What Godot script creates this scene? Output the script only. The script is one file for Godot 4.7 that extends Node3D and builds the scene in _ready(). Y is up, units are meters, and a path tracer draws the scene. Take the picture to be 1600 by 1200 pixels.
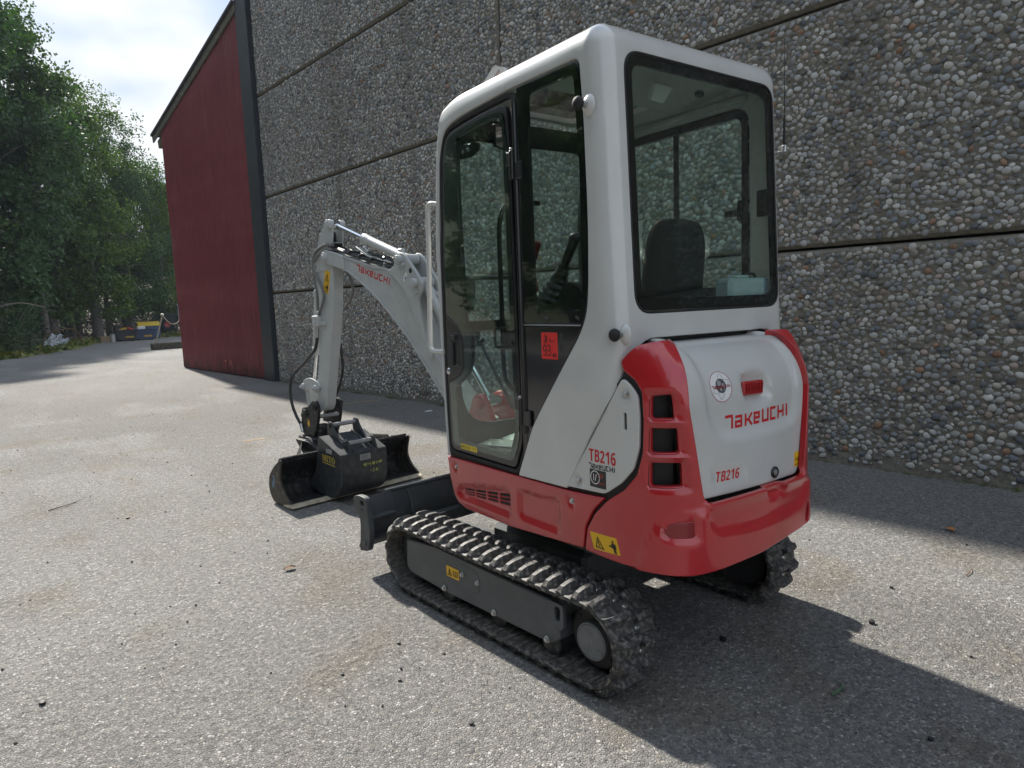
extends Node3D
# A compact excavator parked beside a pebble-faced concrete wall.
# World frame: the excavator's tracks point to -Z, origin on the ground under the slewing ring, metres.

var NONE: Callable
# ------------------------------------------------------------------ triangle soup with creased normals
class Tri:
	var v := PackedVector3Array()
	var col := PackedColorArray()
	var cur := Color.WHITE
	var use_col := false
	var x := Transform3D.IDENTITY

	func tri(a: Vector3, b: Vector3, c: Vector3) -> void:   # counter-clockwise seen from outside
		v.append(x * a)
		v.append(x * c)
		v.append(x * b)
		if use_col:
			for i in 3:
				col.append(cur)

	func quad(a: Vector3, b: Vector3, c: Vector3, d: Vector3) -> void:
		tri(a, b, c)
		tri(a, c, d)

	func add(o: Tri, at: Transform3D) -> void:
		for p in o.v:
			v.append(at * p)

	func mesh(crease := 38.0) -> ArrayMesh:
		var n := v.size()
		var fn := PackedVector3Array()
		fn.resize(n / 3)
		for i in range(0, n, 3):
			fn[i / 3] = (v[i + 2] - v[i]).cross(v[i + 1] - v[i])
		var nn := PackedVector3Array()
		nn.resize(n)
		if crease <= 0.0:
			for i in n:
				nn[i] = fn[i / 3].normalized()
		else:
			var at := {}
			for i in n:
				var k := Vector3i((v[i] * 8000.0).round())
				if at.has(k):
					at[k].append(i / 3)
				else:
					at[k] = [i / 3]
			var lim := cos(deg_to_rad(crease))
			var un := PackedVector3Array()
			un.resize(n / 3)
			for i in n / 3:
				un[i] = fn[i].normalized()
			for i in n:
				var k := Vector3i((v[i] * 8000.0).round())
				var s := Vector3.ZERO
				var me := un[i / 3]
				for f in at[k]:
					if un[f].dot(me) > lim:
						s += fn[f]
				nn[i] = s.normalized() if s.length_squared() > 1e-20 else Vector3.UP
		var a := []
		a.resize(Mesh.ARRAY_MAX)
		a[Mesh.ARRAY_VERTEX] = v
		a[Mesh.ARRAY_NORMAL] = nn
		if use_col:
			a[Mesh.ARRAY_COLOR] = col
		var m := ArrayMesh.new()
		m.add_surface_from_arrays(Mesh.PRIMITIVE_TRIANGLES, a)
		return m


# ------------------------------------------------------------------ shapes
func rot_to(axis: Vector3) -> Basis:      # a basis whose y is the axis
	var y := axis.normalized()
	var h := Vector3.RIGHT if absf(y.x) < 0.9 else Vector3.FORWARD
	var z := h.cross(y).normalized()
	return Basis(y.cross(z), y, z)

func box(t: Tri, c: Vector3, s: Vector3, b := 0.004, turn := Basis.IDENTITY) -> void:
	var h := s * 0.5
	b = minf(b, minf(h.x, minf(h.y, h.z)) * 0.9)
	var old := t.x
	t.x = old * Transform3D(turn, c)
	var ax := [Vector3.RIGHT, Vector3.UP, Vector3.BACK]
	for i in 3:
		var u: Vector3 = ax[(i + 1) % 3]
		var w: Vector3 = ax[(i + 2) % 3]
		var hu := h[(i + 1) % 3] - b
		var hw := h[(i + 2) % 3] - b
		for sg in [-1.0, 1.0]:
			var o: Vector3 = ax[i] * h[i] * sg
			var p := u * hu
			var q: Vector3 = w * hw * sg
			t.quad(o - p - q, o + p - q, o + p + q, o - p + q)
	if b > 0.0:
		for i in 3:
			var j := (i + 1) % 3
			var k := (i + 2) % 3
			for sj in [-1.0, 1.0]:
				for sk in [-1.0, 1.0]:
					var e: Vector3 = ax[i] * (h[i] - b)
					var p1: Vector3 = ax[j] * h[j] * sj + ax[k] * (h[k] - b) * sk
					var p2: Vector3 = ax[j] * (h[j] - b) * sj + ax[k] * h[k] * sk
					_edge(t, p1, p2, e, ax[j] * sj + ax[k] * sk)
		for sx in [-1.0, 1.0]:
			for sy in [-1.0, 1.0]:
				for sz in [-1.0, 1.0]:
					var a := Vector3(h.x * sx, (h.y - b) * sy, (h.z - b) * sz)
					var bb := Vector3((h.x - b) * sx, h.y * sy, (h.z - b) * sz)
					var cc := Vector3((h.x - b) * sx, (h.y - b) * sy, h.z * sz)
					if sx * sy * sz > 0:
						t.tri(a, bb, cc)
					else:
						t.tri(a, cc, bb)
	t.x = old

func _edge(t: Tri, p1: Vector3, p2: Vector3, e: Vector3, out: Vector3) -> void:
	var n := (e * 2.0).cross(p2 - p1)
	if n.dot(out) > 0:
		t.quad(p1 - e, p1 + e, p2 + e, p2 - e)
	else:
		t.quad(p1 + e, p1 - e, p2 - e, p2 + e)

func area2(p: PackedVector2Array) -> float:
	var s := 0.0
	for i in p.size():
		s += p[i].cross(p[(i + 1) % p.size()])
	return s * 0.5

func ccw(p: PackedVector2Array) -> PackedVector2Array:
	if area2(p) < 0:
		p = p.duplicate()
		p.reverse()
	return p

func miters(p: PackedVector2Array) -> PackedVector2Array:   # inward, for a counter-clockwise polygon
	var n := p.size()
	var out := PackedVector2Array()
	for i in n:
		var a := (p[i] - p[(i + n - 1) % n]).normalized()
		var b := (p[(i + 1) % n] - p[i]).normalized()
		var n1 := Vector2(-a.y, a.x)
		var n2 := Vector2(-b.y, b.x)
		out.append((n1 + n2) / maxf(0.35, 1.0 + n1.dot(n2)))
	return out

func rp(pts: Array, r: float, seg := 4) -> PackedVector2Array:   # polygon with rounded corners; a Vector3 gives its own radius in z
	var out := PackedVector2Array()
	var n := pts.size()
	for i in n:
		var q = pts[i]
		var p := Vector2(q.x, q.y)
		var rr: float = q.z if q is Vector3 else r
		var a := Vector2(pts[(i + n - 1) % n].x, pts[(i + n - 1) % n].y)
		var b := Vector2(pts[(i + 1) % n].x, pts[(i + 1) % n].y)
		var da := (a - p)
		var db := (b - p)
		var l := minf(rr, 0.48 * minf(da.length(), db.length()))
		if l < 1e-4:
			out.append(p)
			continue
		var s := p + da.normalized() * l
		var e := p + db.normalized() * l
		for k in seg + 1:
			var u := float(k) / seg
			out.append(s.lerp(p, u).lerp(p.lerp(e, u), u))
	return out

func v2s(f: Array) -> Array:      # [x, y, x, y ...] to points
	var out := []
	for i in range(0, f.size(), 2):
		out.append(Vector2(f[i], f[i + 1]))
	return out

func smooth2(pts: Array, n := 6, closed := false) -> PackedVector2Array:
	var out := PackedVector2Array()
	var m := pts.size()
	for i in (m if closed else m - 1):
		var a: Vector2 = pts[(i + m - 1) % m] if closed or i > 0 else pts[0]
		var b: Vector2 = pts[i]
		var c: Vector2 = pts[(i + 1) % m]
		var d: Vector2 = pts[(i + 2) % m] if closed or i + 2 < m else pts[m - 1]
		for k in n:
			out.append(b.cubic_interpolate(c, a, d, float(k) / n))
	if not closed:
		out.append(pts[m - 1])
	return out

func smooth3(pts: Array, n := 6) -> Array:
	var out := []
	var m := pts.size()
	for i in m - 1:
		var a: Vector3 = pts[maxi(i - 1, 0)]
		var b: Vector3 = pts[i]
		var c: Vector3 = pts[i + 1]
		var d: Vector3 = pts[mini(i + 2, m - 1)]
		for k in n:
			out.append(b.cubic_interpolate(c, a, d, float(k) / n))
	out.append(pts[m - 1])
	return out

func prism(t: Tri, poly: PackedVector2Array, f: Transform3D, depth: float, b := 0.003) -> void:
	# poly in the frame's xy plane, thickened from z = 0 to z = depth
	poly = ccw(poly)
	var n := poly.size()
	var inn := PackedVector2Array()
	var mi := miters(poly)
	b = minf(b, depth * 0.45)
	for i in n:
		inn.append(poly[i] + mi[i] * b)
	var idx := Geometry2D.triangulate_polygon(inn)
	if idx.is_empty():
		inn = poly.duplicate()
		idx = Geometry2D.triangulate_polygon(inn)
	var old := t.x
	t.x = old * f
	for i in range(0, idx.size(), 3):
		var p := inn[idx[i]]
		var q := inn[idx[i + 1]]
		var r := inn[idx[i + 2]]
		if (q - p).cross(r - p) < 0:
			var s := q
			q = r
			r = s
		t.tri(Vector3(p.x, p.y, depth), Vector3(q.x, q.y, depth), Vector3(r.x, r.y, depth))
		t.tri(Vector3(p.x, p.y, 0), Vector3(r.x, r.y, 0), Vector3(q.x, q.y, 0))
	var lv := [[inn, 0.0], [poly, b], [poly, depth - b], [inn, depth]]
	for k in 3:
		var pa: PackedVector2Array = lv[k][0]
		var pb: PackedVector2Array = lv[k + 1][0]
		var za: float = lv[k][1]
		var zb: float = lv[k + 1][1]
		for i in n:
			var j := (i + 1) % n
			t.quad(Vector3(pa[i].x, pa[i].y, za), Vector3(pa[j].x, pa[j].y, za), Vector3(pb[j].x, pb[j].y, zb), Vector3(pb[i].x, pb[i].y, zb))
	t.x = old

func lathe(t: Tri, prof: Array, f: Transform3D, n := 20) -> void:
	# prof: Vector2(radius, height along y), bottom to top on the outside
	var old := t.x
	t.x = old * f
	for k in prof.size() - 1:
		var a: Vector2 = prof[k]
		var b: Vector2 = prof[k + 1]
		for i in n:
			var u := TAU * i / n
			var w := TAU * (i + 1) / n
			var du := Vector3(sin(u), 0, cos(u))
			var dw := Vector3(sin(w), 0, cos(w))
			var ya := Vector3(0, a.y, 0)
			var yb := Vector3(0, b.y, 0)
			if a.x > 1e-5:
				t.tri(du * a.x + ya, dw * a.x + ya, dw * b.x + yb)
			if b.x > 1e-5:
				t.tri(du * a.x + ya, dw * b.x + yb, du * b.x + yb)
	t.x = old

func cyl(t: Tri, a: Vector3, b: Vector3, r: float, n := 18, bev := 0.003, r2 := -1.0) -> void:
	if r2 < 0:
		r2 = r
	var l := a.distance_to(b)
	bev = minf(bev, minf(minf(r, r2) * 0.5, l * 0.4))
	lathe(t, [Vector2(0, 0), Vector2(r - bev, 0), Vector2(r, bev), Vector2(r2, l - bev), Vector2(r2 - bev, l), Vector2(0, l)], Transform3D(rot_to(b - a), a), n)

func tube(t: Tri, path: Array, r: float, n := 8, r_end := -1.0) -> void:
	var m := path.size()
	var rings := []
	var up := Vector3.ZERO
	for i in m:
		var d: Vector3 = (path[mini(i + 1, m - 1)] - path[maxi(i - 1, 0)]).normalized()
		if i == 0:
			up = d.cross(Vector3.UP if absf(d.y) < 0.9 else Vector3.RIGHT).normalized()
		up = (up - d * up.dot(d)).normalized()
		var s := d.cross(up)
		var rr := r if r_end < 0 else lerpf(r, r_end, float(i) / (m - 1))
		var ring := PackedVector3Array()
		for k in n:
			var u := TAU * k / n
			ring.append(path[i] + (up * cos(u) + s * sin(u)) * rr)
		rings.append(ring)
	for i in m - 1:
		for k in n:
			var j := (k + 1) % n
			t.quad(rings[i][k], rings[i][j], rings[i + 1][j], rings[i + 1][k])
	for k in n:
		var j := (k + 1) % n
		t.tri(path[0], rings[0][j], rings[0][k])
		t.tri(path[m - 1], rings[m - 1][k], rings[m - 1][j])

func hexbolt(t: Tri, at: Vector3, axis: Vector3, r := 0.011, h := 0.009) -> void:
	var a := axis.normalized()
	cyl(t, at, at + a * 0.003, r * 1.45, 16, 0.001)
	cyl(t, at + a * 0.002, at + a * (0.003 + h), r, 6, 0.0012)

func ball(t: Tri, c: Vector3, r: float, sq := Vector3.ONE, n := 14) -> void:
	var pr := []
	for i in n / 2 + 1:
		var u := PI * i / (n / 2) - PI / 2
		pr.append(Vector2(cos(u) * r if i > 0 and i < n / 2 else 0.0, sin(u) * r))
	lathe(t, pr, Transform3D(Basis.from_scale(sq), c), n)

# ------------------------------------------------------------------ panels on a curved surface
# surf maps (u, v), in metres along the surface, to a point; out is +1 or -1 for the side that faces out
func sn(surf: Callable, p: Vector2, out: float) -> Vector3:
	var e := 0.004
	var a: Vector3 = surf.call(p + Vector2(e, 0)) - surf.call(p - Vector2(e, 0))
	var b: Vector3 = surf.call(p + Vector2(0, e)) - surf.call(p - Vector2(0, e))
	return a.cross(b).normalized() * out

func sp(surf: Callable, p: Vector2, out: float, d: float) -> Vector3:
	if d == 0.0:
		return surf.call(p)
	return surf.call(p) + sn(surf, p, out) * d

func dens(p: PackedVector2Array, cell: float) -> PackedVector2Array:
	var out := PackedVector2Array()
	for i in p.size():
		var a := p[i]
		var b := p[(i + 1) % p.size()]
		var k := maxi(1, int(ceil(a.distance_to(b) / cell)))
		for j in k:
			var q := a.lerp(b, float(j) / k)
			if out.is_empty() or out[out.size() - 1].distance_to(q) > 1e-5:
				out.append(q)
	return out

func rim(t: Tri, surf: Callable, poly: PackedVector2Array, out: float, er: float, th: float, disp: Callable) -> PackedVector2Array:
	var mi := miters(poly)
	var n := poly.size()
	var lev := []
	var inn := PackedVector2Array()
	var steps := [[1.0, 0.0], [0.55, 0.11], [0.2, 0.4], [0.0, 1.0]]
	var dd := PackedFloat32Array()
	for i in n:
		dd.append(disp.call(poly[i]) if disp.is_valid() else 0.0)
	for s in steps:
		var ring := PackedVector3Array()
		for i in n:
			var q := poly[i] + mi[i] * er * float(s[0])
			if s[0] == 1.0:
				inn.append(q)
			ring.append(sp(surf, q, out, dd[i] - er * float(s[1])))
		lev.append(ring)
	if th > er:
		var ring := PackedVector3Array()
		for i in n:
			ring.append(sp(surf, poly[i], out, dd[i] - th))
		lev.append(ring)
	for k in lev.size() - 1:
		for i in n:
			var j := (i + 1) % n
			if out > 0:
				t.quad(lev[k][j], lev[k][i], lev[k + 1][i], lev[k + 1][j])
			else:
				t.quad(lev[k][i], lev[k][j], lev[k + 1][j], lev[k + 1][i])
	return inn

func panel(t: Tri, surf: Callable, outline: PackedVector2Array, holes := [], out := 1.0, cell := 0.03, er := 0.004, th := 0.014, disp: Callable = NONE, back := false) -> void:
	var poly := dens(ccw(outline), cell)
	var inn := rim(t, surf, poly, out, er, th, disp)
	var hin := []
	for h in holes:
		var q := dens(ccw(h), cell)
		q.reverse()
		hin.append(rim(t, surf, q, out, er, th, disp))
	var lo := inn[0]
	var hi := inn[0]
	for p in inn:
		lo = lo.min(p)
		hi = hi.max(p)
	var nx := maxi(1, int(ceil((hi.x - lo.x) / cell)))
	var ny := maxi(1, int(ceil((hi.y - lo.y) / cell)))
	var sx := (hi.x - lo.x) / nx
	var sy := (hi.y - lo.y) / ny
	for i in nx:
		for j in ny:
			var a := lo + Vector2(i * sx, j * sy)
			var sq := PackedVector2Array([a, a + Vector2(sx, 0), a + Vector2(sx, sy), a + Vector2(0, sy)])
			var bits: Array = Geometry2D.intersect_polygons(sq, inn)
			for h in hin:
				var nb := []
				for b in bits:
					nb.append_array(Geometry2D.clip_polygons(b, ccw(h)))
				bits = nb
			for b in bits:
				if absf(area2(b)) < 1e-9:
					continue
				var idx := Geometry2D.triangulate_polygon(b)
				for k in range(0, idx.size(), 3):
					var p: Vector2 = b[idx[k]]
					var q: Vector2 = b[idx[k + 1]]
					var r: Vector2 = b[idx[k + 2]]
					if (q - p).cross(r - p) * out < 0:
						var s := q
						q = r
						r = s
					var P := sp(surf, p, out, disp.call(p) if disp.is_valid() else 0.0)
					var Q := sp(surf, q, out, disp.call(q) if disp.is_valid() else 0.0)
					var R := sp(surf, r, out, disp.call(r) if disp.is_valid() else 0.0)
					t.tri(P, Q, R)
					if back:
						t.tri(sp(surf, p, out, -th), sp(surf, r, out, -th), sp(surf, q, out, -th))

# a shallow recess (or a raised field when depth < 0): full depth inside poly, fading over w at its border
func dent(poly: PackedVector2Array, depth: float, w: float) -> Callable:
	var lo := poly[0]
	var hi := poly[0]
	for p in poly:
		lo = lo.min(p)
		hi = hi.max(p)
	return func(p: Vector2) -> float:
		if p.x < lo.x or p.y < lo.y or p.x > hi.x or p.y > hi.y or not Geometry2D.is_point_in_polygon(p, poly):
			return 0.0
		var d := 1e9
		for i in poly.size():
			d = minf(d, p.distance_to(Geometry2D.get_closest_point_to_segment(p, poly[i], poly[(i + 1) % poly.size()])))
		return -depth * smoothstep(0.0, w, d)

func dents(list: Array) -> Callable:
	return func(p: Vector2) -> float:
		var s := 0.0
		for c in list:
			s += c.call(p)
		return s

func flat(o: Vector3, eu: Vector3, ev: Vector3) -> Callable:
	return func(p: Vector2) -> Vector3: return o + eu * p.x + ev * p.y

# ------------------------------------------------------------------ print: thin raised lettering and signs
func text_on(t: Tri, s: String, w: float, h: float, put: Callable, bold := true, slant := 0.0, fname := "Droid Sans") -> void:
	# put maps a point of the w x h field (metres, from its lower left) to a point in space
	var tm := TextMesh.new()
	var sf := SystemFont.new()
	sf.font_names = PackedStringArray([fname])
	sf.font_weight = 700 if bold else 400
	tm.font = sf
	tm.text = s
	tm.font_size = 32
	tm.depth = 0.0
	tm.curve_step = 2.0
	var a := tm.get_mesh_arrays()
	if a.is_empty():
		return
	var vs: PackedVector3Array = a[Mesh.ARRAY_VERTEX]
	var ix: PackedInt32Array = a[Mesh.ARRAY_INDEX] if a[Mesh.ARRAY_INDEX] != null else PackedInt32Array(range(vs.size()))
	if vs.is_empty():
		return
	var lo := vs[0]
	var hi := vs[0]
	for p in vs:
		lo = lo.min(p)
		hi = hi.max(p)
	var q := []
	for p in vs:
		var y := (p.y - lo.y) / (hi.y - lo.y) * h
		q.append(Vector2((p.x - lo.x) / (hi.x - lo.x) * (w - absf(slant) * h) + slant * y, y))
	for i in range(0, ix.size(), 3):
		var A: Vector2 = q[ix[i]]
		var B: Vector2 = q[ix[i + 1]]
		var C: Vector2 = q[ix[i + 2]]
		if absf((B - A).cross(C - A)) < 1e-12:
			continue
		if (B - A).cross(C - A) < 0:
			var k := B
			B = C
			C = k
		t.tri(put.call(A), put.call(B), put.call(C))

func strokes(t: Tri, lines: Array, th: float, sc: Vector2, put: Callable) -> void:
	# each line a list of points of a unit field; th in metres
	for l in lines:
		var pl := PackedVector2Array()
		for k in range(0, l.size(), 2):
			pl.append(Vector2(l[k], l[k + 1]) * sc)
		for q in Geometry2D.offset_polyline(pl, th * 0.5, Geometry2D.JOIN_MITER, Geometry2D.END_BUTT):
			var idx := Geometry2D.triangulate_polygon(q)
			for k in range(0, idx.size(), 3):
				var A := q[idx[k]]
				var B := q[idx[k + 1]]
				var C := q[idx[k + 2]]
				if (B - A).cross(C - A) < 0:
					var m := B
					B = C
					C = m
				t.tri(put.call(A), put.call(B), put.call(C))

func maker_name(t: Tri, w: float, h: float, put: Callable) -> void:     # the maker's word mark, letter by letter
	var L := [
		[[0.02, 0.80, 0.02, 0.92, 0.62, 0.92], [0.56, 0.83, 0.56, 0.0]],
		[[0.86, 0.80, 1.42, 0.80, 1.42, 0.0], [1.33, 0.09, 0.90, 0.09, 0.90, 0.43, 1.33, 0.43]],
		[[1.83, 0.90, 1.83, 0.0], [1.93, 0.44, 2.12, 0.44, 2.46, 0.88], [2.10, 0.46, 2.47, 0.01]],
		[[3.22, 0.09, 2.72, 0.09, 2.72, 0.80, 3.20, 0.80, 3.20, 0.45, 2.83, 0.45]],
		[[3.60, 1.0, 3.60, 0.09, 4.16, 0.09, 4.16, 1.0]],
		[[5.02, 0.91, 4.50, 0.91, 4.50, 0.09, 5.02, 0.09]],
		[[5.34, 1.0, 5.34, 0.0], [5.44, 0.5, 5.84, 0.5], [5.94, 1.0, 5.94, 0.0]],
		[[6.36, 1.0, 6.36, 0.0]],
	]
	for l in L:
		strokes(t, l, h * 0.20, Vector2(w / 6.45, h), put)

func oblong(w: float, h: float, r: float) -> PackedVector2Array:
	return rp([Vector2(0, 0), Vector2(w, 0), Vector2(w, h), Vector2(0, h)], r, 3)

func poly_on(t: Tri, poly: PackedVector2Array, put: Callable) -> void:
	var q := ccw(poly)
	var idx := Geometry2D.triangulate_polygon(q)
	for k in range(0, idx.size(), 3):
		var A := q[idx[k]]
		var B := q[idx[k + 1]]
		var C := q[idx[k + 2]]
		if (B - A).cross(C - A) < 0:
			var m := B
			B = C
			C = m
		t.tri(put.call(A), put.call(B), put.call(C))

# ------------------------------------------------------------------ nodes
func thing(called: String, label: String, category: String, at := Vector3.ZERO, turn := 0.0, group := "") -> Node3D:
	var o := Node3D.new()
	o.name = called
	o.position = at
	o.rotation.y = turn
	o.set_meta("label", label)
	o.set_meta("category", category)
	if group:
		o.set_meta("group", group)
	add_child(o, true)
	return o

func part(parent: Node, called: String, t: Tri, m: Material, crease := 38.0, label := "") -> MeshInstance3D:
	return put_mesh(parent, called, t.mesh(crease), m, label)

func put_mesh(parent: Node, called: String, mesh: Mesh, m: Material, label := "") -> MeshInstance3D:
	var o := MeshInstance3D.new()
	o.name = called
	o.mesh = mesh
	o.material_override = m
	if label:
		o.set_meta("label", label)
	parent.add_child(o, true)
	return o

func setting(called: String, t: Tri, m: Material, crease := 38.0) -> MeshInstance3D:
	var o := part(self, called, t, m, crease)
	o.set_meta("kind", "structure")
	return o

func solo(called: String, label: String, category: String, t: Tri, m: Material, crease := 38.0) -> MeshInstance3D:
	var o := part(self, called, t, m, crease, label)
	o.set_meta("category", category)
	return o

func mass(parent: Node, called: String, mesh: Mesh, m: Material, xf: Array, cols := PackedColorArray()) -> MultiMeshInstance3D:
	var mm := MultiMesh.new()
	mm.transform_format = MultiMesh.TRANSFORM_3D
	mm.use_colors = not cols.is_empty()
	mm.mesh = mesh
	mm.instance_count = xf.size()
	for i in xf.size():
		mm.set_instance_transform(i, xf[i])
		if not cols.is_empty():
			mm.set_instance_color(i, cols[i])
	var o := MultiMeshInstance3D.new()
	o.name = called
	o.multimesh = mm
	o.material_override = m
	o.set_meta("kind", "stuff")
	parent.add_child(o, true)
	return o

# ------------------------------------------------------------------ materials
func lin(r: float, g: float, b: float, a := 1.0) -> Color:
	var c := Color(r, g, b).linear_to_srgb()
	c.a = a
	return c

func mat(c: Color, rough := 0.5, metal := 0.0, coat := 0.0) -> StandardMaterial3D:
	var m := StandardMaterial3D.new()
	m.albedo_color = c
	m.roughness = rough
	m.metallic = metal
	if coat > 0:
		m.clearcoat_enabled = true
		m.clearcoat = coat
		m.clearcoat_roughness = 0.06
	return m

func noise(seed_: int, freq: float, type := FastNoiseLite.TYPE_SIMPLEX_SMOOTH, oct := 4) -> FastNoiseLite:
	var n := FastNoiseLite.new()
	n.seed = seed_
	n.frequency = freq
	n.noise_type = type
	n.fractal_octaves = oct
	if oct <= 1:
		n.fractal_type = FastNoiseLite.FRACTAL_NONE
	return n

func img_tex(n: FastNoiseLite, size: int) -> ImageTexture:
	return ImageTexture.create_from_image(n.get_seamless_image(size, size, false, false, 0.15))

# greyscale noise turned into colours along a ramp
func ramp_tex(n: FastNoiseLite, size: int, stops: Array) -> ImageTexture:
	var g := n.get_seamless_image(size, size, false, false, 0.15)
	g.convert(Image.FORMAT_L8)
	var d := g.get_data()
	var lut := []
	for i in 256:
		var u := i / 255.0
		var c: Color = stops[stops.size() - 1][1]
		for k in stops.size() - 1:
			if u <= stops[k + 1][0]:
				c = stops[k][1].lerp(stops[k + 1][1], clampf((u - stops[k][0]) / (stops[k + 1][0] - stops[k][0]), 0, 1))
				break
		lut.append(c)
	var o := PackedByteArray()
	o.resize(size * size * 3)
	for i in size * size:
		var c: Color = lut[d[i]]
		o[i * 3] = int(c.r * 255)
		o[i * 3 + 1] = int(c.g * 255)
		o[i * 3 + 2] = int(c.b * 255)
	return ImageTexture.create_from_image(Image.create_from_data(size, size, false, Image.FORMAT_RGB8, o))

func worn(m: StandardMaterial3D, tex: Texture2D, scale: float, world := true) -> StandardMaterial3D:   # albedo texture laid on all sides
	m.albedo_texture = tex
	m.uv1_triplanar = true
	m.uv1_world_triplanar = world
	m.uv1_scale = Vector3.ONE * scale
	return m

func relief(m: StandardMaterial3D, tex: Texture2D, cm: float) -> StandardMaterial3D:
	m.heightmap_enabled = true
	m.heightmap_texture = tex
	m.heightmap_scale = cm
	return m

# ------------------------------------------------------------------ the scene
var rng := RandomNumberGenerator.new()
var M := {}

func _ready() -> void:
	rng.seed = 20240611
	camera_and_light()
	materials()
	ground()
	concrete_building()
	red_shed()
	excavator()
	buckets()
	forest()
	yard_things()
	litter()

func camera_and_light() -> void:
	var cam := Camera3D.new()
	cam.name = "camera"
	cam.fov = 59.49
	cam.near = 0.05
	cam.far = 900.0
	cam.transform = Transform3D(Basis(Vector3.UP, deg_to_rad(-41.2)) * Basis(Vector3.RIGHT, deg_to_rad(-7.0)) * Basis(Vector3.BACK, deg_to_rad(-2.16)), Vector3(-2.331, 1.44, 2.192))
	add_child(cam)
	cam.current = true
	var sun := DirectionalLight3D.new()
	sun.name = "sun"
	sun.light_energy = 1.6
	sun.light_color = Color(1.0, 0.975, 0.93)
	sun.light_angular_distance = 1.6
	sun.shadow_enabled = true
	var el := deg_to_rad(42.0)
	var az := deg_to_rad(7.0)
	var towards := Vector3(sin(az) * cos(el), sin(el), -cos(az) * cos(el))     # the way to the sun
	sun.transform = Transform3D(Basis.looking_at(-towards, Vector3.UP), Vector3(0, 30, 0))
	add_child(sun)
	var env := Environment.new()
	env.background_mode = Environment.BG_SKY
	env.sky = Sky.new()
	env.sky.sky_material = sky_of_thin_cloud()
	env.tonemap_mode = Environment.TONE_MAPPER_LINEAR
	env.tonemap_exposure = 1.9
	env.sdfgi_enabled = true
	env.ssao_enabled = true
	env.ssil_enabled = true
	env.fog_enabled = true
	env.fog_density = 0.0005
	env.fog_light_color = Color(0.80, 0.86, 0.93)
	var we := WorldEnvironment.new()
	we.name = "sky"
	we.environment = env
	add_child(we)

func sky_of_thin_cloud() -> PanoramaSkyMaterial:
	var w := 1536
	var h := 768
	var big := noise(3, 1.1, FastNoiseLite.TYPE_SIMPLEX_SMOOTH, 5)
	var fine := noise(9, 3.2, FastNoiseLite.TYPE_SIMPLEX_SMOOTH, 4)
	var data := PackedFloat32Array()
	data.resize(w * h * 3)
	var d1 := Vector3(0.1786, 0.3033, -0.936).normalized()
	var d2 := Vector3(0.2894, 0.3054, -0.9072).normalized()
	var nt := d1.cross(d2).normalized()
	var along := (d2 - d1).normalized()
	for j in h:
		var th := PI * (j + 0.5) / h
		var y := cos(th)
		var s := sin(th)
		for i in w:
			var ph := TAU * ((i + 0.5) / w - 0.5)
			var d := Vector3(sin(ph) * s, y, -cos(ph) * s)
			var c := Vector3(0.42, 0.45, 0.48)
			if y > -0.03:
				# streaks of high cloud: stretched across one direction
				var q := Vector3(d.x * 1.0, d.y * 3.0, d.z * 1.0) / (0.35 + absf(y))
				var k := smoothstep(-0.34, 0.30, big.get_noise_3dv(q) + 0.35 * fine.get_noise_3dv(q * 1.3))
				var up := clampf(y, 0.0, 1.0)
				var blue := Vector3(0.33, 0.405, 0.52).lerp(Vector3(0.22, 0.33, 0.54), pow(up, 0.8))
				var white := Vector3(0.54, 0.55, 0.56).lerp(Vector3(0.64, 0.665, 0.70), up)
				c = blue.lerp(white, clampf(0.22 + 0.78 * k - 0.15 * up, 0, 1))
				c = c.lerp(Vector3(0.51, 0.525, 0.54), 0.5 * exp(-up * 7.0))
				var off := d.dot(nt)
				var t := d.dot(along) - d1.dot(along)
				if absf(off) < 0.02 and d.dot(d1) > 0.0:
					var wob := 0.0012 * fine.get_noise_3dv(d * 30.0)
					var wide := 0.0030 + 0.0012 * fine.get_noise_3dv(d * 55.0)
					var g := exp(-pow((off + wob) / wide, 2.0)) * smoothstep(-0.5, -0.2, t) * (0.85 + 0.4 * fine.get_noise_3dv(d * 80.0))
					c = c.lerp(Vector3(0.66, 0.665, 0.67), clampf(g, 0, 1))
			var o := (j * w + i) * 3
			data[o] = c.x
			data[o + 1] = c.y
			data[o + 2] = c.z
	var im := Image.create_from_data(w, h, false, Image.FORMAT_RGBF, data.to_byte_array())
	var m := PanoramaSkyMaterial.new()
	m.panorama = ImageTexture.create_from_image(im)
	m.energy_multiplier = 1.0
	return m

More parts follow.
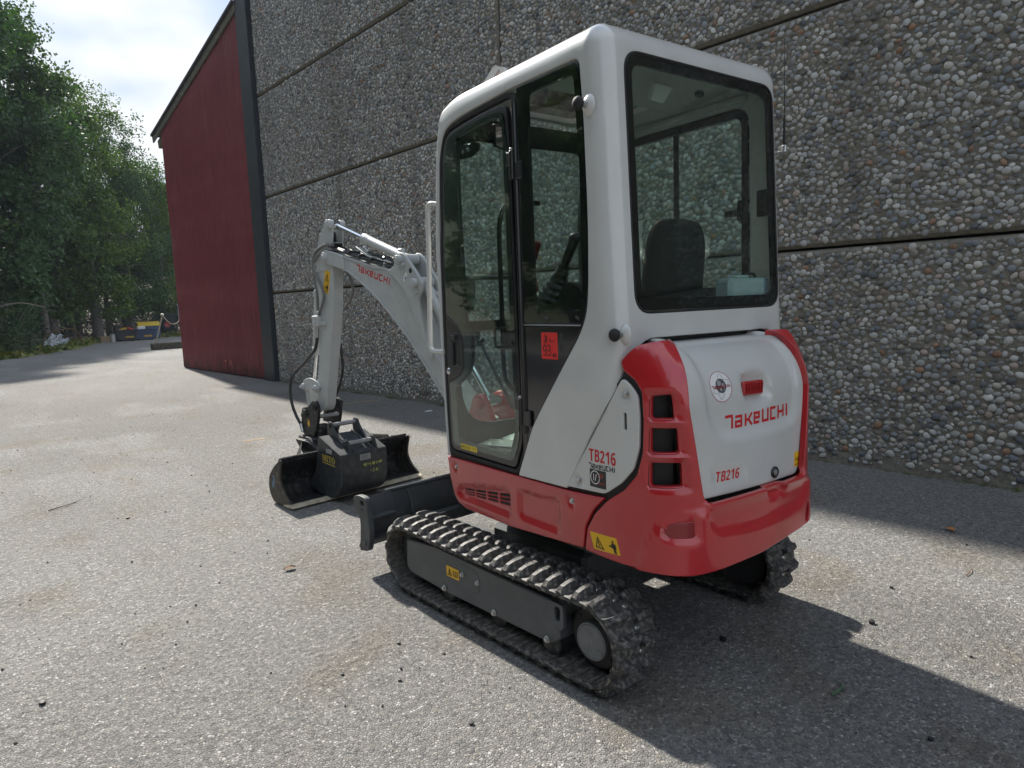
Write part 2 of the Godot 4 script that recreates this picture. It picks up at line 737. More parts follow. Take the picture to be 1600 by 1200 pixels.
# ------------------------------------------------------------------ materials
func materials() -> void:
	var mottle := noise(5, 0.012, FastNoiseLite.TYPE_SIMPLEX_SMOOTH, 5)
	var fine_bump := img_tex(noise(6, 0.11, FastNoiseLite.TYPE_SIMPLEX_SMOOTH, 4), 512)
	M.white = worn(mat(Color.WHITE, 0.32, 0.0, 1.0), ramp_tex(mottle, 256, [[0.0, lin(0.54, 0.545, 0.525)], [0.5, lin(0.57, 0.575, 0.555)], [1.0, lin(0.60, 0.605, 0.59)]]), 1.3, false)
	M.boom = worn(mat(Color.WHITE, 0.42, 0.0, 0.25), ramp_tex(mottle, 256, [[0.0, lin(0.42, 0.45, 0.45)], [0.5, lin(0.47, 0.49, 0.485)], [1.0, lin(0.50, 0.52, 0.515)]]), 2.3, false)
	relief(M.boom, fine_bump, 0.015)
	M.red = worn(mat(Color.WHITE, 0.34, 0.0, 1.0), ramp_tex(mottle, 256, [[0.0, lin(0.40, 0.009, 0.014)], [0.5, lin(0.46, 0.011, 0.017)], [1.0, lin(0.49, 0.016, 0.022)]]), 1.7, false)
	# the counterweight is cast: slightly orange-peel paint
	M.red_cast = M.red.duplicate()
	relief(M.red_cast, img_tex(noise(16, 0.035, FastNoiseLite.TYPE_SIMPLEX_SMOOTH, 2), 256), 0.012)
	M.black = mat(lin(0.012, 0.012, 0.014), 0.32, 0.0, 0.3)
	M.black_matt = mat(lin(0.016, 0.016, 0.017), 0.62)
	M.black_gloss = mat(lin(0.010, 0.010, 0.012), 0.12, 0.0, 0.6)
	M.seal = mat(lin(0.014, 0.014, 0.014), 0.7)
	M.rubber = worn(mat(Color.WHITE, 0.62), ramp_tex(noise(21, 0.02, FastNoiseLite.TYPE_SIMPLEX_SMOOTH, 5), 512, [[0.0, lin(0.016, 0.016, 0.018)], [0.40, lin(0.028, 0.028, 0.029)], [0.54, lin(0.07, 0.067, 0.060)], [0.72, lin(0.16, 0.15, 0.13)], [1.0, lin(0.24, 0.22, 0.19)]]), 2.6)
	relief(M.rubber, fine_bump, 0.06)
	M.lug = worn(mat(Color.WHITE, 0.60), ramp_tex(noise(22, 0.03, FastNoiseLite.TYPE_SIMPLEX_SMOOTH, 5), 512, [[0.0, lin(0.020, 0.020, 0.023)], [0.46, lin(0.034, 0.034, 0.036)], [0.58, lin(0.085, 0.08, 0.075)], [0.75, lin(0.20, 0.185, 0.16)], [1.0, lin(0.30, 0.28, 0.24)]]), 3.1)
	relief(M.lug, fine_bump, 0.08)
	M.frame_grey = worn(mat(Color.WHITE, 0.45, 0.0, 0.1), ramp_tex(mottle, 256, [[0.0, lin(0.062, 0.068, 0.074)], [0.6, lin(0.078, 0.085, 0.092)], [1.0, lin(0.095, 0.10, 0.105)]]), 1.9, false)
	M.blade_grey = worn(mat(Color.WHITE, 0.5, 0.0, 0.1), ramp_tex(mottle, 256, [[0.0, lin(0.032, 0.037, 0.042)], [0.6, lin(0.045, 0.052, 0.058)], [1.0, lin(0.075, 0.08, 0.085)]]), 2.2, false)
	M.iron = worn(mat(Color.WHITE, 0.48, 0.35), ramp_tex(noise(31, 0.016, FastNoiseLite.TYPE_SIMPLEX_SMOOTH, 6), 512, [[0.0, lin(0.016, 0.017, 0.019)], [0.55, lin(0.026, 0.028, 0.031)], [0.68, lin(0.055, 0.055, 0.056)], [0.85, lin(0.11, 0.10, 0.09)], [1.0, lin(0.17, 0.14, 0.10)]]), 2.0, false)
	relief(M.iron, fine_bump, 0.05)
	M.iron_worn = worn(mat(Color.WHITE, 0.5, 0.45), ramp_tex(noise(32, 0.02, FastNoiseLite.TYPE_SIMPLEX_SMOOTH, 6), 512, [[0.0, lin(0.03, 0.03, 0.03)], [0.42, lin(0.055, 0.052, 0.048)], [0.6, lin(0.085, 0.074, 0.058)], [0.8, lin(0.14, 0.115, 0.08)], [1.0, lin(0.20, 0.17, 0.12)]]), 1.4, false)
	M.bucket = worn(mat(Color.WHITE, 0.46, 0.15), ramp_tex(noise(34, 0.016, FastNoiseLite.TYPE_SIMPLEX_SMOOTH, 6), 512, [[0.0, lin(0.028, 0.032, 0.036)], [0.55, lin(0.042, 0.047, 0.052)], [0.75, lin(0.062, 0.066, 0.070)], [1.0, lin(0.12, 0.115, 0.105)]]), 1.6, false)
	relief(M.bucket, fine_bump, 0.04)
	M.rubber_inside = worn(mat(Color.WHITE, 0.8), ramp_tex(noise(35, 0.02, FastNoiseLite.TYPE_SIMPLEX_SMOOTH, 5), 512, [[0.0, lin(0.030, 0.029, 0.027)], [0.45, lin(0.065, 0.060, 0.052)], [0.6, lin(0.105, 0.096, 0.082)], [1.0, lin(0.17, 0.155, 0.13)]]), 2.2)
	relief(M.rubber_inside, fine_bump, 0.06)
	M.pin_steel = mat(lin(0.46, 0.47, 0.48), 0.38, 0.7)
	M.edge_bare = worn(mat(Color.WHITE, 0.42, 0.3), ramp_tex(noise(33, 0.03, FastNoiseLite.TYPE_SIMPLEX_SMOOTH, 5), 256, [[0.0, lin(0.34, 0.28, 0.19)], [0.5, lin(0.55, 0.49, 0.37)], [1.0, lin(0.68, 0.62, 0.50)]]), 2.4, false)
	M.steel = mat(lin(0.55, 0.56, 0.57), 0.22, 1.0)
	M.zinc = mat(lin(0.50, 0.51, 0.50), 0.34, 0.9)
	M.chrome = mat(lin(0.70, 0.71, 0.72), 0.10, 1.0)
	M.hose = mat(lin(0.020, 0.020, 0.022), 0.5)
	M.hose_grey = mat(lin(0.16, 0.165, 0.16), 0.5)
	M.yellow = mat(lin(0.80, 0.46, 0.010), 0.45)
	M.print_black = mat(lin(0.012, 0.012, 0.012), 0.5)
	M.print_red = mat(lin(0.58, 0.010, 0.018), 0.4)
	M.label_red = mat(lin(0.74, 0.028, 0.022), 0.5)
	M.print_white = mat(lin(0.75, 0.75, 0.74), 0.45)
	M.print_grey = mat(lin(0.30, 0.31, 0.32), 0.45)
	M.green_sign = mat(lin(0.006, 0.20, 0.07), 0.4)
	M.blue_mark = mat(lin(0.03, 0.16, 0.42), 0.5)
	M.yellow_paint = mat(lin(0.55, 0.42, 0.06), 0.7)
	M.line_paint = mat(lin(0.42, 0.27, 0.09), 0.85)
	M.chalk = mat(lin(0.42, 0.44, 0.12), 0.8)
	M.tail = mat(lin(0.38, 0.005, 0.008), 0.12, 0.0, 0.8)
	M.liner = mat(lin(0.50, 0.51, 0.49), 0.75)
	M.plastic = mat(lin(0.030, 0.031, 0.033), 0.5)
	M.seat_cloth = mat(lin(0.016, 0.016, 0.018), 0.78)
	M.seat_cloth.rim_enabled = true
	M.seat_cloth.rim = 0.3
	M.glass = mat(Color(0.90, 0.965, 0.94, 0.0), 0.02)
	M.glass.transparency = BaseMaterial3D.TRANSPARENCY_ALPHA
	M.glass.refraction_enabled = true
	M.glass.refraction_scale = 0.05
	M.glass_brown = M.glass.duplicate()
	M.glass_brown.albedo_color = Color(0.78, 0.70, 0.70, 0.0)
	M.film = mat(Color(0.95, 0.96, 0.96, 0.50), 0.30)
	M.film.transparency = BaseMaterial3D.TRANSPARENCY_ALPHA
	M.mirror = mat(Color(0.92, 0.92, 0.92), 0.03, 1.0)
	M.tank = mat(lin(0.62, 0.74, 0.78), 0.35)
	M.tank.subsurf_scatter_enabled = true
	M.tank.subsurf_scatter_strength = 0.4
	M.fluid = mat(lin(0.05, 0.38, 0.62), 0.3)
	M.paper = mat(lin(0.70, 0.72, 0.70), 0.7)

# ------------------------------------------------------------------ ground
func mirrored(im: Image) -> ImageTexture:      # four mirrored copies meet without a seam
	var n := im.get_width()
	var big := Image.create_empty(n * 2, n * 2, false, im.get_format())
	var r := Rect2i(0, 0, n, n)
	big.blit_rect(im, r, Vector2i(0, 0))
	var fx: Image = im.duplicate()
	fx.flip_x()
	big.blit_rect(fx, r, Vector2i(n, 0))
	var fy: Image = im.duplicate()
	fy.flip_y()
	big.blit_rect(fy, r, Vector2i(0, n))
	fx.flip_y()
	big.blit_rect(fx, r, Vector2i(n, n))
	return ImageTexture.create_from_image(big)

func asphalt_material() -> StandardMaterial3D:
	var n := 1024
	var f := noise(41, 0.105, FastNoiseLite.TYPE_CELLULAR, 1)
	f.cellular_jitter = 1.0
	f.domain_warp_enabled = true
	f.domain_warp_amplitude = 5.0
	f.domain_warp_frequency = 0.09
	f.cellular_return_type = FastNoiseLite.RETURN_CELL_VALUE
	var cellv := f.get_image(n, n, false, false, true).get_data()
	f.cellular_return_type = FastNoiseLite.RETURN_DISTANCE2_SUB
	var edge := f.get_image(n, n, false, false, true).get_data()
	var grit := noise(42, 0.30, FastNoiseLite.TYPE_SIMPLEX, 2).get_image(n, n).get_data()
	var lump := noise(43, 0.022, FastNoiseLite.TYPE_SIMPLEX_SMOOTH, 5).get_image(n, n).get_data()
	var pal := [lin(0.115, 0.115, 0.117), lin(0.211, 0.209, 0.204), lin(0.254, 0.248, 0.239), lin(0.169, 0.169, 0.169), lin(0.291, 0.284, 0.273), lin(0.233, 0.230, 0.227), lin(0.334, 0.326, 0.314), lin(0.200, 0.196, 0.189), lin(0.270, 0.266, 0.260), lin(0.432, 0.424, 0.412), lin(0.239, 0.223, 0.202), lin(0.137, 0.137, 0.141)]
	var bind := lin(0.153, 0.151, 0.146)
	var pit := lin(0.081, 0.079, 0.077)
	var o := PackedByteArray()
	o.resize(n * n * 3)
	var hgt := PackedByteArray()
	hgt.resize(n * n)
	for i in n * n:
		var cv: int = cellv[i]
		var c: Color = pal[(cv * 7) % pal.size()]
		var e := clampf((edge[i] - 12.0) / 46.0, 0.0, 1.0)
		var bare := clampf((lump[i] - 96.0) / 60.0, 0.0, 1.0)
		var hole := clampf((62.0 - lump[i] * 0.5 - grit[i] * 0.15) / 16.0, 0.0, 1.0) * (1.0 - e)
		c = bind.lerp(c, (0.20 + 0.80 * e) * (0.5 + 0.5 * bare)).lerp(pit, hole * 0.8)
		var g := 0.84 + 0.32 * grit[i] / 255.0
		o[i * 3] = int(clampf(c.r * g, 0, 1) * 255)
		o[i * 3 + 1] = int(clampf(c.g * g, 0, 1) * 255)
		o[i * 3 + 2] = int(clampf(c.b * g, 0, 1) * 255)
		hgt[i] = int(clampf(e * (80.0 + 0.30 * ((cv * 37) % 255)) * (0.45 + 0.55 * bare) + grit[i] * 0.20 + lump[i] * 0.26 - hole * 40.0, 0, 255))
	var m := mat(Color.WHITE, 0.86)
	worn(m, mirrored(Image.create_from_data(n, n, false, Image.FORMAT_RGB8, o)), 0.44)
	relief(m, mirrored(Image.create_from_data(n, n, false, Image.FORMAT_L8, hgt)), 0.85)
	m.vertex_color_use_as_albedo = true
	m.metallic_specular = 0.35
	return m

func ground() -> void:
	# soil out to the horizon
	var soil := worn(mat(Color.WHITE, 0.95), ramp_tex(noise(51, 0.03, FastNoiseLite.TYPE_SIMPLEX_SMOOTH, 6), 512, [[0.0, lin(0.03, 0.025, 0.018)], [0.5, lin(0.06, 0.05, 0.035)], [0.75, lin(0.09, 0.08, 0.05)], [1.0, lin(0.05, 0.07, 0.02)]]), 0.6)
	var t := Tri.new()
	var R := 600.0
	t.quad(Vector3(-R, -0.03, R), Vector3(R, -0.03, R), Vector3(R, -0.03, -R), Vector3(-R, -0.03, -R))
	setting("ground", t, soil)
	# the paved yard: fine cells near the camera carry its dusty, stained patches
	var a := Tri.new()
	a.use_col = true
	var dust := noise(61, 0.55, FastNoiseLite.TYPE_SIMPLEX_SMOOTH, 5)
	var stain := noise(62, 1.1, FastNoiseLite.TYPE_SIMPLEX_SMOOTH, 4)
	var wide := noise(63, 0.14, FastNoiseLite.TYPE_SIMPLEX_SMOOTH, 3)
	var tint := func(x: float, z: float) -> Color:
		var q := Vector2(x, z * 0.55)
		var k := 0.86 + 0.17 * wide.get_noise_2d(x, z)
		var d := smoothstep(0.0, 0.5, dust.get_noise_2dv(q * 1.2))
		var s := smoothstep(0.16, 0.55, stain.get_noise_2d(x + 40.0, z))
		var c := Color(k, k * 0.99, k * 0.97)
		c = c.lerp(Color(1.28, 1.265, 1.23), d * 0.65)
		c = c.lerp(Color(0.74, 0.66, 0.54), s * 0.55)
		return c
	var xs := [-60.0, -30.0, -16.0, -9.0]
	var v := -6.0
	while v < 3.4:
		xs.append(v)
		v += 0.12
	xs.append_array([3.4, 6.0, 12.0])
	var zs := [40.0, 22.0, 12.0, 7.0]
	v = 4.6
	while v > -9.0:
		zs.append(v)
		v -= 0.13
	while v > -27.5:
		zs.append(v)
		v -= 0.5
	zs.append_array([-28.0])
	for i in xs.size() - 1:
		for j in zs.size() - 1:
			var p := [Vector2(xs[i], zs[j]), Vector2(xs[i + 1], zs[j]), Vector2(xs[i + 1], zs[j + 1]), Vector2(xs[i], zs[j + 1])]
			for tr in [[0, 2, 1], [0, 3, 2]]:
				for k in tr:
					a.v.append(Vector3(p[k].x, 0, p[k].y))
					a.col.append(tint.call(p[k].x, p[k].y))
	# the far strip that curves off between the wood and the shed
	var edge := [Vector2(-60, -28), Vector2(-9, -28), Vector2(-0.2, -28.7), Vector2(1.35, -32.0), Vector2(3.0, -35.6), Vector2(4.3, -40.0), Vector2(6.2, -43.0), Vector2(9.0, -44.5), Vector2(16.0, -45.0), Vector2(26.0, -44.0), Vector2(26.0, -28.0)]
	var far := PackedVector2Array(edge)
	var ix := Geometry2D.triangulate_polygon(far)
	for k in range(0, ix.size(), 3):
		var A := far[ix[k]]
		var B := far[ix[k + 1]]
		var C := far[ix[k + 2]]
		if (B - A).cross(C - A) < 0:
			var s := B
			B = C
			C = s
		for q in [A, B, C]:
			a.v.append(Vector3(q.x, 0, q.y))
			a.col.append(Color(1.0, 0.98, 0.94))
	setting("pavement", a, asphalt_material(), 0.0)
	# the bank under the wood, rising away from the yard
	var h := Tri.new()
	var hn := noise(71, 0.12, FastNoiseLite.TYPE_SIMPLEX_SMOOTH, 4)
	var hp := func(i: int, j: int) -> Vector3:
		var x := -70.0 + i * 3.0
		var run := j * 3.0
		var z0 := -30.0 - 16.0 * smoothstep(-1.0, 7.0, x)
		return Vector3(x, -0.05 + run * 0.22 + (0.5 * hn.get_noise_2d(x, run) if j > 0 else 0.0), z0 - run - 1.0)
	for i in 44:
		for j in 16:
			h.quad(hp.call(i, j), hp.call(i + 1, j), hp.call(i + 1, j + 1), hp.call(i, j + 1))
	setting("hillside", h, soil)
	# added unseen bank behind the left trees: keeps sky gaps out of the panes
	var lb := Tri.new()
	var bp := func(i: int, j: int) -> Vector3: return Vector3(-17.0 - j * 2.2, -0.1 + 24.0 * smoothstep(0.0, 9.0, j) + (0.8 * hn.get_noise_2d(i * 3.0, j * 5.0) if j > 0 else 0.0), -78.0 + i * 3.0)
	for i in 35:
		for j in 10:
			lb.quad(bp.call(i, j), bp.call(i + 1, j), bp.call(i + 1, j + 1), bp.call(i, j + 1))
	setting("hillside", lb, worn(mat(Color.WHITE, 0.95), ramp_tex(noise(72, 0.02, FastNoiseLite.TYPE_SIMPLEX_SMOOTH, 6), 256, [[0.0, lin(0.018, 0.03, 0.010)], [0.5, lin(0.035, 0.05, 0.018)], [1.0, lin(0.07, 0.075, 0.03)]]), 0.3))
	# what is left of a line of orange paint
	for q in [[2.30, -7.06, 2.93, -6.92, 0.045], [1.60, -6.30, 1.82, -6.26, 0.035], [0.25, -5.35, 0.5, -5.32, 0.03]]:
		var l := Tri.new()
		var p0 := Vector3(q[0], 0.004, q[1])
		var p1 := Vector3(q[2], 0.004, q[3])
		var sd: Vector3 = (p1 - p0).cross(Vector3.UP).normalized() * q[4] * 0.5
		for k in 14:
			var u := k / 14.0
			var w := (k + 0.86) / 14.0
			var f := 0.55 + 0.45 * rng.randf()
			l.quad(p0.lerp(p1, u) - sd * f, p0.lerp(p1, u) + sd, p0.lerp(p1, w) + sd * f, p0.lerp(p1, w) - sd)
		setting("painted_line", l, M.line_paint, 0.0)

# ------------------------------------------------------------------ the concrete building
# Its node stands at the foot of the wall; in its own axes the face is the plane x = 0 looking to -X.
const WALL_AT := Vector3(3.2, 0, -5.0)
const WALL_TURN := 0.017453
const ROWS := [-0.25, 1.78, 3.65, 5.56, 7.45, 8.3]
const COLS := [-6.2, 0.85, 7.9, 14.95]

func concrete_building() -> void:
	var b := thing("concrete_building", "tall grey wall of concrete panels faced with round river pebbles", "building", WALL_AT, WALL_TURN)
	var mortar := worn(mat(Color.WHITE, 0.93), ramp_tex(noise(81, 0.02, FastNoiseLite.TYPE_SIMPLEX_SMOOTH, 6), 512, [[0.0, lin(0.125, 0.115, 0.09)], [0.5, lin(0.20, 0.185, 0.15)], [1.0, lin(0.28, 0.26, 0.215)]]), 1.7)
	relief(mortar, img_tex(noise(82, 0.09, FastNoiseLite.TYPE_SIMPLEX_SMOOTH, 5), 512), 0.5)
	var dark := mat(lin(0.02, 0.018, 0.015), 0.95)
	for r in ROWS.size() - 1:
		for c in COLS.size() - 1:
			var t := Tri.new()
			var y0: float = ROWS[r] + 0.012
			var y1: float = ROWS[r + 1] - 0.012
			var z0: float = COLS[c] + (0.012 if c else 0.0)
			var z1: float = COLS[c + 1] - 0.012
			box(t, Vector3(0.09, (y0 + y1) / 2, (z0 + z1) / 2), Vector3(0.18, y1 - y0, z1 - z0), 0.028)
			part(b, "concrete_panel", t, mortar)
	var k := Tri.new()
	box(k, Vector3(4.1, 4.0, (COLS[0] + COLS[3]) / 2), Vector3(8.0, 8.5, COLS[3] - COLS[0] - 0.1), 0.01)
	part(b, "inner_wall", k, dark)
	var rf := Tri.new()
	box(rf, Vector3(4.0, 8.36, (COLS[0] + COLS[3]) / 2), Vector3(8.2, 0.12, COLS[3] - COLS[0] + 0.1), 0.01)
	part(b, "roof_edge", rf, mat(lin(0.05, 0.05, 0.055), 0.6))
	pebbles(b)
	# moss and small weeds where the wall meets the pavement
	var tuft := leaf_spray(7, 0.016, 0.03, 5)
	var xf := []
	var cl := PackedColorArray()
	for i in 2600:
		var z := rng.randf_range(-6.2, 7.0)
		var thick := noise_moss.get_noise_1d(z * 6.0)
		if rng.randf() > 0.25 + 1.6 * thick:
			continue
		var s := rng.randf_range(0.5, 1.3) * (0.6 + 0.9 * maxf(thick, 0.0))
		xf.append(Transform3D(Basis(Vector3.UP, rng.randf() * TAU).scaled(Vector3(s, s * 0.7, s)), Vector3(-absf(rng.randfn(0.0, 0.035)) - 0.005, 0.004, z)))
		cl.append(Color(0.05, 0.075, 0.012).lerp(Color(0.10, 0.105, 0.02), rng.randf()))
	var mm := mat(Color.WHITE, 0.9)
	mm.vertex_color_use_as_albedo = true
	var w := mass(self, "moss", tuft, mm, xf, cl)
	w.position = WALL_AT
	w.rotation.y = WALL_TURN
	w.set_meta("label", "green moss and tiny weeds along the foot of the pebble wall")

var noise_moss := noise(88, 0.35, FastNoiseLite.TYPE_SIMPLEX_SMOOTH, 3)

func pebble_shape(seed_: int, sq: Vector3) -> ArrayMesh:
	var t := Tri.new()
	ball(t, Vector3.ZERO, 1.0, Vector3.ONE, 10)
	var n := noise(seed_, 0.55, FastNoiseLite.TYPE_SIMPLEX_SMOOTH, 1)
	for i in t.v.size():
		t.v[i] = t.v[i] * (1.0 + 0.28 * n.get_noise_3dv(t.v[i])) * sq
	return t.mesh(80)

func pebbles(b: Node3D) -> void:
	var r := RandomNumberGenerator.new()
	r.seed = 77
	var shapes := [pebble_shape(1, Vector3(0.42, 0.80, 1.0)), pebble_shape(2, Vector3(0.50, 0.95, 0.98)), pebble_shape(3, Vector3(0.40, 0.66, 1.05)), pebble_shape(4, Vector3(0.46, 0.88, 1.0))]
	var pal := [Color(0.40, 0.40, 0.385), Color(0.47, 0.465, 0.44), Color(0.32, 0.32, 0.315), Color(0.26, 0.265, 0.265), Color(0.15, 0.165, 0.185), Color(0.21, 0.23, 0.25), Color(0.27, 0.28, 0.29), Color(0.38, 0.36, 0.315), Color(0.31, 0.29, 0.245), Color(0.53, 0.52, 0.49), Color(0.37, 0.36, 0.335), Color(0.10, 0.108, 0.118), Color(0.36, 0.29, 0.25), Color(0.25, 0.25, 0.245), Color(0.14, 0.13, 0.115), Color(0.43, 0.43, 0.42), Color(0.35, 0.35, 0.34), Color(0.30, 0.30, 0.295), Color(0.42, 0.41, 0.385), Color(0.20, 0.205, 0.21), Color(0.34, 0.335, 0.315), Color(0.46, 0.45, 0.43)]
	var grain := noise(83, 0.03, FastNoiseLite.TYPE_SIMPLEX_SMOOTH, 5)
	var pm := worn(mat(Color.WHITE, 0.5), ramp_tex(grain, 512, [[0.0, lin(0.62, 0.62, 0.60)], [0.5, lin(0.84, 0.84, 0.83)], [1.0, lin(1.0, 1.0, 0.98)]]), 6.0)
	pm.vertex_color_use_as_albedo = true
	relief(pm, img_tex(noise(84, 0.06, FastNoiseLite.TYPE_SIMPLEX_SMOOTH, 4), 512), 0.05)
	var streak := noise(85, 0.32, FastNoiseLite.TYPE_SIMPLEX_SMOOTH, 3)
	var cs := 0.05
	var grid := {}
	var placed := [[], [], [], []]
	var colors := [PackedColorArray(), PackedColorArray(), PackedColorArray(), PackedColorArray()]
	var near := []
	for r_i in ROWS.size() - 1:
		for c_i in COLS.size() - 1:
			var y0: float = maxf(ROWS[r_i], 0.0) + 0.045
			var y1: float = ROWS[r_i + 1] - 0.045
			var z0: float = COLS[c_i] + 0.05
			var z1: float = minf(COLS[c_i + 1], 9.5) - 0.05
			if y0 > 7.4 or z1 < z0:
				continue
			var tone: float = [1.0, 0.93, 1.05, 0.97, 0.90, 1.03][(r_i * 2 + c_i) % 6]
			var tries := int((y1 - y0) * (z1 - z0) * 4200.0)
			for k in tries:
				var y := r.randf_range(y0, y1)
				var z := r.randf_range(z0, z1)
				# big stones first, small ones fill in
				var big := 1.0 - float(k) / tries
				var s := lerpf(0.0085, 0.0275, pow(big, 0.8)) * r.randf_range(0.82, 1.22)
				if z > 6.0:
					s *= 1.1
				var g := Vector2i(int(floor(y / cs)), int(floor(z / cs)))
				var ok := true
				for gy in range(g.x - 1, g.x + 2):
					for gz in range(g.y - 1, g.y + 2):
						var q = grid.get(Vector2i(gy, gz))
						if q == null:
							continue
						for w in q:
							var dy: float = (w.x - y) * 1.12
							var dz: float = w.y - z
							var rr: float = (w.z + s) * 0.84
							if dy * dy + dz * dz < rr * rr:
								ok = false
								break
						if not ok:
							break
					if not ok:
						break
				if not ok:
					continue
				if not grid.has(g):
					grid[g] = []
				grid[g].append(Vector3(y, z, s))
				# fewer and more sunken stones right at the foot
				if y < 0.16 and r.randf() > 0.35 + y * 4.0:
					continue
				var i := r.randi() % 4
				var turn := Basis(Vector3.RIGHT, r.randfn(0.0, 0.55)) * Basis.from_euler(Vector3(0, r.randfn(0.0, 0.22), r.randfn(0.0, 0.22)))
				var xf := Transform3D(turn.scaled_local(Vector3.ONE * s * r.randf_range(0.92, 1.12)), Vector3(r.randf_range(-0.004, 0.004), y, z))
				var c: Color = pal[r.randi() % pal.size()]
				if r.randf() < 0.018:
					c = Color(0.27, 0.16, 0.10)
				c = c * r.randf_range(1.0, 1.46) * tone
				# rain has darkened the panels in upright bands, most under the joints
				var st := streak.get_noise_2d(z * 3.0, y * 0.16)
				var wet := smoothstep(0.12, 0.5, st) * 0.55
				wet = maxf(wet, 0.38 * exp(-pow((z + 3.15) / 0.34, 2.0)) * smoothstep(1.9, 4.5, y))
				c = c.lerp(Color(c.r * 0.42, c.g * 0.40, c.b * 0.37), wet)
				c.a = 1.0
				if z > 4.9 and z < 6.6 and y < 2.6:
					near.append([i, xf, c])
				else:
					placed[i].append(xf)
					colors[i].append(c)
	# the three hundred stones that show largest, one by one
	near.sort_custom(func(p, q): return (p[1].origin - Vector3(0, 1.5, 6.0)).length_squared() < (q[1].origin - Vector3(0, 1.5, 6.0)).length_squared())
	var tones := {}
	for k in near.size():
		var e: Array = near[k]
		if k < 300:
			var key := int(e[2].r * 14) * 400 + int(e[2].g * 14) * 20 + int(e[2].b * 14)
			if not tones.has(key):
				var sm: StandardMaterial3D = pm.duplicate()
				sm.vertex_color_use_as_albedo = false
				sm.albedo_color = lin(e[2].r, e[2].g, e[2].b)
				tones[key] = sm
			var o := put_mesh(b, "pebble", shapes[e[0]], tones[key])
			o.transform = e[1]
		else:
			placed[e[0]].append(e[1])
			colors[e[0]].append(e[2])
	for i in 4:
		mass(b, "pebbles", shapes[i], pm, placed[i], colors[i])

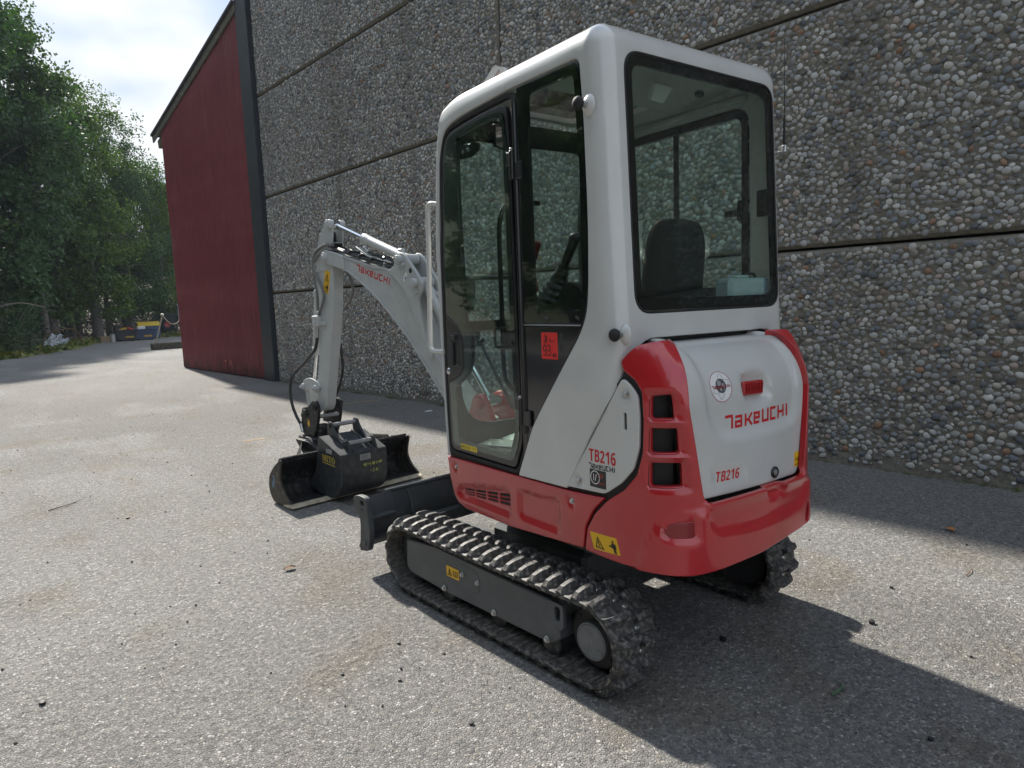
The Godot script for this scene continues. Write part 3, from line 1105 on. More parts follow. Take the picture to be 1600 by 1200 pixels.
# ------------------------------------------------------------------ the red shed
func red_shed() -> void:
	var s := thing("red_shed", "red corrugated gable end of a shed with a black corner strip, against the concrete wall", "building", WALL_AT, WALL_TURN)
	# own axes as for the concrete wall; the sheets stand a little proud of it
	var zr := -6.72
	var zl := -12.28
	var top := func(z: float) -> float: return 7.275 + (z - zr) * 0.214
	var paint := mat(Color.WHITE, 0.36)
	worn(paint, ramp_tex(noise(91, 0.015, FastNoiseLite.TYPE_SIMPLEX_SMOOTH, 6), 512, [[0.0, lin(0.165, 0.032, 0.036)], [0.5, lin(0.205, 0.044, 0.048)], [0.8, lin(0.24, 0.066, 0.068)], [1.0, lin(0.29, 0.11, 0.11)]]), 0.9)
	paint.uv1_scale = Vector3(1.2, 0.16, 1.2)
	paint.vertex_color_use_as_albedo = true
	var dirt := noise(92, 2.2, FastNoiseLite.TYPE_SIMPLEX_SMOOTH, 4)
	var zs := [zr, -7.93, -8.98, -10.12, -11.20, -12.22]
	var pitch := 0.146
	for row in 3:
		for k in 5:
			var t := Tri.new()
			t.use_col = true
			var za: float = zs[k] - (0.010 if k else 0.0)
			var zb: float = zs[k + 1] + 0.006 + 0.008 * ((k + row) % 2)
			var n := int(round((za - zb) / pitch * 10.0))
			var lift := -0.02 - 0.004 * ((k + row) % 2) - 0.003 * row
			var ys := [0.03, 0.16, 0.32, 0.55, 3.80] if row == 0 else [3.74, 4.3, 4.92] if row == 1 else [4.86, 5.2]
			for i in n:
				var z0 := lerpf(za, zb, float(i) / n)
				var z1 := lerpf(za, zb, float(i + 1) / n)
				for j in ys.size() - (1 if row < 2 else 0):
					var y0: float = ys[j]
					var last: bool = row == 2 and j == ys.size() - 1
					var a0 := Vector3(lift - 0.058 * pow(0.5 + 0.5 * cos(z0 / pitch * TAU), 2.2), y0, z0)
					var a1 := Vector3(lift - 0.058 * pow(0.5 + 0.5 * cos(z1 / pitch * TAU), 2.2), y0, z1)
					var b0 := a0
					var b1 := a1
					b0.y = top.call(z0) if last else ys[j + 1]
					b1.y = top.call(z1) if last else ys[j + 1]
					for q in [a0, b0, b1, a0, b1, a1]:
						t.v.append(q)
						var d: float = clampf(0.5 - q.y * 1.7 + 0.9 * dirt.get_noise_2d(q.z * 2.0, q.y * 0.7), 0.0, 0.85) if row == 0 else 0.0
						var m := 1.0 + 0.10 * dirt.get_noise_2d(k * 9.0 + row * 31.0, 3.0)
						t.col.append(Color(m, m, m).lerp(Color(0.16, 0.55, 0.42), d))
			part(s, "corrugated_sheet", t, paint, 50)
	var blk := Tri.new()
	box(blk, Vector3(-0.03, 3.9, -6.46), Vector3(0.12, 7.8, 0.52), 0.008)
	part(s, "corner_strip", blk, worn(mat(Color.WHITE, 0.5), ramp_tex(noise(93, 0.01, FastNoiseLite.TYPE_SIMPLEX_SMOOTH, 5), 256, [[0.0, lin(0.018, 0.022, 0.028)], [1.0, lin(0.034, 0.04, 0.048)]]), 0.7))
	var wood := worn(mat(Color.WHITE, 0.85), ramp_tex(noise(94, 0.02, FastNoiseLite.TYPE_SIMPLEX_SMOOTH, 5), 256, [[0.0, lin(0.07, 0.058, 0.038)], [0.6, lin(0.14, 0.115, 0.07)], [1.0, lin(0.22, 0.18, 0.11)]]), 1.5)
	var cb := Tri.new()
	box(cb, Vector3(0.05, 2.7, zl + 0.05), Vector3(0.12, 5.4, 0.11), 0.006)
	part(s, "corner_board", cb, wood)
	# barge board along the slope, roof deck behind it, and the rafter tail under the eave
	var ang := atan(0.214)
	var bb := Tri.new()
	var mid := Vector3(-0.10, 0, 0)
	var zc := (zr + 0.02 + zl - 0.54) / 2
	var len := (zr - zl + 0.56) / cos(ang)
	box(bb, Vector3(-0.09, top.call(zc) + 0.085, zc), Vector3(0.035, 0.21, len), 0.005, Basis(Vector3.RIGHT, -ang))
	part(s, "barge_board", bb, worn(mat(Color.WHITE, 0.85), ramp_tex(noise(95, 0.02, FastNoiseLite.TYPE_SIMPLEX_SMOOTH, 5), 256, [[0.0, lin(0.08, 0.075, 0.058)], [0.6, lin(0.15, 0.14, 0.105)], [1.0, lin(0.22, 0.20, 0.15)]]), 1.2))
	var rd := Tri.new()
	box(rd, Vector3(3.9, top.call(zc) + 0.17, zc), Vector3(8.1, 0.06, len), 0.005, Basis(Vector3.RIGHT, -ang))
	part(s, "roof", rd, mat(lin(0.06, 0.06, 0.06), 0.8))
	var rt := Tri.new()
	box(rt, Vector3(0.02, top.call(zl - 0.14) - 0.14, zl - 0.15), Vector3(0.12, 0.2, 0.36), 0.005, Basis(Vector3.RIGHT, -ang))
	box(rt, Vector3(1.2, top.call(zl - 0.14) - 0.14, zl - 0.15), Vector3(0.12, 0.2, 0.36), 0.005, Basis(Vector3.RIGHT, -ang))
	part(s, "rafter", rt, wood)
	var bw := Tri.new()
	box(bw, Vector3(4.0, 2.65, zl + 0.06), Vector3(7.8, 5.3, 0.08), 0.005)
	box(bw, Vector3(0.16, 2.75, (zr + zl) / 2), Vector3(0.05, 5.5, zr - zl - 0.2), 0.005)
	part(s, "inner_wall", bw, mat(lin(0.035, 0.016, 0.016), 0.9))
	# red numbers brushed low on the sheets
	var num := Tri.new()
	var put := func(p: Vector2) -> Vector3: return Vector3(-0.105, 0.14 + p.y, -9.0 + p.x)
	strokes(num, [[0.05, 0.95, 0.6, 0.95, 0.25, 0.0]], 0.035, Vector2(0.3, 0.2), put)
	strokes(num, [[1.2, 0.95, 1.75, 0.95, 1.75, 0.5, 1.2, 0.5, 1.2, 0.93], [1.75, 0.5, 1.6, 0.0]], 0.035, Vector2(0.3, 0.2), put)
	part(s, "painted_number", num, mat(lin(0.34, 0.10, 0.08), 0.8), 0)

# ------------------------------------------------------------------ the excavator
const SLEW := -5.7          # degrees the upper body is turned over the tracks
const SWING := 8.5          # degrees the boom is swung back the other way
var UF := Transform3D()
var BF := Transform3D()
var DIG: Node3D

func excavator() -> void:
	UF = Transform3D(Basis(Vector3.UP, deg_to_rad(SLEW)), Vector3.ZERO)
	BF = UF * Transform3D(Basis(Vector3.UP, deg_to_rad(SWING)), Vector3(0.15, 0, -0.7))
	DIG = thing("mini_excavator", "white and red mini excavator with enclosed cab on black rubber tracks", "excavator")
	undercarriage()
	upper_body()
	cab()
	cab_inside()
	boom_and_arm()

func upart(called: String, t: Tri, m: Material, crease := 38.0, label := "") -> MeshInstance3D:
	var o := part(DIG, called, t, m, crease, label)
	o.transform = UF
	return o

func bpart(called: String, t: Tri, m: Material, crease := 38.0, label := "") -> MeshInstance3D:
	var o := part(DIG, called, t, m, crease, label)
	o.transform = BF
	return o

# a stadium loop round idler and sprocket: distance along it -> (z, y), outward normal
const TR := 0.163
const TZ := 0.60
const TY := 0.1935
func loop_at(s: float, r := TR) -> Array:
	var arc := PI * TR
	var tot := 4.0 * TZ + 2.0 * arc
	s = fposmod(s, tot)
	if s < 2.0 * TZ:                                   # along the top, rearwards
		var sag := -0.006 * sin(PI * s / (2.0 * TZ))
		return [Vector2(-TZ + s, TY + r + sag), Vector2(0, 1)]
	s -= 2.0 * TZ
	if s < arc:
		var a := s / TR
		return [Vector2(TZ + r * sin(a), TY + r * cos(a)), Vector2(sin(a), cos(a))]
	s -= arc
	if s < 2.0 * TZ:
		return [Vector2(TZ - s, TY - r), Vector2(0, -1)]
	s -= 2.0 * TZ
	var b := s / TR
	return [Vector2(-TZ - r * sin(b), TY - r * cos(b)), Vector2(-sin(b), -cos(b))]

func lug_shape(outer: bool) -> ArrayMesh:
	# in its own axes: x across the belt (0 at the outer edge), y out of the belt, z along the travel
	var t := Tri.new()
	var rows: Array
	if outer:
		rows = [[0.000, 0.020, 0.003], [0.014, 0.017, 0.020], [0.038, 0.019, 0.029], [0.080, 0.021, 0.031], [0.102, 0.018, 0.030], [0.112, 0.013, 0.024]]
	else:
		rows = [[0.000, 0.020, 0.003], [0.014, 0.017, 0.020], [0.036, 0.019, 0.029], [0.074, 0.021, 0.031], [0.094, 0.018, 0.030], [0.104, 0.013, 0.024]]
	var ring := func(r: Array) -> Array:
		var x: float = r[0]
		var h: float = r[1] * 0.86
		var y: float = r[2] * 1.18
		var sk := 0.012 * sin(x * 26.0)
		return [Vector3(x, -0.002, -h * 1.25 + sk), Vector3(x, y * 0.84, -h * 0.80 + sk), Vector3(x, y, -h * 0.62 + sk), Vector3(x, y, h * 0.62 + sk), Vector3(x, y * 0.84, h * 0.80 + sk), Vector3(x, -0.002, h * 1.25 + sk)]
	for k in rows.size() - 1:
		var a: Array = ring.call(rows[k])
		var b: Array = ring.call(rows[k + 1])
		for i in 5:
			t.quad(a[i], a[i + 1], b[i + 1], b[i])
	for e in [0, rows.size() - 1]:
		var a: Array = ring.call(rows[e])
		for i in range(1, 5):
			if e == 0:
				t.tri(a[0], a[i + 1], a[i])
			else:
				t.tri(a[0], a[i], a[i + 1])
	return t.mesh(26)

func undercarriage() -> void:
	var lug_a := lug_shape(true)
	var lug_b := lug_shape(false)
	var arc := PI * TR
	var tot := 4.0 * TZ + 2.0 * arc
	var n := 44
	for side in [-1.0, 1.0]:
		var belt := Tri.new()
		var x0 := 0.65
		var x1 := 0.42
		# a section swept round the loop: outer edge, tread face, inner edge, inner face with its two rails
		var sec := [Vector2(x0, -0.004), Vector2(x0 - 0.004, 0.0), Vector2(x0 - 0.02, 0.003), Vector2(0.535, 0.004), Vector2(x1 + 0.02, 0.003), Vector2(x1 + 0.004, 0.0), Vector2(x1, -0.004), Vector2(x1, -0.016), Vector2(x1 + 0.006, -0.021), Vector2(0.505, -0.022), Vector2(0.512, -0.026), Vector2(0.558, -0.026), Vector2(0.565, -0.022), Vector2(x0 - 0.006, -0.021), Vector2(x0, -0.016)]
		var m := 132
		for k in m:
			var A := loop_at(tot * k / m)
			var B := loop_at(tot * (k + 1) / m)
			for i in sec.size():
				var p: Vector2 = sec[i]
				var q: Vector2 = sec[(i + 1) % sec.size()]
				var f := func(L: Array, w: Vector2) -> Vector3: return Vector3(w.x * side, L[0].y + L[1].y * w.y, L[0].x + L[1].x * w.y)
				if side < 0:
					belt.quad(f.call(A, p), f.call(B, p), f.call(B, q), f.call(A, q))
				else:
					belt.quad(f.call(A, q), f.call(B, q), f.call(B, p), f.call(A, p))
		# the low ribs on the inside of the belt
		var ribs := Tri.new()
		for k in n * 2:
			var L := loop_at(tot * k / (n * 2))
			var nb := Vector3(0, L[1].y, L[1].x)
			var c := Vector3(0.605 * side, L[0].y, L[0].x) - nb * 0.022
			box(ribs, c, Vector3(0.072, 0.010 + 0.006 * (k % 2), 0.016), 0.003, Basis(Vector3.RIGHT, nb, Vector3.RIGHT.cross(nb)))
		for k in m:
			var A := loop_at(tot * k / m, TR - 0.0226)
			var B2 := loop_at(tot * (k + 1) / m, TR - 0.0226)
			for e in [[0.568, 0.640], [0.428, 0.503]]:
				var q := [Vector3(e[0] * side, A[0].y, A[0].x), Vector3(e[1] * side, A[0].y, A[0].x), Vector3(e[1] * side, B2[0].y, B2[0].x), Vector3(e[0] * side, B2[0].y, B2[0].x)]
				if side < 0:
					ribs.quad(q[0], q[1], q[2], q[3])
				else:
					ribs.quad(q[3], q[2], q[1], q[0])
		var b := part(DIG, "rubber_track", belt, M.rubber, 40)
		part(b, "track_inside", ribs, M.rubber_inside, 40)
		for k in n:
			for row in 2:
				var L := loop_at(tot * (k + (0.5 if row else 0.0)) / n)
				var nb := Vector3(0, L[1].y, L[1].x)
				var o: MeshInstance3D
				var ex := Vector3(-side, 0, 0)
				if row:
					ex = -ex
				var xx: float = (x1 if row else x0) * side
				o = put_mesh(b, "track_lug", lug_b if row else lug_a, M.lug)
				o.transform = Transform3D(Basis(ex, nb, ex.cross(nb)), Vector3(xx, L[0].y, L[0].x) + nb * 0.002)
		# steel link ends that show between the lugs
		var links := Tri.new()
		for k in n * 2:
			var L := loop_at(tot * (k + 0.5) / (n * 2))
			var nb := Vector3(0, L[1].y, L[1].x)
			var c := Vector3(0.535 * side + 0.010 * (1 if k % 2 else -1), L[0].y, L[0].x) + nb * 0.008
			box(links, c, Vector3(0.022, 0.014, 0.016), 0.004, Basis(Vector3.RIGHT, nb, Vector3.RIGHT.cross(nb)))
		var lk := part(b, "track_links", links, M.zinc)
		lk.set_meta("kind", "stuff")
		# track frame, rollers, idler, sprocket and its motor
		var fr := Tri.new()
		var fo := Transform3D(Basis(Vector3(0, 0, 1), Vector3.UP, Vector3(-1, 0, 0)), Vector3(-0.455, 0, 0)) if side < 0 else Transform3D(Basis(Vector3(0, 0, 1), Vector3.UP, Vector3(-1, 0, 0)), Vector3(0.62, 0, 0))
		prism(fr, rp(v2s([-0.605, 0.286, -0.615, 0.142, -0.585, 0.121, -0.30, 0.107, 0.41, 0.113, 0.457, 0.145, 0.455, 0.186, 0.420, 0.215, 0.425, 0.292, -0.35, 0.312]), 0.012), fo, 0.165, 0.006)
		var frame := part(DIG, "track_frame", fr, M.frame_grey)
		var ec := Tri.new()
		# end plate with the tie-down slot
		var lip := rp(v2s([0.405, 0.295, 0.480, 0.292, 0.483, 0.205, 0.460, 0.182, 0.420, 0.208, 0.405, 0.22]), 0.012)
		var xo: float = -0.6215 * side * -1.0
		var face := flat(Vector3(xo, 0, 0), Vector3(0, 0, 1), Vector3.UP)
		panel(ec, face, lip, [rp(v2s([0.436, 0.278, 0.464, 0.278, 0.462, 0.222, 0.436, 0.222]), 0.012)], 1.0 if side < 0 else -1.0, 0.05, 0.003, 0.016, NONE, true)
		part(frame, "tie_down_plate", ec, M.frame_grey)
		var cov := Tri.new()
		panel(cov, face, rp(v2s([-0.163, 0.280, -0.075, 0.281, -0.026, 0.254, -0.027, 0.192, -0.045, 0.174, -0.156, 0.173, -0.175, 0.20]), 0.008), [], 1.0 if side < 0 else -1.0, 0.2, 0.0015, 0.004)
		part(frame, "cover_plate", cov, M.frame_grey)
		for q in [[-0.145, 0.235, 0.008], [-0.035, 0.229, 0.008], [-0.29, 0.128, 0.010], [0.07, 0.128, 0.010], [0.392, 0.128, 0.010]]:
			var bt := Tri.new()
			hexbolt(bt, Vector3(xo - 0.001 * side * -1.0, q[1], q[0]), Vector3(side, 0, 0), q[2], 0.009)
			part(frame, "bolt", bt, M.zinc)
		for zr in [-0.29, 0.07, 0.39]:
			var ro := Tri.new()
			cyl(ro, Vector3(0.49 * side, 0.105, zr), Vector3(0.602 * side, 0.105, zr), 0.052, 24, 0.006)
			part(DIG, "track_roller", ro, M.iron)
		var idl := Tri.new()
		cyl(idl, Vector3(0.50 * side, TY, -TZ), Vector3(0.57 * side, TY, -TZ), 0.135, 36, 0.012)
		part(DIG, "idler_wheel", idl, M.blade_grey)
		var spk := Tri.new()
		cyl(spk, Vector3(0.46 * side, TY, TZ), Vector3(0.575 * side, TY, TZ), 0.118, 40, 0.008)
		for k in 15:
			var a := TAU * k / 15
			box(spk, Vector3(0.535 * side, TY + 0.124 * cos(a), TZ + 0.124 * sin(a)), Vector3(0.03, 0.03, 0.022), 0.006, Basis(Vector3.RIGHT, a))
		for k in 6:
			var a := TAU * k / 6 + 0.2
			cyl(spk, Vector3(0.575 * side, TY + 0.097 * cos(a), TZ + 0.097 * sin(a)), Vector3(0.581 * side, TY + 0.097 * cos(a), TZ + 0.097 * sin(a)), 0.008, 8, 0.002)
		var spr := part(DIG, "sprocket", spk, M.black_matt)
		var hub := Tri.new()
		lathe(hub, [Vector2(0.072, 0), Vector2(0.0725, 0.02), Vector2(0.070, 0.024), Vector2(0.066, 0.024), Vector2(0.064, 0.021), Vector2(0.062, 0.024), Vector2(0.0, 0.0245)], Transform3D(rot_to(Vector3(side, 0, 0)), Vector3(0.575 * side, 0.186, TZ)), 40)
		for q in [[-0.030, -0.038], [0.036, -0.036]]:
			lathe(hub, [Vector2(0.017, 0.023), Vector2(0.017, 0.026), Vector2(0.014, 0.0265), Vector2(0.013, 0.0255), Vector2(0.005, 0.0255), Vector2(0.004, 0.022), Vector2(0, 0.022)], Transform3D(rot_to(Vector3(side, 0, 0)), Vector3(0.575 * side, 0.186 + q[1], TZ + q[0])), 20)
		var hb := part(DIG, "motor_cover", hub, worn(mat(Color.WHITE, 0.5, 0.2), ramp_tex(noise(23, 0.02), 128, [[0.0, lin(0.15, 0.16, 0.17)], [1.0, lin(0.20, 0.21, 0.22)]]), 6.0))
		if side < 0:
			var mk := Tri.new()
			var face2 := func(p: Vector2) -> Vector3: return Vector3(-0.6002, 0.186 + p.y, TZ + p.x)
			var up := Basis(Vector3.RIGHT, 0.9)
			for w in [["63131", -0.006, -0.026, 0.028], ["6.2210", 0.006, 0.020, 0.030]]:
				text_on(mk, w[0], w[3], 0.006, func(p: Vector2) -> Vector3: return face2.call(Vector2(w[1], w[2]) + Vector2(p.x - 0.014, p.y).rotated(-1.05)), false)
			part(hb, "stamped_number", mk, M.print_black, 0)
			var st := Tri.new()
			panel(st, flat(Vector3(-0.6225, 0, 0), Vector3(0, 0, 1), Vector3.UP), oblong_at(-0.268, 0.196, 0.095, 0.050, 0.004), [], 1.0, 0.2, 0.0003, 0.001)
			var sk := part(frame, "warning_sticker", st, M.yellow)
			var pr := Tri.new()
			var on := func(p: Vector2) -> Vector3: return Vector3(-0.6236, 0.200 + p.y, -0.263 + p.x)
			warning_triangle(pr, on, Vector2(0.002, 0.003), 0.038)
			book_sign(pr, on, Vector2(0.046, 0.004), 0.038)
			part(sk, "printed_symbol", pr, M.print_black, 0)
	# middle frame, slewing ring
	var mid := Tri.new()
	box(mid, Vector3(0, 0.29, 0.0), Vector3(0.62, 0.14, 0.62), 0.02)
	box(mid, Vector3(0, 0.25, -0.22), Vector3(0.96, 0.10, 0.12), 0.01)
	box(mid, Vector3(0, 0.25, 0.22), Vector3(0.96, 0.10, 0.12), 0.01)
	part(DIG, "centre_frame", mid, M.blade_grey)
	var sl := Tri.new()
	cyl(sl, Vector3(0, 0.36, 0), Vector3(0, 0.47, 0), 0.26, 48, 0.01)
	part(DIG, "slewing_ring", sl, M.iron)
	# the dozer blade, held off the ground
	var bl := Tri.new()
	var prof := PackedVector2Array([Vector2(-1.085, 0.135), Vector2(-1.045, 0.20), Vector2(-1.028, 0.27), Vector2(-1.035, 0.34), Vector2(-1.062, 0.405), Vector2(-1.05, 0.412), Vector2(-1.02, 0.342), Vector2(-1.012, 0.27), Vector2(-1.028, 0.195), Vector2(-1.068, 0.128)])
	var bxf := func(x: float) -> Transform3D: return Transform3D(Basis(Vector3(0, 0, 1), Vector3.UP, Vector3(-1, 0, 0)), Vector3(x, 0, 0))
	prism(bl, prof, bxf.call(0.47), 0.94, 0.002)
	tube(bl, [Vector3(-0.47, 0.412, -1.052), Vector3(0.47, 0.412, -1.052)], 0.013, 8)
	box(bl, Vector3(0, 0.20, -1.00), Vector3(0.93, 0.07, 0.06), 0.006)
	var blade := part(DIG, "dozer_blade", bl, M.blade_grey)
	for sx in [-1.0, 1.0]:
		var ext := Tri.new()
		var e2 := prof.duplicate()
		for i in e2.size():
			e2[i].x += 0.016
		prism(ext, e2, bxf.call(-0.44 if sx < 0 else 0.64), 0.20, 0.002)
		box(ext, Vector3(0.54 * sx, 0.31, -0.985), Vector3(0.16, 0.012, 0.06), 0.002)
		box(ext, Vector3(0.54 * sx, 0.19, -0.99), Vector3(0.16, 0.012, 0.07), 0.002)
		part(DIG, "blade_extension", ext, M.blade_grey)
		var ep := Tri.new()
		var ef := flat(Vector3(0.651 * sx, 0, 0), Vector3(0, 0, 1), Vector3.UP)
		panel(ep, ef, smooth2(v2s([-1.075, 0.40, -1.05, 0.428, -0.99, 0.436, -0.945, 0.428, -0.930, 0.395, -0.925, 0.32, -0.918, 0.25, -0.932, 0.175, -0.955, 0.140, -1.0, 0.131, -1.036, 0.131, -1.022, 0.22, -1.020, 0.31]), 4, true), [rp(v2s([-1.005, 0.410, -0.965, 0.412, -0.965, 0.385, -1.0, 0.383]), 0.012)], 1.0 if sx < 0 else -1.0, 0.04, 0.004, 0.028, NONE, true)
		part(DIG, "blade_end_plate", ep, M.blade_grey)
		var bb := Tri.new()
		hexbolt(bb, Vector3(0.652 * sx, 0.175, -0.975), Vector3(sx, 0, 0), 0.009, 0.003)
		hexbolt(bb, Vector3(0.652 * sx, 0.36, -0.99), Vector3(sx, 0, 0), 0.005, 0.002)
		part(DIG, "bolt", bb, M.frame_grey)
	for xx in [-0.335, 0.30]:
		var rb := Tri.new()
		prism(rb, PackedVector2Array([Vector2(-1.04, 0.405), Vector2(-1.0, 0.33), Vector2(-0.975, 0.25), Vector2(-1.0, 0.20), Vector2(-1.03, 0.24), Vector2(-1.03, 0.33)]), bxf.call(xx + 0.012), 0.012, 0.002)
		part(blade, "blade_rib", rb, M.blade_grey)
	for xx in [-0.27, 0.27]:
		var arm := Tri.new()
		box(arm, Vector3(xx, 0.235, -0.66), Vector3(0.07, 0.075, 0.72), 0.008, Basis(Vector3.RIGHT, -0.05))
		prism(arm, rp(v2s([-1.03, 0.20, -0.88, 0.25, -0.82, 0.29, -0.80, 0.20, -1.02, 0.15]), 0.01), bxf.call(xx + 0.05), 0.1, 0.004)
		part(DIG, "blade_arm", arm, M.blade_grey)
	var ram := Tri.new()
	cyl(ram, Vector3(0.0, 0.33, -0.36), Vector3(0.0, 0.29, -0.74), 0.042, 24, 0.006)
	cyl(ram, Vector3(0.0, 0.29, -0.74), Vector3(0.0, 0.28, -0.80), 0.034, 24, 0.004)
	var rm := part(DIG, "blade_cylinder", ram, M.blade_grey)
	var rod := Tri.new()
	cyl(rod, Vector3(0.0, 0.285, -0.78), Vector3(0.0, 0.255, -0.98), 0.02, 20, 0.002)
	part(rm, "piston_rod", rod, M.chrome)
	var hs := Tri.new()
	tube(hs, smooth3([Vector3(-0.06, 0.36, -0.30), Vector3(-0.10, 0.40, -0.48), Vector3(-0.05, 0.37, -0.66), Vector3(-0.02, 0.33, -0.72)], 6), 0.010, 8)
	tube(hs, smooth3([Vector3(0.06, 0.36, -0.30), Vector3(0.09, 0.39, -0.44), Vector3(0.05, 0.36, -0.50)], 6), 0.010, 8)
	part(DIG, "hydraulic_hose", hs, M.hose)

func oblong_at(x: float, y: float, w: float, h: float, r: float) -> PackedVector2Array:
	return rp([Vector2(x, y), Vector2(x + w, y), Vector2(x + w, y + h), Vector2(x, y + h)], r, 3)

# print: small pictograms drawn with strokes
func warning_triangle(t: Tri, on: Callable, at: Vector2, s: float) -> void:
	var p := func(q: Vector2) -> Vector3: return on.call(at + q)
	strokes(t, [[0.06, 0.05, 0.94, 0.05], [0.90, 0.0, 0.5, 0.85], [0.53, 0.88, 0.10, 0.0]], s * 0.085, Vector2(s, s), p)
	strokes(t, [[0.50, 0.62, 0.50, 0.34], [0.38, 0.20, 0.62, 0.20], [0.42, 0.42, 0.62, 0.28]], s * 0.07, Vector2(s, s), p)

func book_sign(t: Tri, on: Callable, at: Vector2, s: float) -> void:
	var p := func(q: Vector2) -> Vector3: return on.call(at + q)
	strokes(t, [[0.05, 0.15, 0.05, 0.75, 0.48, 0.68, 0.92, 0.75, 0.92, 0.15], [0.05, 0.15, 0.48, 0.08, 0.92, 0.15], [0.48, 0.12, 0.48, 0.64]], s * 0.075, Vector2(s, s), p)
	strokes(t, [[0.14, 0.30, 0.40, 0.26], [0.56, 0.26, 0.84, 0.30], [0.14, 0.42, 0.40, 0.38], [0.56, 0.38, 0.84, 0.42]], s * 0.05, Vector2(s, s), p)

func man_sign(t: Tri, on: Callable, at: Vector2, s: float) -> void:
	var p := func(q: Vector2) -> Vector3: return on.call(at + q)
	strokes(t, [[0.50, 0.80, 0.50, 0.98]], s * 0.17, Vector2(s, s), p)
	strokes(t, [[0.50, 0.36, 0.50, 0.76]], s * 0.26, Vector2(s, s), p)
	strokes(t, [[0.45, 0.0, 0.45, 0.40], [0.60, 0.0, 0.57, 0.40], [0.32, 0.38, 0.34, 0.74], [0.68, 0.38, 0.66, 0.74]], s * 0.11, Vector2(s, s), p)
	strokes(t, [[0.02, 0.50, 0.26, 0.50], [0.06, 0.42, 0.06, 0.58], [0.18, 0.42, 0.18, 0.58]], s * 0.07, Vector2(s, s), p)

# ------------------------------------------------------------------ upper body, in its own turned axes
# The body's outline seen from above, as a length s that starts on the left side at z = 0.40 and runs round the tail.
var tail := PackedVector2Array()
var tail_s := PackedFloat32Array()

func make_tail() -> void:
	var half := v2s([-0.49, 0.40, -0.49, 0.55, -0.478, 0.74, -0.437, 0.885, -0.365, 0.962, -0.25, 0.990, 0.0, 1.0])
	var pts := half.duplicate()
	for i in range(half.size() - 2, -1, -1):
		pts.append(Vector2(-half[i].x, half[i].y))
	tail = smooth2(pts, 8)
	tail_s.append(0.0)
	for i in tail.size() - 1:
		tail_s.append(tail_s[i] + tail[i].distance_to(tail[i + 1]))

func tail_at(s: float) -> Vector2:
	var end := tail_s[tail_s.size() - 1]
	if s <= 0.0:
		return Vector2(-0.49, 0.40 + s)
	if s >= end:
		return Vector2(0.49, 0.40 - (s - end))
	var i := clampi(tail_s.bsearch(s) - 1, 0, tail.size() - 2)
	return tail[i].lerp(tail[i + 1], (s - tail_s[i]) / (tail_s[i + 1] - tail_s[i]))

func tail_in(s: float) -> Vector2:      # inward normal
	var d := (tail_at(s + 0.01) - tail_at(s - 0.01)).normalized()
	return Vector2(d.y, -d.x)

func curl(v: float) -> Vector2:         # (how far in, height) of the upper edge that rolls over
	if v < 1.05:
		return Vector2(0, v)
	var b := minf((v - 1.05) / 0.225, 1.75)
	return Vector2(0.21 * (1.0 - cos(b)), 1.05 + 0.24 * sin(b))

func S_side(p: Vector2) -> Vector3:
	var q := tail_at(p.x)
	return Vector3(q.x, p.y, q.y)

func S_pod(p: Vector2) -> Vector3:
	var q := tail_at(p.x)
	var n := tail_in(p.x)
	var c := curl(p.y)
	q += n * c.x * lerpf(0.22, 1.0, n.y * n.y)
	return Vector3(q.x, c.y, q.y)

func S_hood(p: Vector2) -> Vector3:
	var c := curl(p.y)
	return Vector3(p.x, c.y, 0.972 - 0.16 * p.x * p.x - c.x - 0.004 * (c.y - 0.73))

func mirror_s(a: Array) -> Array:
	var e := tail_s[tail_s.size() - 1]
	var o := []
	for i in range(a.size() - 1, -1, -1):
		var q = a[i]
		o.append(Vector2(e - q.x, q.y))
	return o

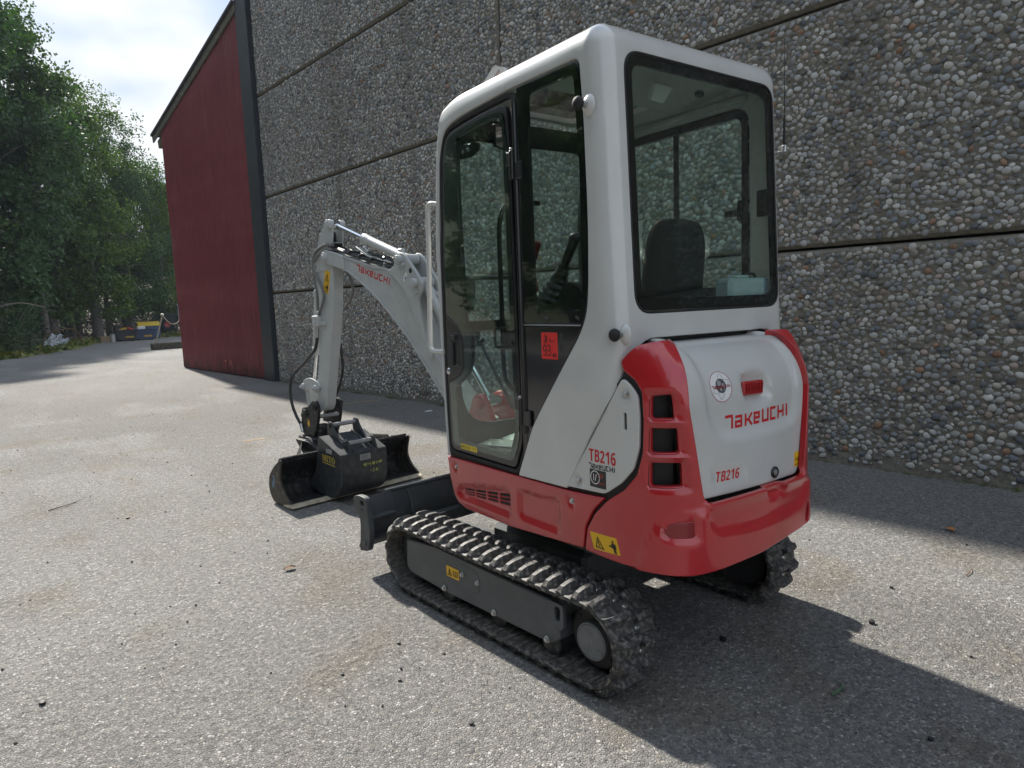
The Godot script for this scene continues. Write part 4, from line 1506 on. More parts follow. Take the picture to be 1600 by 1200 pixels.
func upper_body() -> void:
	make_tail()
	var end := tail_s[tail_s.size() - 1]
	# what stands inside the covers
	var core := Tri.new()
	box(core, Vector3(0.0, 0.60, 0.16), Vector3(0.90, 0.24, 1.0), 0.02)
	box(core, Vector3(0.0, 0.92, 0.62), Vector3(0.78, 0.58, 0.44), 0.05)
	box(core, Vector3(0.05, 0.60, -0.44), Vector3(0.5, 0.22, 0.24), 0.03)
	upart("engine_bay", core, M.black_matt)
	# --- counterweight with its two corner pods: one red casting
	var cw := Tri.new()
	var left := v2s([0.182, 0.505, 0.197, 0.592, 0.240, 0.660, 0.297, 0.717, 0.377, 0.773, 0.428, 0.833, 0.451, 0.914, 0.455, 1.024, 0.450, 1.116, 0.425, 1.155, 0.375, 1.190, 0.36, 1.23, 0.42, 1.33, 0.52, 1.40, 0.600, 1.40])
	var hood_l := v2s([0.614, 1.20, 0.612, 1.07, 0.633, 0.95, 0.655, 0.825, 0.668, 0.755, 0.69, 0.730])
	var pts := []
	pts.append_array(left)
	pts.append_array(hood_l)
	pts.append_array(mirror_s(hood_l))
	pts.append_array(mirror_s(left))
	pts.append_array(v2s([end - 0.35, 0.515, 1.34, 0.535, 1.14, 0.518, 0.95, 0.496, 0.74, 0.490, 0.60, 0.492, 0.506, 0.497, 0.36, 0.499]))
	var lamp := smooth2(v2s([0.524, 0.648, 0.540, 0.672, 0.58, 0.679, 0.622, 0.678, 0.626, 0.650, 0.624, 0.625, 0.58, 0.623, 0.545, 0.627]), 4, true)
	var d := []
	d.append(dent(PackedVector2Array(v2s([0.30, 0.40, 0.41, 0.50, 0.445, 0.592, 0.484, 0.654, 0.537, 0.693, 0.60, 0.712, 0.66, 0.722, 0.70, 0.80, 1.25, 0.80, 1.29, 0.72, 1.38, 0.70, 1.45, 0.654, 1.50, 0.59, 1.53, 0.50, 1.6, 0.40])), -0.013, 0.022))
	d.append(dent(smooth2(v2s([0.510, 0.640, 0.545, 0.692, 0.60, 0.702, 0.641, 0.703, 0.642, 0.65, 0.640, 0.612, 0.58, 0.609, 0.53, 0.614]), 4, true), 0.014, 0.016))
	d.append(dent(rp(v2s([0.672, 0.705, 0.682, 0.652, 0.73, 0.612, 0.95, 0.603, 1.20, 0.612, 1.27, 0.66, 1.29, 0.712]), 0.02), 0.010, 0.012))
	d.append(dent(PackedVector2Array(v2s([0.972, 0.76, 1.005, 0.692, 1.105, 0.692, 1.118, 0.712, 1.112, 0.76])), 0.022, 0.008))
	var vents := [[0.481, 1.105, 0.553, 1.113, 0.560, 1.033, 0.479, 1.032], [0.478, 0.998, 0.572, 0.999, 0.577, 0.917, 0.475, 0.914], [0.475, 0.879, 0.586, 0.881, 0.589, 0.801, 0.472, 0.797]]
	var holes := []
	for v in vents:
		holes.append(rp(v2s(v), 0.010, 3))
		d.append(dent(rp(v2s([v[0] - 0.012, v[1] + 0.014, v[2] + 0.026, v[3] + 0.014, v[4] + 0.030, v[5] - 0.012, v[6] - 0.012, v[7] - 0.014]), 0.012), 0.014, 0.014))
	var port := smooth2(v2s([1.262, 0.56, 1.276, 0.605, 1.295, 0.615, 1.306, 0.57, 1.300, 0.545, 1.275, 0.54]), 4, true)
	holes.append(port)
	var hr := []
	for v in vents:
		hr.append(rp(mirror_s(v2s(v)), 0.010, 3))
	panel(cw, S_pod, rp(pts, 0.012, 3), holes + hr, 1.0, 0.017, 0.005, 0.022, dents(d))
	var cwo := upart("counterweight", cw, M.red_cast, 50)
	var bk := Tri.new()
	panel(bk, func(p: Vector2) -> Vector3: return S_pod(p) + Vector3(0.02, 0, -0.075), PackedVector2Array(v2s([0.46, 0.76, 0.60, 0.76, 0.60, 1.14, 0.46, 1.14])), [], 1.0, 0.03, 0.001, 0.002)
	panel(bk, func(p: Vector2) -> Vector3: return S_pod(p) + Vector3(0.02, 0, -0.075), PackedVector2Array(mirror_s(v2s([0.46, 0.76, 0.60, 0.76, 0.60, 1.14, 0.46, 1.14]))), [], 1.0, 0.03, 0.001, 0.002)
	part(cwo, "vent_mesh", bk, M.black_matt)
	var rf := Tri.new()
	panel(rf, func(p: Vector2) -> Vector3: return S_pod(p) - Vector3(tail_in(p.x).x, 0, tail_in(p.x).y) * 0.0045, lamp, [], 1.0, 0.02, 0.003, 0.006)
	part(cwo, "reflector", rf, mat(lin(0.24, 0.014, 0.018), 0.25, 0.0, 0.5))
	# --- the white engine hood
	var hd := Tri.new()
	var hp := v2s([-0.282, 0.737, 0.286, 0.727, 0.316, 0.765, 0.338, 0.95, 0.345, 1.09, 0.335, 1.22, 0.30, 1.43, -0.30, 1.43, -0.338, 1.22, -0.342, 1.09, -0.326, 0.95, -0.300, 0.775])
	var hdents := [
		dent(PackedVector2Array(v2s([-0.272, 1.6, -0.268, 1.06, -0.252, 1.0, -0.215, 0.955, -0.16, 0.926, 0.0, 0.921, 0.20, 0.924, 0.27, 0.938, 0.305, 0.975, 0.315, 1.05, 0.315, 1.6])), 0.016, 0.035),
		dent(smooth2(v2s([-0.045, 1.10, -0.03, 1.15, 0.03, 1.163, 0.095, 1.158, 0.128, 1.12, 0.135, 1.06, 0.095, 1.028, 0.03, 1.024, -0.02, 1.035, -0.042, 1.07]), 4, true), 0.024, 0.022),
		dent(rp(v2s([-0.236, 0.842, -0.233, 0.776, -0.052, 0.764, -0.054, 0.832]), 0.014), 0.006, 0.010)]
	panel(hd, S_hood, rp(hp, 0.02, 4), [], 1.0, 0.017, 0.007, 0.022, dents(hdents))
	var hood := upart("engine_hood", hd, M.white, 50)
	var gap := Tri.new()
	panel(gap, func(p: Vector2) -> Vector3: return S_hood(p) + Vector3(0, -0.012, -0.050), rp(v2s([-0.31, 0.70, 0.32, 0.69, 0.345, 0.765, 0.37, 1.09, 0.36, 1.22, 0.33, 1.40, -0.33, 1.40, -0.362, 1.22, -0.368, 1.09, -0.328, 0.775]), 0.02), [], 1.0, 0.04, 0.002, 0.004)
	part(hood, "hood_seal", gap, M.seal)
	var on_hood := func(p: Vector2, lift: float) -> Vector3: return sp(S_hood, p, 1.0, lift + dents(hdents).call(p))
	var wm := Tri.new()
	maker_name(wm, 0.385, 0.050, func(p: Vector2) -> Vector3: return on_hood.call(Vector2(-0.143 + p.x, 0.963 + p.y - p.x * 0.002), 0.0008))
	part(hood, "maker_name", wm, M.print_red, 30)
	var md := Tri.new()
	text_on(md, "TB216", 0.130, 0.038, func(p: Vector2) -> Vector3: return on_hood.call(Vector2(-0.211 + p.x, 0.785 + p.y - 0.03 * p.x), 0.0008), true, 0.14)
	part(hood, "model_name", md, M.print_red, 30)
	# tail lamp
	var tl := Tri.new()
	var tlf := Transform3D(Basis.IDENTITY, Vector3(0.028, 1.095, 0.908))
	prism(tl, rp(v2s([-0.062, 0.026, -0.060, -0.026, 0.058, -0.030, 0.062, 0.024]), 0.008), tlf, 0.040, 0.006)
	var tlo := part(hood, "tail_lamp", tl, M.tail)
	var tr := Tri.new()
	for k in 7:
		box(tr, Vector3(0.028 - 0.045 + k * 0.015, 1.094, 0.949), Vector3(0.0035, 0.038, 0.003), 0.001)
	box(tr, Vector3(0.028, 1.094, 0.949), Vector3(0.10, 0.004, 0.003), 0.001)
	part(hood, "lamp_lens", tr, mat(lin(0.20, 0.004, 0.006), 0.2))
	# round globe sticker
	var gs := Tri.new()
	var gc := Vector2(-0.157, 1.119)
	var disc := func(r: float, c := Vector2.ZERO, sx := 1.0) -> PackedVector2Array:
		var o := PackedVector2Array()
		for k in 32:
			o.append(gc + c + Vector2(cos(TAU * k / 32) * r * sx, sin(TAU * k / 32) * r))
		return o
	panel(gs, func(p: Vector2) -> Vector3: return on_hood.call(p, 0.0006), disc.call(0.057), [], 1.0, 0.02, 0.0002, 0.0005)
	var go := part(hood, "round_sticker", gs, M.print_white)
	var gl := Tri.new()
	poly_on(gl, disc.call(0.026, Vector2(0, 0.002)), func(p: Vector2) -> Vector3: return on_hood.call(p, 0.0012))
	part(go, "printed_globe", gl, mat(lin(0.06, 0.06, 0.065), 0.5), 0)
	var gd := Tri.new()
	for q in [[-0.008, 0.012, 0.010], [0.010, 0.004, 0.007], [-0.004, -0.010, 0.006]]:
		poly_on(gd, disc.call(q[2], Vector2(q[0], q[1])), func(p: Vector2) -> Vector3: return on_hood.call(p, 0.0016))
	part(go, "printed_land", gd, M.print_grey, 0)
	var gr := Tri.new()
	var arcs := []
	var ringp := []
	for k in 33:
		ringp.append_array([cos(TAU * k / 32 * 0.995) * 0.0545, sin(TAU * k / 32 * 0.995) * 0.0545])
	arcs.append(ringp)
	strokes(gr, arcs, 0.0022, Vector2.ONE, func(p: Vector2) -> Vector3: return on_hood.call(gc + p, 0.0014))
	maker_name(gr, 0.094, 0.011, func(p: Vector2) -> Vector3: return on_hood.call(gc + Vector2(-0.047, -0.007) + p, 0.0022))
	part(go, "printed_ring", gr, mat(lin(0.30, 0.02, 0.03), 0.5), 0)
	var go2 := Tri.new()
	for a in [0.5, -0.5]:
		var e := []
		for k in 33:
			var w := Vector2(cos(TAU * k / 32 * 0.99) * 0.046, sin(TAU * k / 32 * 0.99) * 0.016).rotated(a + 0.9)
			e.append_array([w.x, w.y])
		strokes(go2, [e], 0.0012, Vector2.ONE, func(p: Vector2) -> Vector3: return on_hood.call(gc + p, 0.0019))
	part(go, "printed_orbit", go2, M.print_grey, 0)
	# hood lock
	var lk := Tri.new()
	var lp: Vector3 = S_hood(Vector2(0.124, 0.766))
	lathe(lk, [Vector2(0.022, -0.004), Vector2(0.022, 0.006), Vector2(0.017, 0.010), Vector2(0.0135, 0.010), Vector2(0.0125, 0.004), Vector2(0.0, 0.004)], Transform3D(rot_to(Vector3(0, 0, 1)), lp), 24)
	var lo := part(hood, "hood_lock", lk, M.black)
	var lk2 := Tri.new()
	cyl(lk2, lp + Vector3(0, 0, 0.003), lp + Vector3(0, 0, 0.009), 0.0115, 20, 0.001)
	part(hood, "lock_barrel", lk2, M.zinc)
	var ys := Tri.new()
	var ysurf := func(p: Vector2) -> Vector3: return on_hood.call(p, 0.0006)
	panel(ys, ysurf, oblong_at(0.272, 0.757, 0.038, 0.058, 0.003), [], 1.0, 0.03, 0.0002, 0.0004)
	var yo := part(hood, "warning_sticker", ys, M.yellow)
	var yp := Tri.new()
	var yon := func(p: Vector2) -> Vector3: return on_hood.call(p, 0.0013)
	warning_triangle(yp, yon, Vector2(0.274, 0.782), 0.017)
	man_sign(yp, yon, Vector2(0.291, 0.776), 0.019)
	strokes(yp, [[0.05, 0.5, 0.95, 0.5]], 0.003, Vector2(0.034, 0.004), func(p: Vector2) -> Vector3: return yon.call(Vector2(0.274, 0.764) + p))
	part(yo, "printed_symbol", yp, M.print_black, 0)
	# --- left side: black backing, the white maintenance cover, the red skirt
	var fill := Tri.new()
	panel(fill, func(p: Vector2) -> Vector3: return S_side(p) + Vector3(0.018, 0, 0), PackedVector2Array(v2s([-0.815, 0.49, 0.30, 0.49, 0.45, 0.80, 0.468, 0.95, 0.468, 1.09, 0.43, 1.16, 0.375, 1.185, 0.32, 1.12, 0.02, 0.74, -0.815, 0.715])), [], 1.0, 0.05, 0.001, 0.003)
	upart("side_backing", fill, M.black_matt)
	var wp := Tri.new()
	var wpts := v2s([0.086, 0.731, 0.288, 0.741, 0.362, 0.792, 0.413, 0.850, 0.436, 0.925, 0.440, 1.030, 0.434, 1.106, 0.405, 1.143, 0.373, 1.166, 0.340, 1.112, 0.240, 0.958])
	var screws := [Vector2(0.383, 1.110), Vector2(0.150, 0.766)]
	var wd := []
	for s in screws:
		var ring := PackedVector2Array()
		for k in 16:
			ring.append(s + Vector2(cos(TAU * k / 16), sin(TAU * k / 16)) * 0.026)
		wd.append(dent(ring, 0.007, 0.012))
	var slot := rp(v2s([0.377, 1.045, 0.388, 1.045, 0.388, 0.985, 0.377, 0.985]), 0.0055, 4)
	panel(wp, func(p: Vector2) -> Vector3: return S_side(p) + Vector3(0.003, 0, 0), rp(wpts, 0.016, 3), [slot], 1.0, 0.014, 0.004, 0.012, dents(wd))
	var wo := upart("side_cover", wp, M.white, 50)
	for s in screws:
		var b := Tri.new()
		hexbolt(b, S_side(s) + Vector3(0.009, 0, 0), Vector3(-1, 0, 0), 0.009, 0.006)
		part(wo, "bolt", b, M.zinc)
	var side_on := func(p: Vector2, lift: float) -> Vector3: return sp(S_side, p, 1.0, lift - 0.003)
	var t1 := Tri.new()
	text_on(t1, "TB216", 0.128, 0.047, func(p: Vector2) -> Vector3: return side_on.call(Vector2(0.214 + p.x, 0.852 + p.y), 0.0008))
	part(wo, "model_name", t1, M.print_red, 30)
	var t2 := Tri.new()
	maker_name(t2, 0.124, 0.019, func(p: Vector2) -> Vector3: return side_on.call(Vector2(0.213 + p.x, 0.827 + p.y), 0.0008))
	part(wo, "maker_name", t2, M.print_black, 30)
	var t3 := Tri.new()
	panel(t3, func(p: Vector2) -> Vector3: return side_on.call(p, 0.0006), oblong_at(0.216, 0.758, 0.080, 0.066, 0.002), [], 1.0, 0.04, 0.0002, 0.0005)
	var t3o := part(wo, "service_sticker", t3, mat(lin(0.03, 0.028, 0.03), 0.5))
	var t4 := Tri.new()
	var on4 := func(p: Vector2) -> Vector3: return side_on.call(Vector2(0.216, 0.758) + p, 0.0014)
	var ringq := []
	for k in 25:
		ringq.append_array([0.027 + cos(TAU * k / 24 * 0.99) * 0.022, 0.037 + sin(TAU * k / 24 * 0.99) * 0.024])
	strokes(t4, [ringq, [0.02, 0.026, 0.02, 0.05], [0.027, 0.024, 0.034, 0.05]], 0.0032, Vector2.ONE, on4)
	part(t3o, "printed_symbol", t4, M.print_white, 0)
	var t5 := Tri.new()
	text_on(t5, "SERVICE", 0.034, 0.006, func(p: Vector2) -> Vector3: return on4.call(Vector2(0.042, 0.016) + p))
	strokes(t5, [[0.050, 0.040, 0.056, 0.046, 0.057, 0.055], [0.046, 0.046, 0.050, 0.051, 0.050, 0.056], [0.055, 0.036, 0.064, 0.044, 0.066, 0.056]], 0.0028, Vector2.ONE, on4)
	part(t3o, "printed_waves", t5, mat(lin(0.45, 0.06, 0.03), 0.5), 0)
	# red skirt
	var rs := Tri.new()
	var rpts := v2s([-0.815, 0.696, 0.085, 0.714, 0.287, 0.7255, 0.228, 0.668, 0.187, 0.598, 0.172, 0.509, -0.287, 0.472, -0.66, 0.466, -0.735, 0.483, -0.765, 0.514, -0.800, 0.60])
	var rh := []
	var cols := [[-0.683, -0.600], [-0.588, -0.505], [-0.489, -0.407], [-0.392, -0.307]]
	for c in cols.size():
		for r in 3:
			var q := []
			for e in [[0, 0], [1, 0], [1, 1], [0, 1]]:
				var z: float = cols[c][e[0]]
				var yt := 0.560 + (z + 0.683) * 0.140
				var yb := 0.531 + (z + 0.683) * 0.060
				var f: float = (r + 0.12 + 0.66 * e[1]) / 3.0
				q.append(Vector2(z, lerpf(yt, yb, f)))
			rh.append(rp(q, 0.004, 2))
	var rd := [
		dent(rp(v2s([-0.752, 0.535, -0.71, 0.573, -0.55, 0.606, -0.31, 0.640, -0.292, 0.628, -0.296, 0.520, -0.31, 0.512, -0.715, 0.508]), 0.012), 0.013, 0.014),
		dent(rp(v2s([-0.238, 0.636, -0.215, 0.652, 0.030, 0.668, 0.044, 0.655, 0.040, 0.545, 0.025, 0.530, -0.22, 0.528, -0.236, 0.542]), 0.015), 0.012, 0.012)]
	for s in [Vector2(-0.742, 0.655), Vector2(0.111, 0.676)]:
		var ring := PackedVector2Array()
		for k in 16:
			ring.append(s + Vector2(cos(TAU * k / 16) * 0.021, sin(TAU * k / 16) * 0.024))
		rd.append(dent(ring, 0.009, 0.010))
	panel(rs, S_side, rp(rpts, 0.006, 2), rh, 1.0, 0.014, 0.005, 0.016, dents(rd))
	var ro := upart("side_skirt", rs, M.red, 50)
	for s in [Vector2(-0.742, 0.655), Vector2(0.111, 0.676)]:
		var b := Tri.new()
		hexbolt(b, S_side(s) + Vector3(0.008, 0, 0), Vector3(-1, 0, 0), 0.008, 0.007)
		part(ro, "bolt", b, M.zinc)
	var gb := Tri.new()
	box(gb, Vector3(-0.452, 0.575, -0.09), Vector3(0.01, 0.13, 0.46), 0.002)
	part(ro, "grille_mesh", gb, M.black_matt)
	# warning sticker on the tail's left corner
	var ws := Tri.new()
	var bul := func(p: Vector2) -> float: return dents(d).call(p)
	var won := func(p: Vector2, l: float) -> Vector3: return sp(S_pod, p, 1.0, l + bul.call(p))
	panel(ws, func(p: Vector2) -> Vector3: return won.call(p, 0.0005), rp(v2s([0.212, 0.586, 0.340, 0.589, 0.358, 0.529, 0.231, 0.524]), 0.004), [], 1.0, 0.03, 0.0002, 0.0004)
	var wso := part(cwo, "warning_sticker", ws, M.yellow)
	var wsp := Tri.new()
	var w2 := func(p: Vector2) -> Vector3: return won.call(Vector2(0.236, 0.530) + Vector2(p.x - p.y * 0.32, p.y), 0.0012)
	warning_triangle(wsp, w2, Vector2(0.004, 0.002), 0.048)
	man_sign(wsp, w2, Vector2(0.078, 0.001), 0.046)
	part(wso, "printed_symbol", wsp, M.print_black, 0)
	# the right side, as far as one could see round it: red skirt and the white tank cover
	var rr := Tri.new()
	var e0 := end
	panel(rr, S_side, rp(v2s([e0 - 0.28, 0.725, e0 + 0.815, 0.715, e0 + 0.80, 0.60, e0 + 0.735, 0.483, e0 + 0.287, 0.472, e0 - 0.172, 0.509]), 0.006, 2), [], 1.0, 0.05, 0.005, 0.016)
	upart("side_skirt", rr, M.red, 50)
	var rc := Tri.new()
	panel(rc, S_side, rp(v2s([e0 - 0.45, 0.90, e0 - 0.29, 0.735, e0 + 0.60, 0.725, e0 + 0.60, 1.17, e0 - 0.38, 1.17, e0 - 0.44, 1.05]), 0.02, 3), [], 1.0, 0.05, 0.005, 0.016)
	upart("side_cover", rc, M.white, 50)

# ------------------------------------------------------------------ cab: one skin wrapped from the left front round the back to the right front
const CR := 0.085
const CL := 1.09
const CA := 0.13352
const CW := 0.86
const CT := 2.362
const RT := 0.075

func u_rear(x: float) -> float: return CL + CA + x + 0.405
func u_right(z: float) -> float: return CL + 2 * CA + CW + 0.67 - z
func u_left(z: float) -> float: return z + 0.42

func S_cab(p: Vector2) -> Vector3:
	var u := p.x
	var q: Vector2
	var n: Vector2
	if u < CL:
		q = Vector2(-0.49, -0.42 + u)
		n = Vector2(-1, 0)
	elif u < CL + CA:
		var a := (u - CL) / CR
		n = Vector2(-cos(a), sin(a))
		q = Vector2(-0.405, 0.67) + n * CR
	elif u < CL + CA + CW:
		q = Vector2(-0.405 + u - CL - CA, 0.755)
		n = Vector2(0, 1)
	elif u < CL + 2 * CA + CW:
		var a := (u - CL - CA - CW) / CR
		n = Vector2(sin(a), cos(a))
		q = Vector2(0.455, 0.67) + n * CR
	else:
		q = Vector2(0.54, 0.67 - (u - CL - 2 * CA - CW))
		n = Vector2(1, 0)
	var v := p.y
	var y := v
	var ins := 0.0
	if v > CT - RT:
		var b := minf((v - (CT - RT)) / RT, 1.62)
		ins = RT * (1.0 - cos(b))
		y = CT - RT + RT * sin(b)
	q -= n * ins
	# the back leans forward a little; the roof drops towards the windscreen
	q.y -= 0.044 * maxf(y - 1.4, -0.1) * smoothstep(0.60, 0.745, q.y)
	var dr := smoothstep(-0.12, -0.46, q.y)
	y -= 0.055 * dr * dr * smoothstep(1.9, 2.3, y)
	return Vector3(q.x, y, q.y)

func pane(called: String, surf: Callable, poly: PackedVector2Array, m: Material, cell := 0.08, th := 0.005) -> MeshInstance3D:
	var t := Tri.new()
	panel(t, surf, poly, [], 1.0, cell, 0.0006, th, NONE, true)
	return upart(called, t, m, 30)

func shifted(surf: Callable, d: float) -> Callable:
	return func(p: Vector2) -> Vector3: return sp(surf, p, 1.0, d)

func cab() -> void:
	var top := CT - RT + RT * 1.5708
	# --- white skin
	var t := Tri.new()
	var ur := u_right(0.0)
	var pts := []
	# up the front edge on the left, which curves back towards the roof
	for q in v2s([-0.412, 0.70, -0.420, 0.90, -0.430, 1.22, -0.432, 1.69, -0.408, 1.95, -0.380, 2.19, -0.352, 2.262, -0.31, top]):
		pts.append(Vector3(u_left(q.x), q.y, 0.02))
	for q in v2s([-0.31, top, -0.352, 2.262, -0.380, 2.19, -0.408, 1.95, -0.432, 1.69, -0.430, 1.22, -0.412, 0.72]):
		pts.append(Vector3(u_right(q.x), q.y, 0.02))
	pts.append(Vector3(u_right(0.55), 0.72, 0.02))
	pts.append(Vector3(u_right(0.66), 1.10, 0.06))
	pts.append(Vector3(u_rear(0.43), 1.288, 0.08))
	pts.append(Vector3(u_rear(-0.33), 1.292, 0.10))
	for q in v2s([0.800, 1.233, 0.735, 1.107, 0.632, 0.958, 0.488, 0.722, 0.172, 0.712]):
		pts.append(Vector3(q.x + 0.42, q.y, 0.012))
	# the opening that door and side window fill
	for q in [Vector3(0.282, 0.936, 0.03), Vector3(0.378, 1.062, 0.1), Vector3(0.461, 1.164, 0.1), Vector3(0.588, 1.319, 0.05), Vector3(0.622, 1.39, 0.05), Vector3(0.634, 1.484, 0.1), Vector3(0.642, 1.725, 0.1), Vector3(0.632, 2.078, 0.1), Vector3(0.612, 2.257, 0.035), Vector3(0.20, 2.262, 0.02), Vector3(-0.158, 2.247, 0.1), Vector3(-0.318, 2.232, 0.05), Vector3(-0.366, 2.13, 0.08), Vector3(-0.404, 1.69, 0.1), Vector3(-0.415, 1.013, 0.1), Vector3(-0.404, 0.705, 0.01)]:
		pts.append(Vector3(q.x + 0.42, q.y, q.z))
	var rear_win := rp([Vector3(u_rear(-0.378), 1.383, 0.075), Vector3(u_rear(0.474), 1.383, 0.075), Vector3(u_rear(0.474), 2.270, 0.075), Vector3(u_rear(-0.378), 2.270, 0.075)], 0.07, 6)
	var right_win := rp([Vector2(u_right(0.585), 1.43), Vector2(u_right(-0.385), 1.43), Vector2(u_right(-0.33), 2.235), Vector2(u_right(0.575), 2.235)], 0.08, 6)
	var groove := func(p: Vector2) -> float:
		# the two pressed seams that run down from the roof beside the rear corner post
		var g := 0.0
		if p.y > 2.20:
			g -= 0.0022 * exp(-pow((p.x - u_left(0.612)) / 0.004, 2.0))
		g -= 0.0014 * exp(-pow((p.x - u_rear(-0.40)) / 0.006, 2.0)) * smoothstep(1.3, 1.5, p.y)
		return g
	panel(t, S_cab, rp(pts, 0.01, 4), [rear_win, right_win], 1.0, 0.022, 0.006, 0.032, groove, true)
	var shell := upart("cab_shell", t, M.white, 50)
	# --- roof with its smoked hatch
	var rt := Tri.new()
	var S_roof := func(p: Vector2) -> Vector3:
		var dr := smoothstep(-0.12, -0.46, -p.y)
		return Vector3(p.x, CT - 0.001 - 0.055 * dr * dr + 0.012 * (1.0 - pow(p.x / 0.42, 2.0)), -p.y)
	var hatch := oblong_at(-0.27, -0.17, 0.56, 0.46, 0.06)
	panel(rt, S_roof, rp(v2s([-0.42, -0.640, 0.468, -0.640, 0.468, 0.315, -0.42, 0.315]), 0.03), [hatch], 1.0, 0.05, 0.004, 0.03, NONE, true)
	upart("cab_roof", rt, M.white)
	pane("roof_hatch", shifted(S_roof, 0.004), oblong_at(-0.30, -0.20, 0.62, 0.52, 0.07), M.glass_brown, 0.1, 0.006)
	# lifting eye on the left roof edge
	var le := Tri.new()
	var lf := Transform3D(Basis(Vector3(0, 0, 1), Vector3.UP, Vector3(-1, 0, 0)), Vector3(-0.33, 0, 0))
	prism(le, rp(v2s([-0.26, 2.36, -0.09, 2.455, -0.02, 2.43, 0.0, 2.36]), 0.012), lf, 0.02, 0.004)
	box(le, Vector3(-0.34, 2.368, -0.12), Vector3(0.07, 0.012, 0.32), 0.003)
	var leo := upart("lifting_bracket", le, M.white)
	var lh := Tri.new()
	prism(lh, rp(v2s([-0.12, 2.392, -0.05, 2.432, -0.045, 2.415, -0.11, 2.377]), 0.008), Transform3D(Basis(Vector3(0, 0, 1), Vector3.UP, Vector3(-1, 0, 0)), Vector3(-0.3495, 0, 0)), 0.0015, 0.0)
	part(leo, "bracket_hole", lh, mat(lin(0.35, 0.27, 0.25), 0.8))
	var kn := Tri.new()
	ball(kn, Vector3(-0.36, 2.375, 0.17), 0.02, Vector3(1, 0.8, 1))
	upart("roof_plug", kn, M.white)
	# --- rear window: black border and pane
	var rb := Tri.new()
	var rin := rp([Vector3(u_rear(-0.342), 1.430, 0.05), Vector3(u_rear(0.438), 1.430, 0.05), Vector3(u_rear(0.438), 2.232, 0.05), Vector3(u_rear(-0.342), 2.232, 0.05)], 0.05, 5)
	var rout := rp([Vector3(u_rear(-0.372), 1.389, 0.07), Vector3(u_rear(0.468), 1.389, 0.07), Vector3(u_rear(0.468), 2.264, 0.07), Vector3(u_rear(-0.372), 2.264, 0.07)], 0.07, 6)
	panel(rb, shifted(S_cab, -0.004), rout, [rin], 1.0, 0.03, 0.002, 0.014)
	upart("rear_window_border", rb, M.black_gloss)
	pane("rear_window", shifted(S_cab, -0.0015), rp([Vector3(u_rear(-0.368), 1.393, 0.07), Vector3(u_rear(0.464), 1.393, 0.07), Vector3(u_rear(0.464), 2.260, 0.07), Vector3(u_rear(-0.368), 2.260, 0.07)], 0.07, 6), M.glass, 0.05)
	var rsl := Tri.new()
	var ring := []
	for p in rear_win:
		ring.append(S_cab(p) + Vector3(0, 0, -0.003))
	ring.append(ring[0])
	tube(rsl, ring, 0.0055, 6)
	upart("window_seal", rsl, M.seal)
	# --- right window with its sliding bar
	var wb := Tri.new()
	var win_in := rp([Vector2(u_right(0.550), 1.47), Vector2(u_right(-0.34), 1.47), Vector2(u_right(-0.29), 2.20), Vector2(u_right(0.545), 2.20)], 0.055, 5)
	panel(wb, shifted(S_cab, -0.006), right_win, [win_in], 1.0, 0.04, 0.002, 0.03, NONE, true)
	upart("side_window_border", wb, M.black)
	var bar := Tri.new()
	box(bar, Vector3(0.522, 1.83, 0.168), Vector3(0.022, 0.76, 0.026), 0.004)
	upart("window_bar", bar, M.black)
	pane("side_window", shifted(S_cab, -0.012), rp([Vector2(u_right(0.575), 1.44), Vector2(u_right(-0.37), 1.44), Vector2(u_right(-0.32), 2.225), Vector2(u_right(0.565), 2.225)], 0.07, 5), M.glass, 0.2)
	var lt := Tri.new()
	box(lt, Vector3(0.505, 1.80, 0.54), Vector3(0.03, 0.09, 0.022), 0.006)
	box(lt, Vector3(0.49, 1.79, 0.50), Vector3(0.02, 0.03, 0.06), 0.006)
	upart("window_latch", lt, M.plastic)
	# --- left side: quarter window, lower black panel
	var side := flat(Vector3(-0.484, 0, 0), Vector3(0, 0, 1), Vector3.UP)
	var q_in := rp(v2s([0.313, 2.216, 0.578, 2.212, 0.598, 1.90, 0.600, 1.43, 0.585, 1.397, 0.345, 1.397, 0.318, 1.44]), 0.025, 4)
	var qb := Tri.new()
	panel(qb, side, rp([Vector3(0.243, 2.254, 0.008), Vector3(0.604, 2.249, 0.03), Vector3(0.624, 2.078, 0.1), Vector3(0.634, 1.725, 0.1), Vector3(0.626, 1.484, 0.1), Vector3(0.613, 1.39, 0.04), Vector3(0.596, 1.350, 0.01), Vector3(0.243, 1.350, 0.004)], 0.02, 4), [q_in], 1.0, 0.04, 0.002, 0.014)
	upart("quarter_window_border", qb, M.black_gloss)
	pane("quarter_window", shifted(side, 0.003), rp([Vector3(0.249, 2.250, 0.008), Vector3(0.600, 2.245, 0.03), Vector3(0.620, 2.078, 0.1), Vector3(0.630, 1.725, 0.1), Vector3(0.622, 1.484, 0.1), Vector3(0.609, 1.39, 0.04), Vector3(0.592, 1.354, 0.01), Vector3(0.249, 1.354, 0.004)], 0.02, 4), M.glass, 0.2)
	var lp := Tri.new()
	panel(lp, side, rp(v2s([0.243, 1.340, 0.590, 1.340, 0.581, 1.321, 0.454, 1.164, 0.371, 1.062, 0.300, 0.955, 0.243, 0.862]), 0.006, 2), [], 1.0, 0.05, 0.003, 0.014)
	var lpo := upart("lower_panel", lp, M.black_gloss)
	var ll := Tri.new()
	box(ll, Vector3(-0.489, 1.345, 0.42), Vector3(0.006, 0.004, 0.34), 0.001)  # pale strip that stands in for the reflection along the sill
	part(lpo, "sill_glint", ll, M.zinc)
	var gr := Tri.new()
